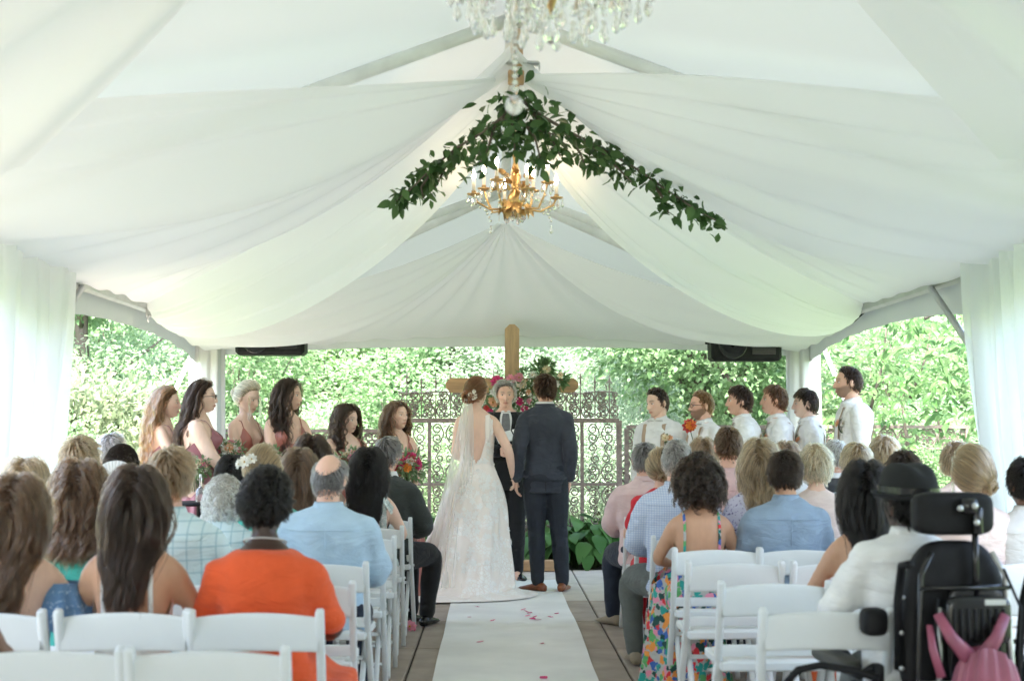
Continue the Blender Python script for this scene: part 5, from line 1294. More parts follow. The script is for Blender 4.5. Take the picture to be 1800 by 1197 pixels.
def bouquet(px, py, d, label, r, cols, n, seed, face=(0, -1, .4), wh=60):
    P = at(px, py, d); g = np.random.default_rng(seed)
    t = thing('bouquet', label, 'bouquet', P, 0, 'bouquets held by the bridesmaids')
    mk('stems', join([tube([(.3 * r * math.cos(a), .3 * r * math.sin(a), 0), (.012 * math.cos(a), .012 * math.sin(a), -r * 1.0), (.03 * math.cos(a), .03 * math.sin(a), -r * 2.1)], .004, 5) for a in np.linspace(0, 6, 9)]), MT['stemg'], t)
    filler(t, 260, (r * 1.15, r * 1.1, r * .95), r * .5, seed)
    it = []
    for i in range(n):
        z = g.uniform(-.35, 1); a = i * 2.4; q = math.sqrt(max(0, 1 - z * z)); dr = np.array((q * math.cos(a), q * math.sin(a) , z)); dr = dr + np.array(face) * .5; dr /= np.linalg.norm(dr)
        it.append((dr * r * .82, dr, cols[i % len(cols)], r * g.uniform(.26, .42)))
    blooms(t, it)
    dd = g.normal(size=(wh, 3)); dd /= np.linalg.norm(dd, axis=1)[:, None]
    tag(mk('baby_breath', join([ell(v * r * g.uniform(.85, 1.15), (r * .05,) * 3, 5, 4) for v in dd]), PCOL['white'], t, False), kind='stuff')
    return t
hc = thing('flower_clip', 'white flower clip in the swept back dark blond hair', 'hair clip', at(430, 812, hd(4) - .10), 0)
blooms(hc, [((0, 0, 0), (-.3, -1, .3), 'white', .035), ((.035, 0, .015), (.2, -1, .4), 'white', .03), ((-.03, .01, -.01), (-.8, -.6, .1), 'white', .028)])
# ---------------------------------------------------------------- groom
def local(b, px, py, d): 
    w = at(px, py, d) - np.array(b.o.location); c, s = math.cos(-b.o.rotation_euler.z), math.sin(-b.o.rotation_euler.z); return np.array((w[0] * c - w[1] * s, w[0] * s + w[1] * c, w[2]))
GP = at(958, 657, 12.15)
def gl_(px, py, d): return at(px, py, d) - np.array((GP[0], 12.15, 0))
b = person('groom standing with his back turned in a dark navy suit and brown shoes', 958, 656, 12.15, False, 'm', 'pink', .97, 0, ('short', (.055, .026, .014), {'thick': 1.25, 'sweep': .2}), (.50, .05, 0), {-1: (gl_(908, 843, 12.10), (-.25, -1, 0)), 1: (gl_(1001, 843, 12.15), (.25, -1, 0))},
           {-1: ((-.075, .02, .52), (-.065, -.01, .085)), 1: ((.115, .02, .52), (.145, -.02, .085))}, None, .012, eyes=True)
groom = b
j = wear(b, 'jacket', shirt_mesh(b, .017, -.24, .985, .97, .011, .004, 4), C_['groom'])
mk('jacket_collar', collar_mesh(b, .075, .034), C_['groom'], j)
mk('vent', tube(np.array([b.surf(np.array([t]), np.array([1.5 * PI]), .0195)[0] for t in (-.23, -.10, .02)]), .003, 6), C_['black'], j)
wear(b, 'shirt_collar', collar_mesh(b, .066, .052), C_['white'])
wear(b, 'trousers', pants_mesh(b, .018, .011, .004, 3), C_['groomt'])
for s in (-1, 1):
    wear(b, 'shoe', shoe(b, s, (-.75, .65, 0) if s < 0 else (.25, 1, 0), .29), C_['brown'])
    dr = b.wr[s] - b.el[s]; dr /= np.linalg.norm(dr); wear(b, 'cuff', tube([b.wr[s] - dr * .03, b.wr[s] + dr * .008], .036, 14, 1.0), C_['white'])
# ---------------------------------------------------------------- bride
BP = at(838, 664, 12.05)
def bl_(px, py, d): return at(px, py, d) - np.array((BP[0], 12.05, 0))
b = person('bride standing with her back turned in an ivory lace gown with a long veil', 838, 664, 12.05, False, 'f', 'fair', .98, 0, ('updo', HC['auburn'], {'bun': (-.1, -.9, -.33), 'bunr': .050}), (-.55, .10, 0), {1: (bl_(902, 838, 12.08), (.35, -1, 0)), -1: (bl_(822, 805, 11.85 + .45), (-.45, -.9, -.35))}, None, None, .012, eyes=True)
bride = b
MT['lace'] = None
def lace_mat():
    m, N, L, p = nt('ivory_lace'); p.inputs['Roughness'].default_value = .85; p.inputs['Sheen Weight'].default_value = .2
    tc = N.new('ShaderNodeTexCoord'); nz = N.new('ShaderNodeTexNoise'); nz.inputs['Scale'].default_value = 9; nz.inputs['Detail'].default_value = 2
    va = N.new('ShaderNodeMix'); va.data_type = 'VECTOR'; va.inputs[0].default_value = .05; L.new(tc.outputs['Object'], nz.inputs['Vector']); L.new(tc.outputs['Object'], va.inputs[4]); L.new(nz.outputs['Color'], va.inputs[5])
    v = N.new('ShaderNodeTexVoronoi'); v.feature = 'DISTANCE_TO_EDGE'; v.inputs['Scale'].default_value = 34; L.new(va.outputs[1], v.inputs['Vector'])
    n2 = N.new('ShaderNodeTexNoise'); n2.inputs['Scale'].default_value = 7; L.new(tc.outputs['Object'], n2.inputs['Vector'])
    ml = N.new('ShaderNodeMath'); ml.operation = 'MULTIPLY'; rp = N.new('ShaderNodeValToRGB'); rp.color_ramp.elements[0].position = .48; rp.color_ramp.elements[1].position = .56; L.new(n2.outputs['Fac'], rp.inputs[0])
    r2 = N.new('ShaderNodeValToRGB'); r2.color_ramp.elements[0].position = .02; r2.color_ramp.elements[1].position = .12; L.new(v.outputs['Distance'], r2.inputs[0])
    L.new(rp.outputs[0], ml.inputs[0]); L.new(r2.outputs[0], ml.inputs[1])
    mx = N.new('ShaderNodeMix'); mx.data_type = 'RGBA'; mx.inputs[6].default_value = rgb((.84, .765, .71)); mx.inputs[7].default_value = rgb((.91, .885, .855)); L.new(ml.outputs[0], mx.inputs[0]); L.new(mx.outputs[2], p.inputs['Base Color'])
    bu = N.new('ShaderNodeBump'); bu.inputs['Strength'].default_value = .6; bu.inputs['Distance'].default_value = .004; L.new(ml.outputs[0], bu.inputs['Height']); L.new(bu.outputs[0], p.inputs['Normal'])
    return m
LACE = lace_mat(); VEIL = cloth_mat('tulle', (.93, .90, .87), .4, .42, bump=.03, bs=60)
def tt(a):
    ba = np.abs(a - 1.5 * PI); fa = np.abs(a - .5 * PI)
    back = .22 + .66 * smoothstep(0, 1.02, ba) ** .85; fr = .60 + .12 * smoothstep(.1, .6, fa)
    return np.where(np.sin(a) < 0, np.where(ba < 1.05, back, .88 - .26 * smoothstep(1.05, 1.57, ba)), fr)
gown = wear(b, 'gown', bodice_mesh(b, tt, .02, .009, 120, 24, .002, 5), LACE)
for s in (-1, 1): mk('strap', tube(strap_pts(b, s * .092, .52, .62, .0085), .020, 8, .22, nvec=(1, 0, 0)), LACE, gown)
def gown_skirt(u, v):
    a = u * 2 * PI; zt = b.hipz + .06 * (b.nz - b.hipz); T0 = b.surf(np.full_like(u, .06), a, .010)
    c, s = np.cos(a), np.sin(a); bk = np.clip(-s, 0, 1)
    rx = .41 + .12 * np.clip(-c, 0, 1) + .05 * bk; ry = np.where(s > 0, .28, .36 + .22 * bk)
    e = v ** .95; hip = np.sin(PI * np.clip(v * 2.2, 0, 1)) * .02
    x = T0[:, 0] * (1 - e) + (rx * c - .10 * e) * e + hip * c; y = T0[:, 1] * (1 - e) + (ry * s) * e + hip * s
    fd = v ** 1.1 * (.028 * np.sin(a * 9 + 1.3 * np.sin(2 * a) + .6 * v) + .014 * np.sin(a * 17 + 2 + v * 2) + .008 * np.sin(a * 29 + v * 3))
    z = zt + (.012 - zt) * v
    return np.stack([x + fd * c, y + fd * s, z], 1)
mk('skirt', grid(gown_skirt, 220, 44, True), LACE, gown)
def train(u, v):
    a = PI * (1.0 + 1.0 * u) ; r0 = .40; ext = .10 + .26 * np.sin(PI * u) ** .8 + .26 * np.clip(-np.cos(a), 0, 1)
    r = r0 + ext * v - .06 * (1 - v); x = -.12 + r * np.cos(a) * 1.10; y = (.02 + r * np.sin(a) * 1.05)
    z = .050 * (1 - v) ** 1.4 + .010 + .012 * np.sin(a * 11 + v * 5) * np.sin(PI * v) + .010 * np.sin(v * 9 + a * 3) * np.sin(PI * v)
    return np.stack([x, y, z + .006], 1)
mk('train', grid(train, 150, 18), LACE, gown)
# lace appliques: raised little flower sprays sewn on the gown
app = mesh_np('applique', *join([(lambda V, F: (V @ rot3(0, 0, a).T, F))(*leaf_t(.6, .05, 0)) for a in np.linspace(0, 2 * PI, 6)[:-1]]), fab('lace_applique', (.88, .86, .83)))
g = np.random.default_rng(4); AA = []
for i in range(150):
    v = g.uniform(.02, .9) if i > 60 else g.uniform(.0, .35); u = .5 + .5 * g.beta(2, 2)
    c0, c1, c2 = gown_skirt(np.array([u, u + .004, u]), np.array([v, v, v + .01])); nn = np.cross(c1 - c0, c2 - c0); nn /= np.linalg.norm(nn) + 1e-9
    if nn[1] > 0: nn = -nn
    AA.append((c0 + nn * .004, nn))
for i in range(40):
    a = 1.5 * PI + g.uniform(-1.4, 1.4); t_ = .06 + (tt(np.array([a]))[0] - .06) * g.uniform(.1, .95); c0 = b.surf(np.array([t_]), np.array([a]), .012)[0]; AA.append((c0, np.array((math.cos(a), math.sin(a), .05))))
for i, (p, nn) in enumerate(AA):
    o = link('applique', app, gown, p); orient(o, nn, i * 1.1); s = g.uniform(.016, .036); o.scale = (s, s, s)
def veil(u, v):
    top = b.hc + b.hr @ np.array((-.01, -.118, -.055)); w = .050 + .33 * v ** .9 - .03 * v; q = (u - .5) * 2
    zt = top[2]; z = zt + (.10 - zt) * v
    tv = np.clip((z - b.hipz) / (b.nz - b.hipz), -.2, 1); bd = np.interp(tv, b.tt, b.hd) - np.interp(tv, b.tt, b.yo)
    under = np.clip((b.hipz + .03 - z) / b.hipz, 0, 1)
    y = np.minimum(top[1], -bd - .03) - .42 * under ** 1.15 + .10 * q * q * (.3 + v) * .6
    x = top[0] - .17 * v ** 1.2 + q * w * .62
    fd = (.012 + .016 * v) * (np.sin(q * 19 + .5 * np.sin(v * 4)) + .5 * np.sin(q * 31 + 2 + v))
    return np.stack([x + fd * .3, y + fd, z], 1)
wear(b, 'veil', grid(veil, 130, 50), VEIL)
cl = []
fc = b.hc + b.hr @ np.array((.040, -.128, -.030))
for i, dq in enumerate(((0, 0, 0), (.022, .01, .012), (.005, 0, -.024), (-.022, -.006, .004), (.02, .012, -.016), (.012, .004, .03))):
    o = link('hair_flower', FM['white'][i % 2], b.o, fc + np.array(dq)); orient(o, (.5, -1, .2), i); o.scale = (.021,) * 3
wear(b, 'earring', ell(b.hc + b.hr @ np.array((.079, -.012, -.05)), (.004, .004, .014), 8, 6), MT['gold'])
# ---------------------------------------------------------------- officiant
b = person('grey haired officiant in a black suit facing the couple and holding a black book', 889, 667, 13.05, False, 'm', 'pink', 1.06, PI, ('short', HC['grey'], {'len': 1.3, 'thick': 1.3, 'sweep': .7}), (.0, .14, 0), {1: ((.06, .30, 1.165), (1, -.5, -.6)), -1: ((-.10, .30, 1.17), (-1, -.5, -.6))}, None, None, .012, eyes=True)
j = wear(b, 'jacket', shirt_mesh(b, .024, -.24, .95, .97, .011, .004, 9), C_['black'])
def panel(b, a0, a1, t0, t1, infl, n=8, m=16, vee=0.0):
    def f(u, v):
        t = t0 + (t1 - t0) * v; hw_ = (a1 - a0) / 2 * (vee + (1 - vee) * v); a = (a0 + a1) / 2 + (u - .5) * 2 * hw_
        return b.surf(t, a, infl)
    return grid(f, n, m)
wear(b, 'shirt_front', panel(b, PI / 2 - .26, PI / 2 + .26, .32, .95, .031, vee=.05), C_['white'])
wear(b, 'tie', panel(b, PI / 2 - .13, PI / 2 + .13, .30, .93, .036, 5, 16, .9), C_['tie'])
for s in (-1, 1):
    P = np.array([b.surf(np.array([t]), np.array([PI / 2 + s * (.06 + .44 * (t - .28) / .66)]), .033)[0] for t in np.linspace(.28, .94, 10)]); mk('lapel', tube(P, np.linspace(.012, .034, 10), 8, .16, nvec=(1, 0, 0)), C_['black'], j)
wear(b, 'shirt_collar', collar_mesh(b, .062, .028), C_['white'])
wear(b, 'trousers', pants_mesh(b, .02, .012, .004, 6), C_['black'])
for s in (-1, 1): wear(b, 'shoe', shoe(b, s, (s * .3, 1, 0), .29), C_['blackshoe'])
def bouton(b, loc, s=.03, k=('white', 'peach')):
    bt = link('boutonniere', FM[k[0]][0], b.o, loc); orient(bt, (.2 * np.sign(loc[0]), 1, .3)); bt.scale = (s,) * 3
    f2 = link('flower', FM[k[1]][1], bt, (.8, .2, -.9)); orient(f2, (.3, .2, 1)); f2.scale = (.9,) * 3
    f4 = link('leaf', lf_g, bt, (0, -.3, -.2), (0, .4, -1.4)); f4.scale = (2.2,) * 3; f5 = link('leaf', lf_g, bt, (.3, .3, -.2), (0, .2, 1.9)); f5.scale = (1.8,) * 3
bouton(b, b.surf(np.array([.72]), np.array([PI / 2 - .62]), .045)[0], .036, ('white', 'cream'))
bk = thing('open_book', 'black folder style book with white pages in the hands of the officiant', 'book', (at(903, 764, 12.72)[0], 12.70, at(903, 766, 12.72)[2]), .0)
bk.rotation_euler = (R(24), R(-14), .1)
for s in (-1, 1): mk('cover', box((s * .085, 0, 0), (.165, .22, .010), bev=.003), C_['black'], bk, False); mk('pages', box((s * .080, .003, .010), (.148, .205, .010), bev=.002), C_['white'], bk, False)
# ---------------------------------------------------------------- bridesmaids
BMG = 'bridesmaids standing in a row left of the aisle'
def bridesmaid(label, px, top, d, yaw, hair, head, mat, skin='fair', w=1.0, k_hand=None, vneck=True, **kw):
    zt = at(px, top, d)[2]; hk = zt / 1.75
    arms = k_hand or {1: ((.06, .30, 1.00 * hk), (1, -.6, -.4)), -1: ((-.06, .30, 1.00 * hk), (-1, -.6, -.4))}
    b = person(label, px, top, d, False, 'f', skin, w, yaw, hair, head, arms, None, BMG, .012, eyes=True, **kw)
    def tt(a):
        fa = np.abs(a - .5 * PI); ba = np.abs(a - 1.5 * PI)
        fr = .66 + .15 * np.exp(-((fa - .62) / .26) ** 2) - (.10 if vneck else .03) * np.exp(-(fa / .30) ** 2)
        return np.where(np.sin(a) > 0, fr, .64 - .16 * np.clip(-np.sin(a), 0, 1) ** .7)
    g = wear(b, 'dress', bodice_mesh(b, tt, .10, .009, 110, 24, .0035, b.seed), C_[mat])
    mk('waistband', (lambda V, F: (V, F))(*grid(lambda u, v: b.surf(.16 + .06 * v, u * 2 * PI, .013), 60, 4, True)), C_[mat], g)
    mk('skirt', skirt_mesh(b, .16, .30, .27, .03, 10, .022, b.seed, 110, 22, infl=.012, sh=.85), C_[mat], g)
    for s in (-1, 1): mk('strap', tube(strap_pts(b, s * .092 * b.k * w, .50, .78, .007), .005, 6, .5, nvec=(1, 0, 0)), C_[mat], g)
    return b
b1 = bridesmaid('bridesmaid with long wavy light auburn hair in a mauve dress at far left', 288, 679, 11.15, R(-84), ('half', (.24, .135, .075), {'z': .95, 'wave': .016, 'wl': .13, 'thick': 1.4}), (-.0, .05, 0), 'mauve', 'pale', 1.08)
b2 = bridesmaid('bridesmaid with glasses and long dark hair in a mauve dress', 350, 668, 10.95, R(-82), ('half', HC['espresso'], {'z': 1.12, 'wave': .012, 'wl': .15, 'thick': 1.3}), (-.05, .0, 0), 'mauve', 'pale', 1.26)
def glasses(b, mat=MT['black_gloss']):
    parts = []
    for s in (-1, 1):
        a = np.linspace(0, 2 * PI, 17); parts.append(tube(np.stack([s * .032 + .022 * np.cos(a), np.full(17, .104) - .004 * np.abs(np.cos(a)), .003 + .017 * np.sin(a)], 1), .0020, 5, cap=False))
        parts.append(tube([(s * .053, .100, .006), (s * .072, .075, .007), (s * .078, .0, .004)], .0020, 5))
    parts.append(tube([(-.011, .107, .006), (.011, .107, .006)], .0018, 5))
    V, F = join(parts); wear(b, 'glasses', ((V * b.hk) @ b.hr.T + b.hc, F), mat)
glasses(b2)
b3 = bridesmaid('slender blond bridesmaid with an updo and loose strand looking down in a rust dress', 432, 671, 11.3, R(-128), ('updo', HC['platinum'], {'bun': (.1, -.9, .05), 'bunr': .036, 'wisps': True}), (.12, .28, 0), 'rust', 'pale', .90)
b4 = bridesmaid('tallest bridesmaid with long wavy dark brown hair in a rust dress', 505, 665, 11.2, R(-150), ('long', HC['espresso'], {'z': 1.22, 'wave': .014, 'wl': .14, 'thick': 1.3, 'part': .02}), (.85, .08, 0), 'rust', 'fair', .98)
b5 = bridesmaid('short bridesmaid with shoulder length dark hair in a rust cowl neck dress', 607, 709, 11.6, R(-142), ('bob', HC['espresso'], {'z': 1.17, 'wave': .012, 'wl': .09, 'thick': 1.3}), (.35, .15, .05), 'rust', 'pale', 1.2, None, False)
b6 = bridesmaid('bridesmaid with wavy brown hair in a rust wrap dress nearest the bride', 697, 704, 11.75, R(-158), ('long', HC['brown'], {'z': 1.06, 'wave': .015, 'wl': .12, 'thick': 1.1}), (.42, -.03, 0), 'rust', 'fair', 1.0)
bouquet(345, 822, 10.72, 'small bouquet of pink and white flowers with baby breath before the bridesmaid with glasses', .085, ['pink', 'white', 'cream'], 9, 1, wh=90)
bouquet(405, 795, 11.0, 'green leafy bouquet with pale pink flowers before the slender blond bridesmaid', .10, ['pink', 'white', 'peach', 'white'], 10, 2, wh=90)
bouquet(470, 808, 10.9, 'half hidden peach bouquet of the tallest bridesmaid', .09, ['peach', 'pink', 'orange'], 9, 3)
bouquet(618, 812, 11.3, 'half hidden peach and cream bouquet of the short bridesmaid', .10, ['peach', 'cream', 'pink'], 10, 4)
bouquet(716, 820, 11.4, 'bright bouquet of hot pink and orange flowers beside the grey suited guest', .125, ['hot', 'pink', 'orange', 'white', 'red', 'peach', 'hot'], 22, 5)
# ---------------------------------------------------------------- groomsmen
GMG = 'groomsmen standing in a row right of the aisle'
def groomsman(label, px, top, d, yaw, hair, head, skin='fair', w=.97, beard=0, bow=True, bk_=('cream', 'peach')):
    b = person(label, px, top, d, False, 'm', skin, w, yaw, hair, head, None, None, GMG, .012, eyes=True, beard=beard)
    wear(b, 'shirt', shirt_mesh(b, .015, -.1, .972, .98, .012, .006, b.seed), C_['white']); mk('collar', collar_mesh(b, .064, .042), C_['white'], b.o)
    wear(b, 'trousers', pants_mesh(b, .018, .016), C_['grey'])
    for s in (-1, 1):
        wear(b, 'suspender', tube(strap_pts(b, s * .088 * b.k, .05, .05, .021), .017, 8, .16, nvec=(1, 0, 0)), C_['tan'])
        wear(b, 'shoe', shoe(b, s, (0, 1, 0), .28), C_['brown'])
    if bow:
        c = np.array((0, np.interp(.97, b.tt, b.yo) + .075 * b.k, b.hipz + .955 * (b.nz - b.hipz)))
        V, F = join([ell(c, (.012, .012, .014), 8, 6)] + [lathe([(.008, 0), (.022, .03), (.026, .05), (.020, .055)], 10) for _ in range(0)] + [rtube([c + (s * .005, .004, 0), c + (s * .030, .006, 0), c + (s * .052, 0, 0)], [.010, .018, .024], 8, .45, 2) for s in (-1, 1)])
        wear(b, 'bow_tie', (V, F), C_['ltgrey'])
    bouton(b, b.surf(np.array([.70]), np.array([PI / 2 + .55]), .040)[0], .034, bk_)
    return b
g1 = groomsman('groomsman with short dark hair looking down nearest the couple', 1158, 681, 11.9, R(148), ('crop', HC['espresso'], {}), (-.45, .20, 0), 'fair', 1.0)
g2 = groomsman('bearded groomsman with glasses and swept back sandy hair', 1238, 686, 11.7, R(112), ('crop', (.20, .11, .055), {'sweep': -.2, 'len': 1.2}), (-.15, .05, 0), 'pink', 1.0, .75, True, ('cream', 'peach'))
glasses(g2)
g3 = groomsman('groomsman with thick dark brown hair third from the couple', 1306, 676, 11.6, R(80), ('short', HC['espresso'], {'thick': 1.0, 'len': .78, 'fringe': True}), (.12, .02, 0), 'pink', .98)
g4 = groomsman('boyish groomsman with a brown fringe just left of the right rear post', 1367, 675, 11.6, R(76), ('short', (.09, .045, .025), {'thick': 1.05, 'len': .8, 'fringe': True}), (.15, -.05, 0), 'pink', .94)
g5 = groomsman('young groomsman with straight black hair in front of the right rear post', 1422, 681, 11.6, R(76), ('short', HC['dkbrown'], {'thick': .9, 'len': .75, 'fringe': True}), (.15, .05, 0), 'pale', .92)
g6 = groomsman('tallest groomsman with cropped hair and beard at the right end of the row', 1498, 643, 11.1, R(86), ('crop', HC['espresso'], {}), (.0, .0, 0), 'pink', .98, .6, False, ('peach', 'white'))
fl = thing('dahlia', 'coral red dahlia bloom held at the chest of the bearded groomsman', 'flower', at(1212, 749, 11.45), 0)
blooms(fl, [((0, 0, 0), (-.5, -1, .3), 'red', .062), ((.012, -.012, .005), (-.3, -1, .4), 'orange', .05)])
mk('stem', tube([(0, 0, 0), (.02, .03, -.07), (.05, .07, -.16)], .004, 6), MT['stemg'], fl)
# ================================================================== CHAIRS
W = MT['white_paint']
def rail_mesh(w, h, z, y, bow=.012):
    def f(u, v):
        a = v * 2 * PI; x = (u - .5) * w; up = bow * (1 - (2 * u - 1) ** 2)
        return np.stack([x, y + .011 * np.sign(np.cos(a)) * np.abs(np.cos(a)) ** .4, z + h / 2 * np.sign(np.sin(a)) * np.abs(np.sin(a)) ** .4 + up * (np.sin(a) > -.2) + up * .3], 1)
    return grid(f, 15, 17)
def bar(a, b, w=.028, dpt=.036):
    a, b = np.array(a, float), np.array(b, float); V, F = tube(np.stack([a, a * .97 + b * .03, a * .03 + b * .97, b]), [.8, 1, 1, .8], 8)
    t = (b - a) / np.linalg.norm(b - a); n = np.array((1., 0, 0)); m = np.cross(t, n); m /= np.linalg.norm(m)
    P = np.stack([a, a * .98 + b * .02, a * .02 + b * .98, b]); ang = (np.arange(8) + .5) / 8 * 2 * PI; V = []
    for p, s in zip(P, (.78, 1, 1, .78)):
        for q in ang:
            c, s_ = math.cos(q), math.sin(q); V.append(p + n * w / 2 * s * np.sign(c) * abs(c) ** .35 + m * dpt / 2 * s * np.sign(s_) * abs(s_) ** .35)
    return np.array(V), F
CM = {'bolt': mesh_np('bolt', *lathe([(.009, -.004), (.009, .003), (.005, .006)], 8), MT['alu']), 'back_post': mesh_np('back_post', *join([bar((0, -.035, .775), (0, .06, .46)), bar((0, .06, .465), (0, .33, .0))]), W), 'top_rail': mesh_np('top_rail', *rail_mesh(.405, .112, .692, -.012), W), 'seat': mesh_np('seat', *join([box((0, .20, .452), (.375, .36, .03), bev=.012)]), MT['seat_pad']),
      'seat_frame': mesh_np('seat_frame', *join([box((s * .194, .20, .443), (.022, .40, .036), bev=.006) for s in (-1, 1)] + [box((0, .39, .443), (.40, .024, .036), bev=.006), box((0, .01, .443), (.40, .022, .036), bev=.006)]), W, False),
      'rear_leg': mesh_np('rear_leg', *bar((0, .24, .43), (0, -.06, 0), .024, .034), W), 'stretcher': mesh_np('stretcher', *tube([(-.18, 0, 0), (.18, 0, 0)], .010, 8), W), 'lower_rail': mesh_np('lower_rail', *rail_mesh(.405, .045, .50, .045, .0), W)}
OCC_ALL = dict(OCC)
def chair(x, y, rz, label, sc_=1.0):
    t = thing('folding_chair', label, 'chair', (x, y, .002), rz, 'white folding chairs in rows'); P = lambda n, l=(0, 0, 0): link(n, CM[n], t, l)
    for s in (-1, 1): P('back_post', (s * .209, 0, 0)); P('rear_leg', (s * .180, 0, 0))
    P('top_rail'); P('lower_rail'); P('seat'); P('seat_frame'); P('stretcher', (0, .25, .13)); P('stretcher', (0, -.01, .07)); P('stretcher', (0, .13, .33))
    for s in (-1, 1):
        for bz, by in ((.45, .075), (.40, .20)): P('bolt', (s * (.224 if by < .1 else .207), by, bz)).rotation_euler = (0, s * PI / 2, 0)
    return t
RN = ['last row', 'row of the woman in orange', 'row of the man in plaid', 'row of the balding man', 'row of the big curly hair', 'fifth row of guests', 'row just behind the front', 'front row']
rc = np.random.default_rng(12)
for side, x0, sg in (('L', -.77, -1), ('R', 1.09, 1)):
    for r, y in enumerate(ROWS):
        for i in range(5):
            x = x0 + sg * .447 * i
            if side == 'R' and r == 0: continue
            if side == 'R' and r == 1 and i > 0: continue
            if side == 'R' and r == 2 and i > 2: continue
            pxl = 868 + x * FPX / y
            if pxl < -150 or pxl > 1950: continue
            who = OCC.get((side, r, i))
            ln, rn = ('left', 'right') if side == 'L' else ('right', 'left')
            if who:
                s = 'white folding chair under the ' + who.replace('seated ', ''); s = ' '.join(s.split()[:16])
            else:
                pos = ('beside the aisle', 'one seat in from the aisle', 'two seats in from the aisle', 'three seats in from the aisle', 'at the outer end')[i]
                s = 'empty white folding chair %s of aisle, %s, %s' % (ln, RN[r], pos)
                s = ' '.join(s.split()[:16])
            chair(x + rc.normal(0, .008), y + rc.normal(0, .012), rc.normal(0, .02), s)
# ================================================================== WHEELCHAIR with its sitter
BK, BG = MT['black'], MT['black_gloss']
WY = 4.62; wx = at(1675, 900, WY)[0]
def wl(px, py, dy=0.0): p = at(px, py, WY + dy); return np.array((p[0] - wx, dy, p[2]))
wc = thing('power_wheelchair', 'black power wheelchair with a tall back and headrest seen from behind', 'wheelchair', (wx, WY, 0), .10)
def rbox(c, d, e=4, n=20, m=12, puffy=.0, taper=0.0):
    V, F = ell((0, 0, 0), (1, 1, 1), n, m); q = np.sign(V) * np.abs(V) ** (2 / e); q /= np.abs(q).max(0)
    q[:, 0] *= 1 - taper * smoothstep(0, 1, q[:, 2]); return q * np.array(d) / 2 + np.array(c), F
mk('headrest', rbox(wl(1673, 902), (.265, .085, .138), 5, 28, 16), BK, wc)
hb = join([box(wl(1700, 890, -.06), (.05, .04, .05), bev=.008), box(wl(1716, 915, -.06), (.03, .03, .09), bev=.006), tube([wl(1712, 925, -.05), wl(1712, 980, -.07), wl(1712, 1060, -.07)], .011, 8)])
mk('headrest_bracket', hb, BG, wc)
for q in ((1682, 893), (1709, 889), (1712, 918)): mk('bolt', lathe([(.010, 0), (.010, .006), (.006, .009)], 8), MT['alu'], wc, True, wl(*q, -.092), (PI / 2, 0, 0))
mk('backrest', rbox((-.005, .0, .74), (.375, .09, .53), 3.6, 32, 24, taper=.20), BK, wc)
mk('back_panel', rbox((.045, -.060, .70), (.20, .035, .34), 5, 20, 14), BG, wc)
for q in ((1580, 1048), (1578, 1110), (1578, 1172)): mk('bolt', lathe([(.008, 0), (.008, .006)], 8), MT['alu'], wc, True, wl(*q, -.045), (PI / 2, 0, 0))
pch = mk('pouch', rbox(wl(1712, 1090, -.11), (.215, .05, .15), 6, 20, 12), BG, wc)
for i in range(8): mk('rib', tube([wl(1668 + i * 13, 1070, -.137), wl(1668 + i * 13, 1125, -.138)], .0045, 6), BK, pch)
mk('reflector', box(wl(1744, 1059, -.135), (.07, .006, .02), bev=.003), MT['alu'], pch, False)
for s in (-1, 1):
    mk('push_handle', tube([(s * .20, -.02, .60), (s * .21, -.05, .82), (s * .215, -.10, .935), (s * .215, -.17, .945)], .014, 10), BK, wc)
    ar = mk('armrest', rbox((s * .295, .30, .585), (.085, .36, .045), 4, 20, 10), pm('armrest_pad', (.05, .048, .038), .6) if s < 0 else BK, wc)
    mk('arm_bracket', join([tube([(s * .27, .02, .60), (s * .285, .10, .56), (s * .29, .25, .56)], .014, 8), box((s * .25, .03, .50), (.03, .05, .22), bev=.006)]), BK, wc)
    wh = mk('drive_wheel', lathe([(.02, -.045), (.10, -.045), (.165, -.045), (.178, -.03), (.178, .03), (.165, .045), (.10, .045), (.02, .045)], 32), BK, wc, True, (s * .27, .16, .18), (0, PI / 2, 0))
    mk('rim', lathe([(.02, -.052), (.09, -.052), (.10, -.047), (.10, .047), (.09, .052), (.02, .052)], 20), MT['alu'], wh)
    mk('caster', lathe([(.01, -.025), (.065, -.025), (.07, 0), (.065, .025), (.01, .025)], 20), BK, wc, True, (s * .22, -.2, .072), (0, PI / 2, 0))
    mk('fender', rbox((s * .28, .14, .36), (.16, .44, .10), 4), BG, wc)
    mk('footrest', box((s * .12, .78, .14), (.16, .16, .02), bev=.006), BK, wc, False); mk('leg_bar', tube([(s * .14, .45, .44), (s * .13, .72, .15)], .014, 8), BK, wc)
for s in (-1, 1): mk('frame_tube', tube([(s * .15, -.06, .36), (s * .155, -.075, .60), (s * .14, -.07, .90), (s * .10, -.06, .97)], .010, 8), MT['alu'] if s > 0 else BG, wc)
mk('cross_bar', tube([(-.16, -.08, .56), (.17, -.08, .56)], .011, 8), MT['alu'], wc); mk('cross_bar', tube([(-.15, -.075, .86), (.15, -.075, .86)], .009, 8), BG, wc)
mk('recline_strut', tube([(-.10, -.09, .40), (-.09, -.085, .66), (-.088, -.085, .80)], .009, 8), MT['alu'], wc)
mk('cable', tube([(.13, -.08, .92), (.165, -.12, .80), (.15, -.13, .66), (.17, -.10, .50)], .005, 6), BK, wc)
mk('seat_cushion', rbox((0, .24, .46), (.44, .46, .10), 5), BK, wc)
mk('base', rbox((0, .10, .26), (.40, .62, .20), 5), BG, wc)
js = mk('joystick_box', rbox(wl(1488, 1150, .40), (.07, .12, .05), 5), BG, wc); mk('knob', ell(wl(1488, 1134, .42), (.016, .016, .024), 10, 8), BG, js)
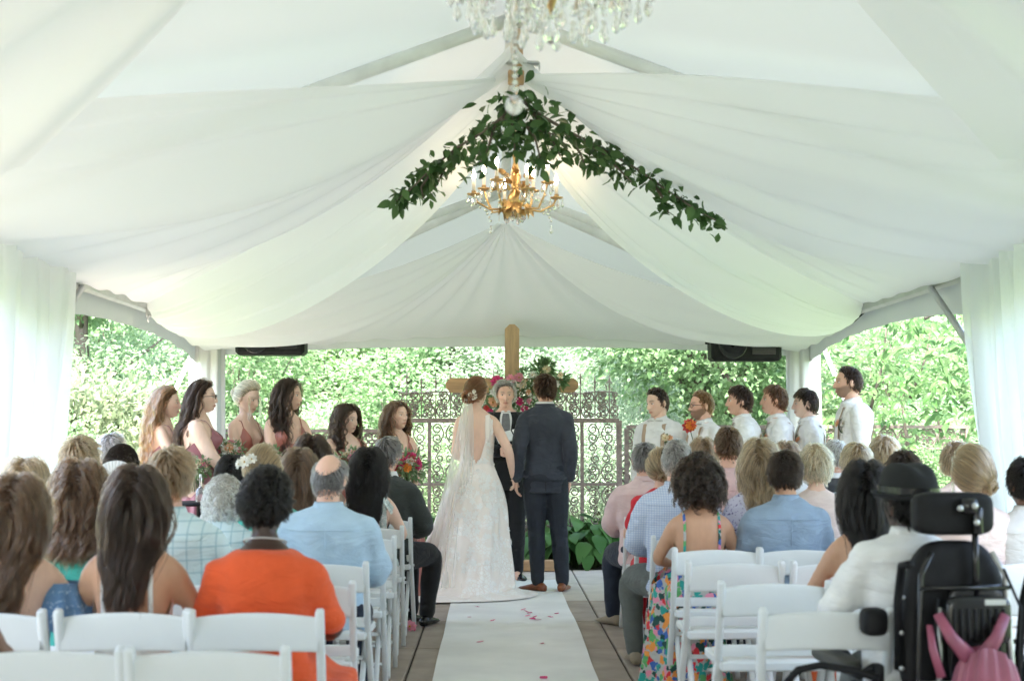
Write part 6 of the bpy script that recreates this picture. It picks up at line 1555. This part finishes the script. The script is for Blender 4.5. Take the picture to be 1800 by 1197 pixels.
mk('elbow_pad', rbox(wl(1534, 1090, .05), (.085, .08, .09), 3.5), BK, wc)
mk('wiring', tube([wl(1380, 1195, .1), wl(1400, 1172, .08), wl(1440, 1165, .1), wl(1500, 1175, .05), wl(1540, 1190, 0)], .012, 8), BK, wc); mk('wiring', tube([wl(1640, 1050, -.11), wl(1636, 1110, -.12), wl(1650, 1190, -.1)], .005, 6), BK, wc)
MP = at(1596, 832, 4.84)
def ml(px, py, d): return at(px, py, d) - np.array((MP[0], 4.84, 0))
b = person('man in a black felt hat and white shirt sitting in the power wheelchair', 1596, 828, 4.84, True, 'm', 'dark', 1.08, 0, ('crop', HC['black'], {}), (.35, .05, 0), {-1: (ml(1490, 1108, 5.05), (-1, -.7, -.3))}, None, None, .016, hipz=.56)
top_shirt(b, C_['white'], .96, True, .016, .016, amp=.010); low(b, C_['grey'])
prof = [(.002, .122), (.035, .124), (.062, .117), (.083, .100), (.096, .074), (.104, .040), (.107, .012), (.112, .004), (.124, .006), (.132, .014), (.130, .016), (.122, .010), (.105, -.002), (.100, -.004)]
V, F = lathe(prof, 40); V = V * np.array((.92, 1.08, 1.0)); V[:, 2] += -.02 * np.exp(-(V[:, 0] / .03) ** 2) * (V[:, 2] > .09)
V = (V * 1.10 + np.array((0, -.008, .030))) @ rot3(.10, 0, 0).T
hat = wear(b, 'hat', ((V * b.hk) @ b.hr.T + b.hc, F), C_['hat'])
V, F = grid(lambda u, v: np.stack([.1075 * .92 * np.cos(u * 2 * PI), .1075 * 1.08 * np.sin(u * 2 * PI), .012 + .028 * v], 1), 40, 3, True); V = (V * np.array((1.106, 1.106, 1.1)) + np.array((0, -.008, .030))) @ rot3(.10, 0, 0).T
mk('hat_band', ((V * b.hk) @ b.hr.T + b.hc, F), BG, hat)
PINK = pm('mauve_satin_bag', (.26, .065, .105), .4, .2, 10, .1, 40)
bg_ = thing('tote_bag', 'mauve pink cloth bag hanging by its straps from the back of the wheelchair', 'bag', (wx, WY - .15, 0), 0)
def bl(px, py, dy=0): p = at(px, py, WY - .17 + dy); return np.array((p[0] - wx, p[1] - WY + .15, p[2]))
for a, m_, e in (((1648, 1078), (1672, 1120), (1712, 1165)), ((1768, 1080), (1752, 1120), (1722, 1165)), ((1634, 1098), (1640, 1140), (1655, 1190))):
    mk('strap', tube([bl(*a, .03), bl(*m_), bl(*e)], [.016, .020, .030] if a[0] != 1634 else [.010, .013, .014], 10, .35, nvec=(1, 0, 0)), PINK, bg_)
bc = bl(1735, 1225)
def bagf(u, v):
    a = u * 2 * PI; r = .06 + .06 * v ** .6; f_ = .008 * np.sin(a * 13 + 2 * v) + .006 * np.sin(a * 7 + 1)
    return np.stack([bc[0] + (r + f_) * 1.15 * np.cos(a), bc[1] + (r + f_) * .45 * np.sin(a) + .01, bl(1735, 1148)[2] - .36 * v - .02 * np.cos(a * 2) * (1 - v)], 1)
mk('pouch', grid(bagf, 80, 16, True), PINK, bg_)
# ================================================================== CHANDELIERS
def crystal_mat():
    m, N, L, p = nt('crystal'); p.inputs['Base Color'].default_value = (1, .98, .96, 1); p.inputs['Roughness'].default_value = .02; p.inputs['Transmission Weight'].default_value = .85; p.inputs['IOR'].default_value = 1.5
    return m
CRY = crystal_mat(); BULB = emis('candle_bulb', (1, .78, .52), 9.0); CANDLE = pm('candle_sleeve', (.82, .78, .70), .5)
drop = mesh_np('crystal_drop', *lathe([(.0005, .0), (.006, -.004), (.003, -.010), (.0095, -.030), (.010, -.036), (.006, -.044), (.0005, -.048)], 8), CRY, False)
bead = mesh_np('crystal_bead', *lathe([(.0005, .008), (.006, .004), (.008, 0), (.006, -.004), (.0005, -.008)], 8), CRY, False)
CY_ = 8.05; cc = at(906, 352, CY_)
ch = thing('gold_chandelier', 'gilded chandelier with lit candle bulbs and crystal drops under the greenery', 'chandelier', cc, 0)
GOLD = MT['gold']
mk('stem', lathe([(.008, .62), (.008, .30), (.02, .27), (.012, .22), (.03, .14), (.02, .06), (.045, .02), (.05, -.01), (.03, -.05), (.012, -.08), (.002, -.11)], 14), GOLD, ch)
zt = at(905, 150, YF)[2]
P = [np.array((0, (YF - CY_) * (1 - t), (zt - cc[2]) * (1 - t) + .6 * t)) for t in np.linspace(0, 1, 12)]
mk('chain', join([tube([P[i] + (0, 0, .0), P[i] * .5 + P[i + 1] * .5 + (.008 * (-1) ** i, 0, 0), P[i + 1]], .005, 5) for i in range(11)]), GOLD, ch)
gleaf = mesh_np('gold_leaf', *big_leaf(.5, 6, .15, .35), GOLD)
for i in range(8):
    a = i * PI / 4 + .25; c, s = math.cos(a), math.sin(a); rr_ = .245 if i % 2 == 0 else .21; zz = .0 if i % 2 == 0 else .06
    pts = np.array([(.02, .0), (.08, -.055), (.15, -.06), (rr_ - .02, -.02 + zz * .6), (rr_, .02 + zz)]); t = np.linspace(0, 4, 17)
    rz_ = np.stack([np.interp(t, range(5), pts[:, 0]), np.interp(t, range(5), pts[:, 1])], 1)
    am = mk('arm', tube(np.stack([rz_[:, 0] * c, rz_[:, 0] * s, rz_[:, 1]], 1), .006, 7), GOLD, ch)
    e = np.array((rr_ * c, rr_ * s, .02 + zz))
    mk('candle_cup', lathe([(.008, -.01), (.036, .0), (.040, .006), (.012, .004), (.014, .022), (.002, .022)], 12), GOLD, am, True, e)
    mk('candle', lathe([(.010, .018), (.010, .085), (.002, .086)], 10), CANDLE, am, True, e)
    mk('bulb', lathe([(.004, .086), (.011, .103), (.011, .115), (.004, .138), (.001, .146)], 10), BULB, am, True, e)
    for q in range(4):
        a2 = a + q * PI / 2; o_ = link('crystal_drop', drop, am, e + np.array((.036 * math.cos(a2), .036 * math.sin(a2), -.004))); o_.scale = (1, 1, 1.0 + .3 * (q % 2))
    for q in range(3): link('crystal_bead', bead, am, (rz_[9 + q * 2][0] * c, rz_[9 + q * 2][0] * s, rz_[9 + q * 2][1] - .02)).scale = (1.1,) * 3
for i in range(64):
    a = i * 2.4; up = i < 40; r0 = .04 + .055 * rng.uniform(0, 1); z0 = (.05 + .10 * rng.uniform(0, 1)) if up else -.02
    o_ = link('gold_leaf', gleaf, ch, (r0 * .7 * math.cos(a), r0 * .7 * math.sin(a), z0)); o_.rotation_euler = (rng.normal(0, .5), rng.uniform(-.9, .2) if up else rng.uniform(.4, 1.1), a); s = rng.uniform(.05, .085) if up else rng.uniform(.06, .10); o_.scale = (s, s, s)
for i in range(10):
    a = i * .63; link('crystal_drop', drop, ch, (.05 * math.cos(a), .05 * math.sin(a), -.06 - .01 * (i % 3))).scale = (1.2, 1.2, 1.2)
for k_ in (-1, 1):
    for q in range(4): link('crystal_bead', bead, ch, (k_ * .17 + .01 * q, -.1, -.075 - .02 * q))
    link('crystal_drop', drop, ch, (k_ * .17 + .03, -.1, -.16))
# nearest chandelier, out of focus, entering from the top edge
NY = 4.15; nc = at(968, -52, NY)
nsc = 1.14
nch = thing('crystal_chandelier', 'large crystal chandelier cut by the top edge close to the camera', 'chandelier', nc, 0)
mk('suspension_rod', tube([(0, 0, .30), (0, 0, RIDGE - nc[2] - .03)], .006, 6), GOLD, nch)
mk('stem', lathe([(.01, .35), (.012, .10), (.03, .05), (.02, -.02), (.035, -.06), (.015, -.10), (.003, -.13)], 12), GOLD, nch)
for i in range(8):
    a = i * PI / 4 + .1; c, s = math.cos(a), math.sin(a); R_ = .30
    am = mk('arm', tube(np.array([(.02 * c, .02 * s, 0), (.10 * c, .10 * s, -.05), (.20 * c, .20 * s, -.02), (R_ * c, R_ * s, .04)]), .007, 8), GOLD, nch)
    mk('candle_cup', lathe([(.008, -.01), (.04, .0), (.045, .008), (.012, .004), (.002, .02)], 12), CRY, am, True, (R_ * c, R_ * s, .04)); mk('candle', lathe([(.011, .018), (.011, .09), (.002, .09)], 10), CANDLE, am, True, (R_ * c, R_ * s, .04))
    for q in range(7):
        a2 = q * .9; o_ = link('crystal_drop', drop, am, (R_ * c + .042 * math.cos(a2), R_ * s + .042 * math.sin(a2), .036)); o_.scale = (1.4, 1.4, 1.7)
    t = np.linspace(0, 1, 9)
    for q in range(9):
        link('crystal_bead', bead, nch, ((.05 + .2 * t[q]) * math.cos(a + .39), (.05 + .2 * t[q]) * math.sin(a + .39), .03 - .09 * math.sin(PI * t[q])))
for ring, (r_, n_, z_, dz) in enumerate(((.23, 26, -.05, .05), (.13, 16, -.08, .06), (.30, 24, -.015, .04))):
    for i in range(n_):
        a = i * 2 * PI / n_ + ring; x, y = r_ * math.cos(a), r_ * math.sin(a); nb_ = rng.integers(1, 4)
        for q in range(nb_): link('crystal_bead', bead, nch, (x, y, z_ - q * .02))
        o_ = link('crystal_drop', drop, nch, (x, y, z_ - nb_ * .02)); o_.scale = (1.3, 1.3, 1.5)
o_ = link('crystal_drop', drop, nch, (0, 0, -.13)); o_.scale = (2.4, 2.4, 2.0)
mk('crystal_ball', ell(at(904, 185, NY) - nc, (.028, .028, .030), 14, 10), CRY, nch, False)
mk('pendant_chain', join([ell(at(905, y_, NY) - nc, (.009, .009, .009), 8, 6) for y_ in range(-46, 170, 12)] + [tube([at(905, -52, NY) - nc, at(905, 190, NY) - nc], .0015, 5)]), CRY, nch, False)
# ================================================================== GREENERY over the chandelier
GY = 7.95
go = at(908, 200, GY); gar = thing('greenery_garland', 'garland of dark green leafy branches spread in an arch above the gold chandelier', 'garland', go, 0)
lg = [mesh_np('leaf', *big_leaf(.52 + .04 * k, 6, .12, .25 + .08 * k), LM['garland']) for k in range(3)]
br = [[(905, 168), (885, 205), (845, 235), (800, 262), (755, 300), (720, 335), (692, 356)], [(908, 168), (945, 200), (1000, 232), (1060, 262), (1120, 298), (1180, 340), (1225, 370), (1266, 392)], [(905, 175), (900, 220), (905, 265)], [(930, 190), (965, 235), (985, 275)], [(870, 220), (860, 255), (845, 285)], [(1040, 255), (1080, 290), (1110, 320)], [(1150, 325), (1170, 355), (1175, 375)], [(800, 262), (780, 300), (765, 330)], [(1000, 240), (1020, 270), (1030, 295)], [(905, 200), (940, 240), (950, 280)], [(880, 210), (930, 225), (985, 240)], [(760, 300), (740, 330), (745, 350)]]
wts = [78, 104, 20, 18, 14, 16, 10, 12, 12, 14, 14, 8]; g = np.random.default_rng(21); nl = 0
for pl_, n_ in zip(br, wts):
    Q = np.array([at(px, py, GY - .58 * math.exp(-((px - 905) / 95) ** 2) - .12 + .05 * math.sin(px * .05)) for px, py in pl_]) - go
    mk('branch', tube(Q, np.linspace(.010, .004, len(Q)), 6), MT['bark'], gar)
    s = np.linspace(0, 1, len(Q))
    for i in range(n_):
        t = (i + g.uniform(0, 1)) / n_; p = np.array([np.interp(t, s, Q[:, k]) for k in range(3)]); p += g.normal(size=3) * np.array((.055, .08, .050)) * (1.15 - .75 * t) 
        d = np.array((g.normal() * .8 + (.5 if pl_[-1][0] > pl_[0][0] else -.5), g.normal() * .6 - .2, -.55 + g.normal() * .6)); d /= np.linalg.norm(d)
        lo = link('leaf', lg[nl % 3], gar, p); q = Vector(d).to_track_quat('X', 'Z'); lo.rotation_euler = (q @ Matrix.Rotation(g.uniform(-1.4, 1.4), 3, 'X').to_quaternion()).to_euler(); sz_ = g.uniform(.050, .086); lo.scale = (sz_,) * 3; nl += 1
EP, ED = [], []
for pl_, n_ in zip(br, wts):
    Q = np.array([at(px, py, GY + .06 - .58 * math.exp(-((px - 905) / 95) ** 2) - .12) for px, py in pl_]) - go; s = np.linspace(0, 1, len(Q))
    for i in range(int(n_ * 1.5)):
        t = g.uniform(0, 1); EP.append(np.array([np.interp(t, s, Q[:, k]) for k in range(3)]) + g.normal(size=3) * np.array((.06, .06, .055)) * (1.15 - .7 * t) + (0, 0, -.02)); ED.append((g.normal() * .8, g.normal() * .7, -.6 + g.normal() * .6))
V, F = scatter(np.array(EP), np.array(ED), g.uniform(.05, .085, len(EP)), leaf_t(.55)); tag(mk('leaves', (V, F), LM['garland'], gar, False), kind='stuff')
for a, b_ in (((1015, 158), (975, 185)), ((848, 168), (868, 185)), ((905, 150), (906, 172))):
    mk('tie_wire', tube([at(*a, GY) - go, at(*b_, GY) - go], .003, 5), MT['black'], gar)
# ================================================================== flowers on the cross
fa = thing('flower_arrangement', 'arrangement of pink, peach and white flowers with ferns fixed on the cross', 'flower arrangement', at(925, 685, CY - .2), 0)
g = np.random.default_rng(8)
def fx(px, py): return at(px, py, CY - .2) - at(925, 685, CY - .2)
fol = [(950, 655, .13), (925, 668, .12), (900, 690, .11), (965, 690, .10), (945, 700, .13), (915, 715, .10), (875, 700, .09), (868, 715, .07), (960, 645, .08), (985, 668, .06)]
for px, py, r_ in fol:
    h = link('foliage', None, fa, fx(px, py)); n_ = 150; d = g.normal(size=(n_, 3)); d[:, 1] = -np.abs(d[:, 1]) * .7; d /= np.linalg.norm(d, axis=1)[:, None]
    r_ *= .82; V, F = scatter(d * r_ * g.uniform(.3, 1, (n_, 1)), d + g.normal(size=(n_, 3)) * .4, g.uniform(.04, .085, n_), LTN)
    bpy.data.objects.remove(h); tag(mk('foliage', (V + fx(px, py), F), LM['mid'], fa, False), kind='stuff')
fl_ = [(874, 672, 'hot', .062), (897, 668, 'pink', .05), (912, 664, 'pink', .045), (866, 708, 'peach', .055), (868, 690, 'white', .04), (912, 706, 'hot', .045), (918, 675, 'cream', .055), (960, 650, 'cream', .04), (935, 660, 'white', .035), (975, 676, 'white', .045), (928, 690, 'peach', .03), (940, 676, 'white', .03), (862, 725, 'hot', .035), (855, 718, 'red', .03), (930, 705, 'pink', .03), (948, 715, 'white', .035), (965, 705, 'peach', .03), (985, 660, 'cream', .03), (922, 720, 'hot', .04)]
blooms(fa, [(fx(px, py) + (0, -.09, 0), (g.normal() * .3, -1, .2 + g.normal() * .2), k, r_ * 1.1) for px, py, k, r_ in fl_])
tag(mk('baby_breath', join([ell(fx(g.uniform(905, 975), g.uniform(668, 725)) + (0, -.1 - .03 * g.uniform(), 0), (.007,) * 3, 5, 4) for _ in range(150)]), PCOL['white'], fa, False), kind='stuff')
# ================================================================== small things
PET = [(839, 1065), (825, 1083), (866, 1089), (925, 1073), (920, 1070), (928, 1081), (936, 1086), (940, 1083), (967, 1083), (978, 1077), (844, 1126), (953, 1129), (955, 1188), (931, 1076), (945, 1088)]
pm_ = [mesh_np('petal', *grid(lambda u, v, k=k: np.stack([(u - .5) * np.sin(PI * np.clip(v * .9 + .1, 0, 1)) * .9, v - .5, .25 * (u - .5) ** 2 + .12 * k * (v - .5) ** 2], 1), 6, 6), PCOL['pink' if k else 'hot']) for k in range(3)]
for i, (px, py) in enumerate(PET):
    d = CAMZ * FPX / (py - VPY); P = at(px, py, d); o_ = link('flower_petal', pm_[i % 3], None, (P[0], P[1], .012), (rng.normal(0, .2), rng.normal(0, .2), rng.uniform(0, 6))); s = rng.uniform(.035, .055); o_.scale = (s, s, s)
    tag(o_, 'loose pink flower petal lying on the white aisle runner', 'petal', 'pink petals scattered on the runner')
pb = thing('fallen_flower', 'small pink bloom lying beside a left aisle chair leg', 'flower', (*at(720, 1104, 9.77)[:2], .03), 0); blooms(pb, [((0, 0, 0), (.2, -.6, .7), 'pink', .05), ((.02, .02, -.01), (.8, -.3, .4), 'hot', .03)])
fn = thing('white_fan', 'white paper fan raised among the left guests behind the wavy brown hair', 'fan', at(200, 835, 6.9), 0)
mk('paper', (lambda V, F: (V, F))(*grid(lambda u, v: np.stack([(.02 + .10 * v) * np.sin((u - .5) * 1.5) + .01 * v, .004 * np.cos(u * 60), (.02 + .10 * v) * np.cos((u - .5) * 1.5) - .05], 1), 60, 6)), C_['white'], fn); mk('handle', tube([(0, 0, -.03), (0, 0, -.22)], .006, 8), MT['wood'], fn)
tb = thing('side_table', 'small round dark side table half hidden behind the white haired woman', 'table', (at(352, 880, 10.5)[0], 10.5, 0), 0)
ztab = at(352, 879, 10.5)[2] - .01
mk('table_top', lathe([(.02, ztab - .025), (.2, ztab - .025), (.21, ztab - .012), (.2, ztab), (.02, ztab)], 28), MT['black'], tb); mk('pedestal', lathe([(.16, 0), (.15, .02), (.03, .05), (.025, ztab - .03), (.06, ztab - .026)], 16), MT['black'], tb)
GLS = crystal_mat(); gb = thing('glass_bottle', 'clear slim necked glass bottle standing on the small side table', 'bottle', (at(352, 880, 10.45)[0], 10.45, ztab), 0)
mk('glass', lathe([(.004, .002), (.032, .002), (.034, .01), (.034, .085), (.014, .105), (.010, .115), (.010, .175), (.012, .18), (.008, .178)], 16), GLS, gb); mk('stopper', lathe([(.004, .178), (.010, .178), (.010, .20), (.003, .202)], 10), C_['white'], gb)
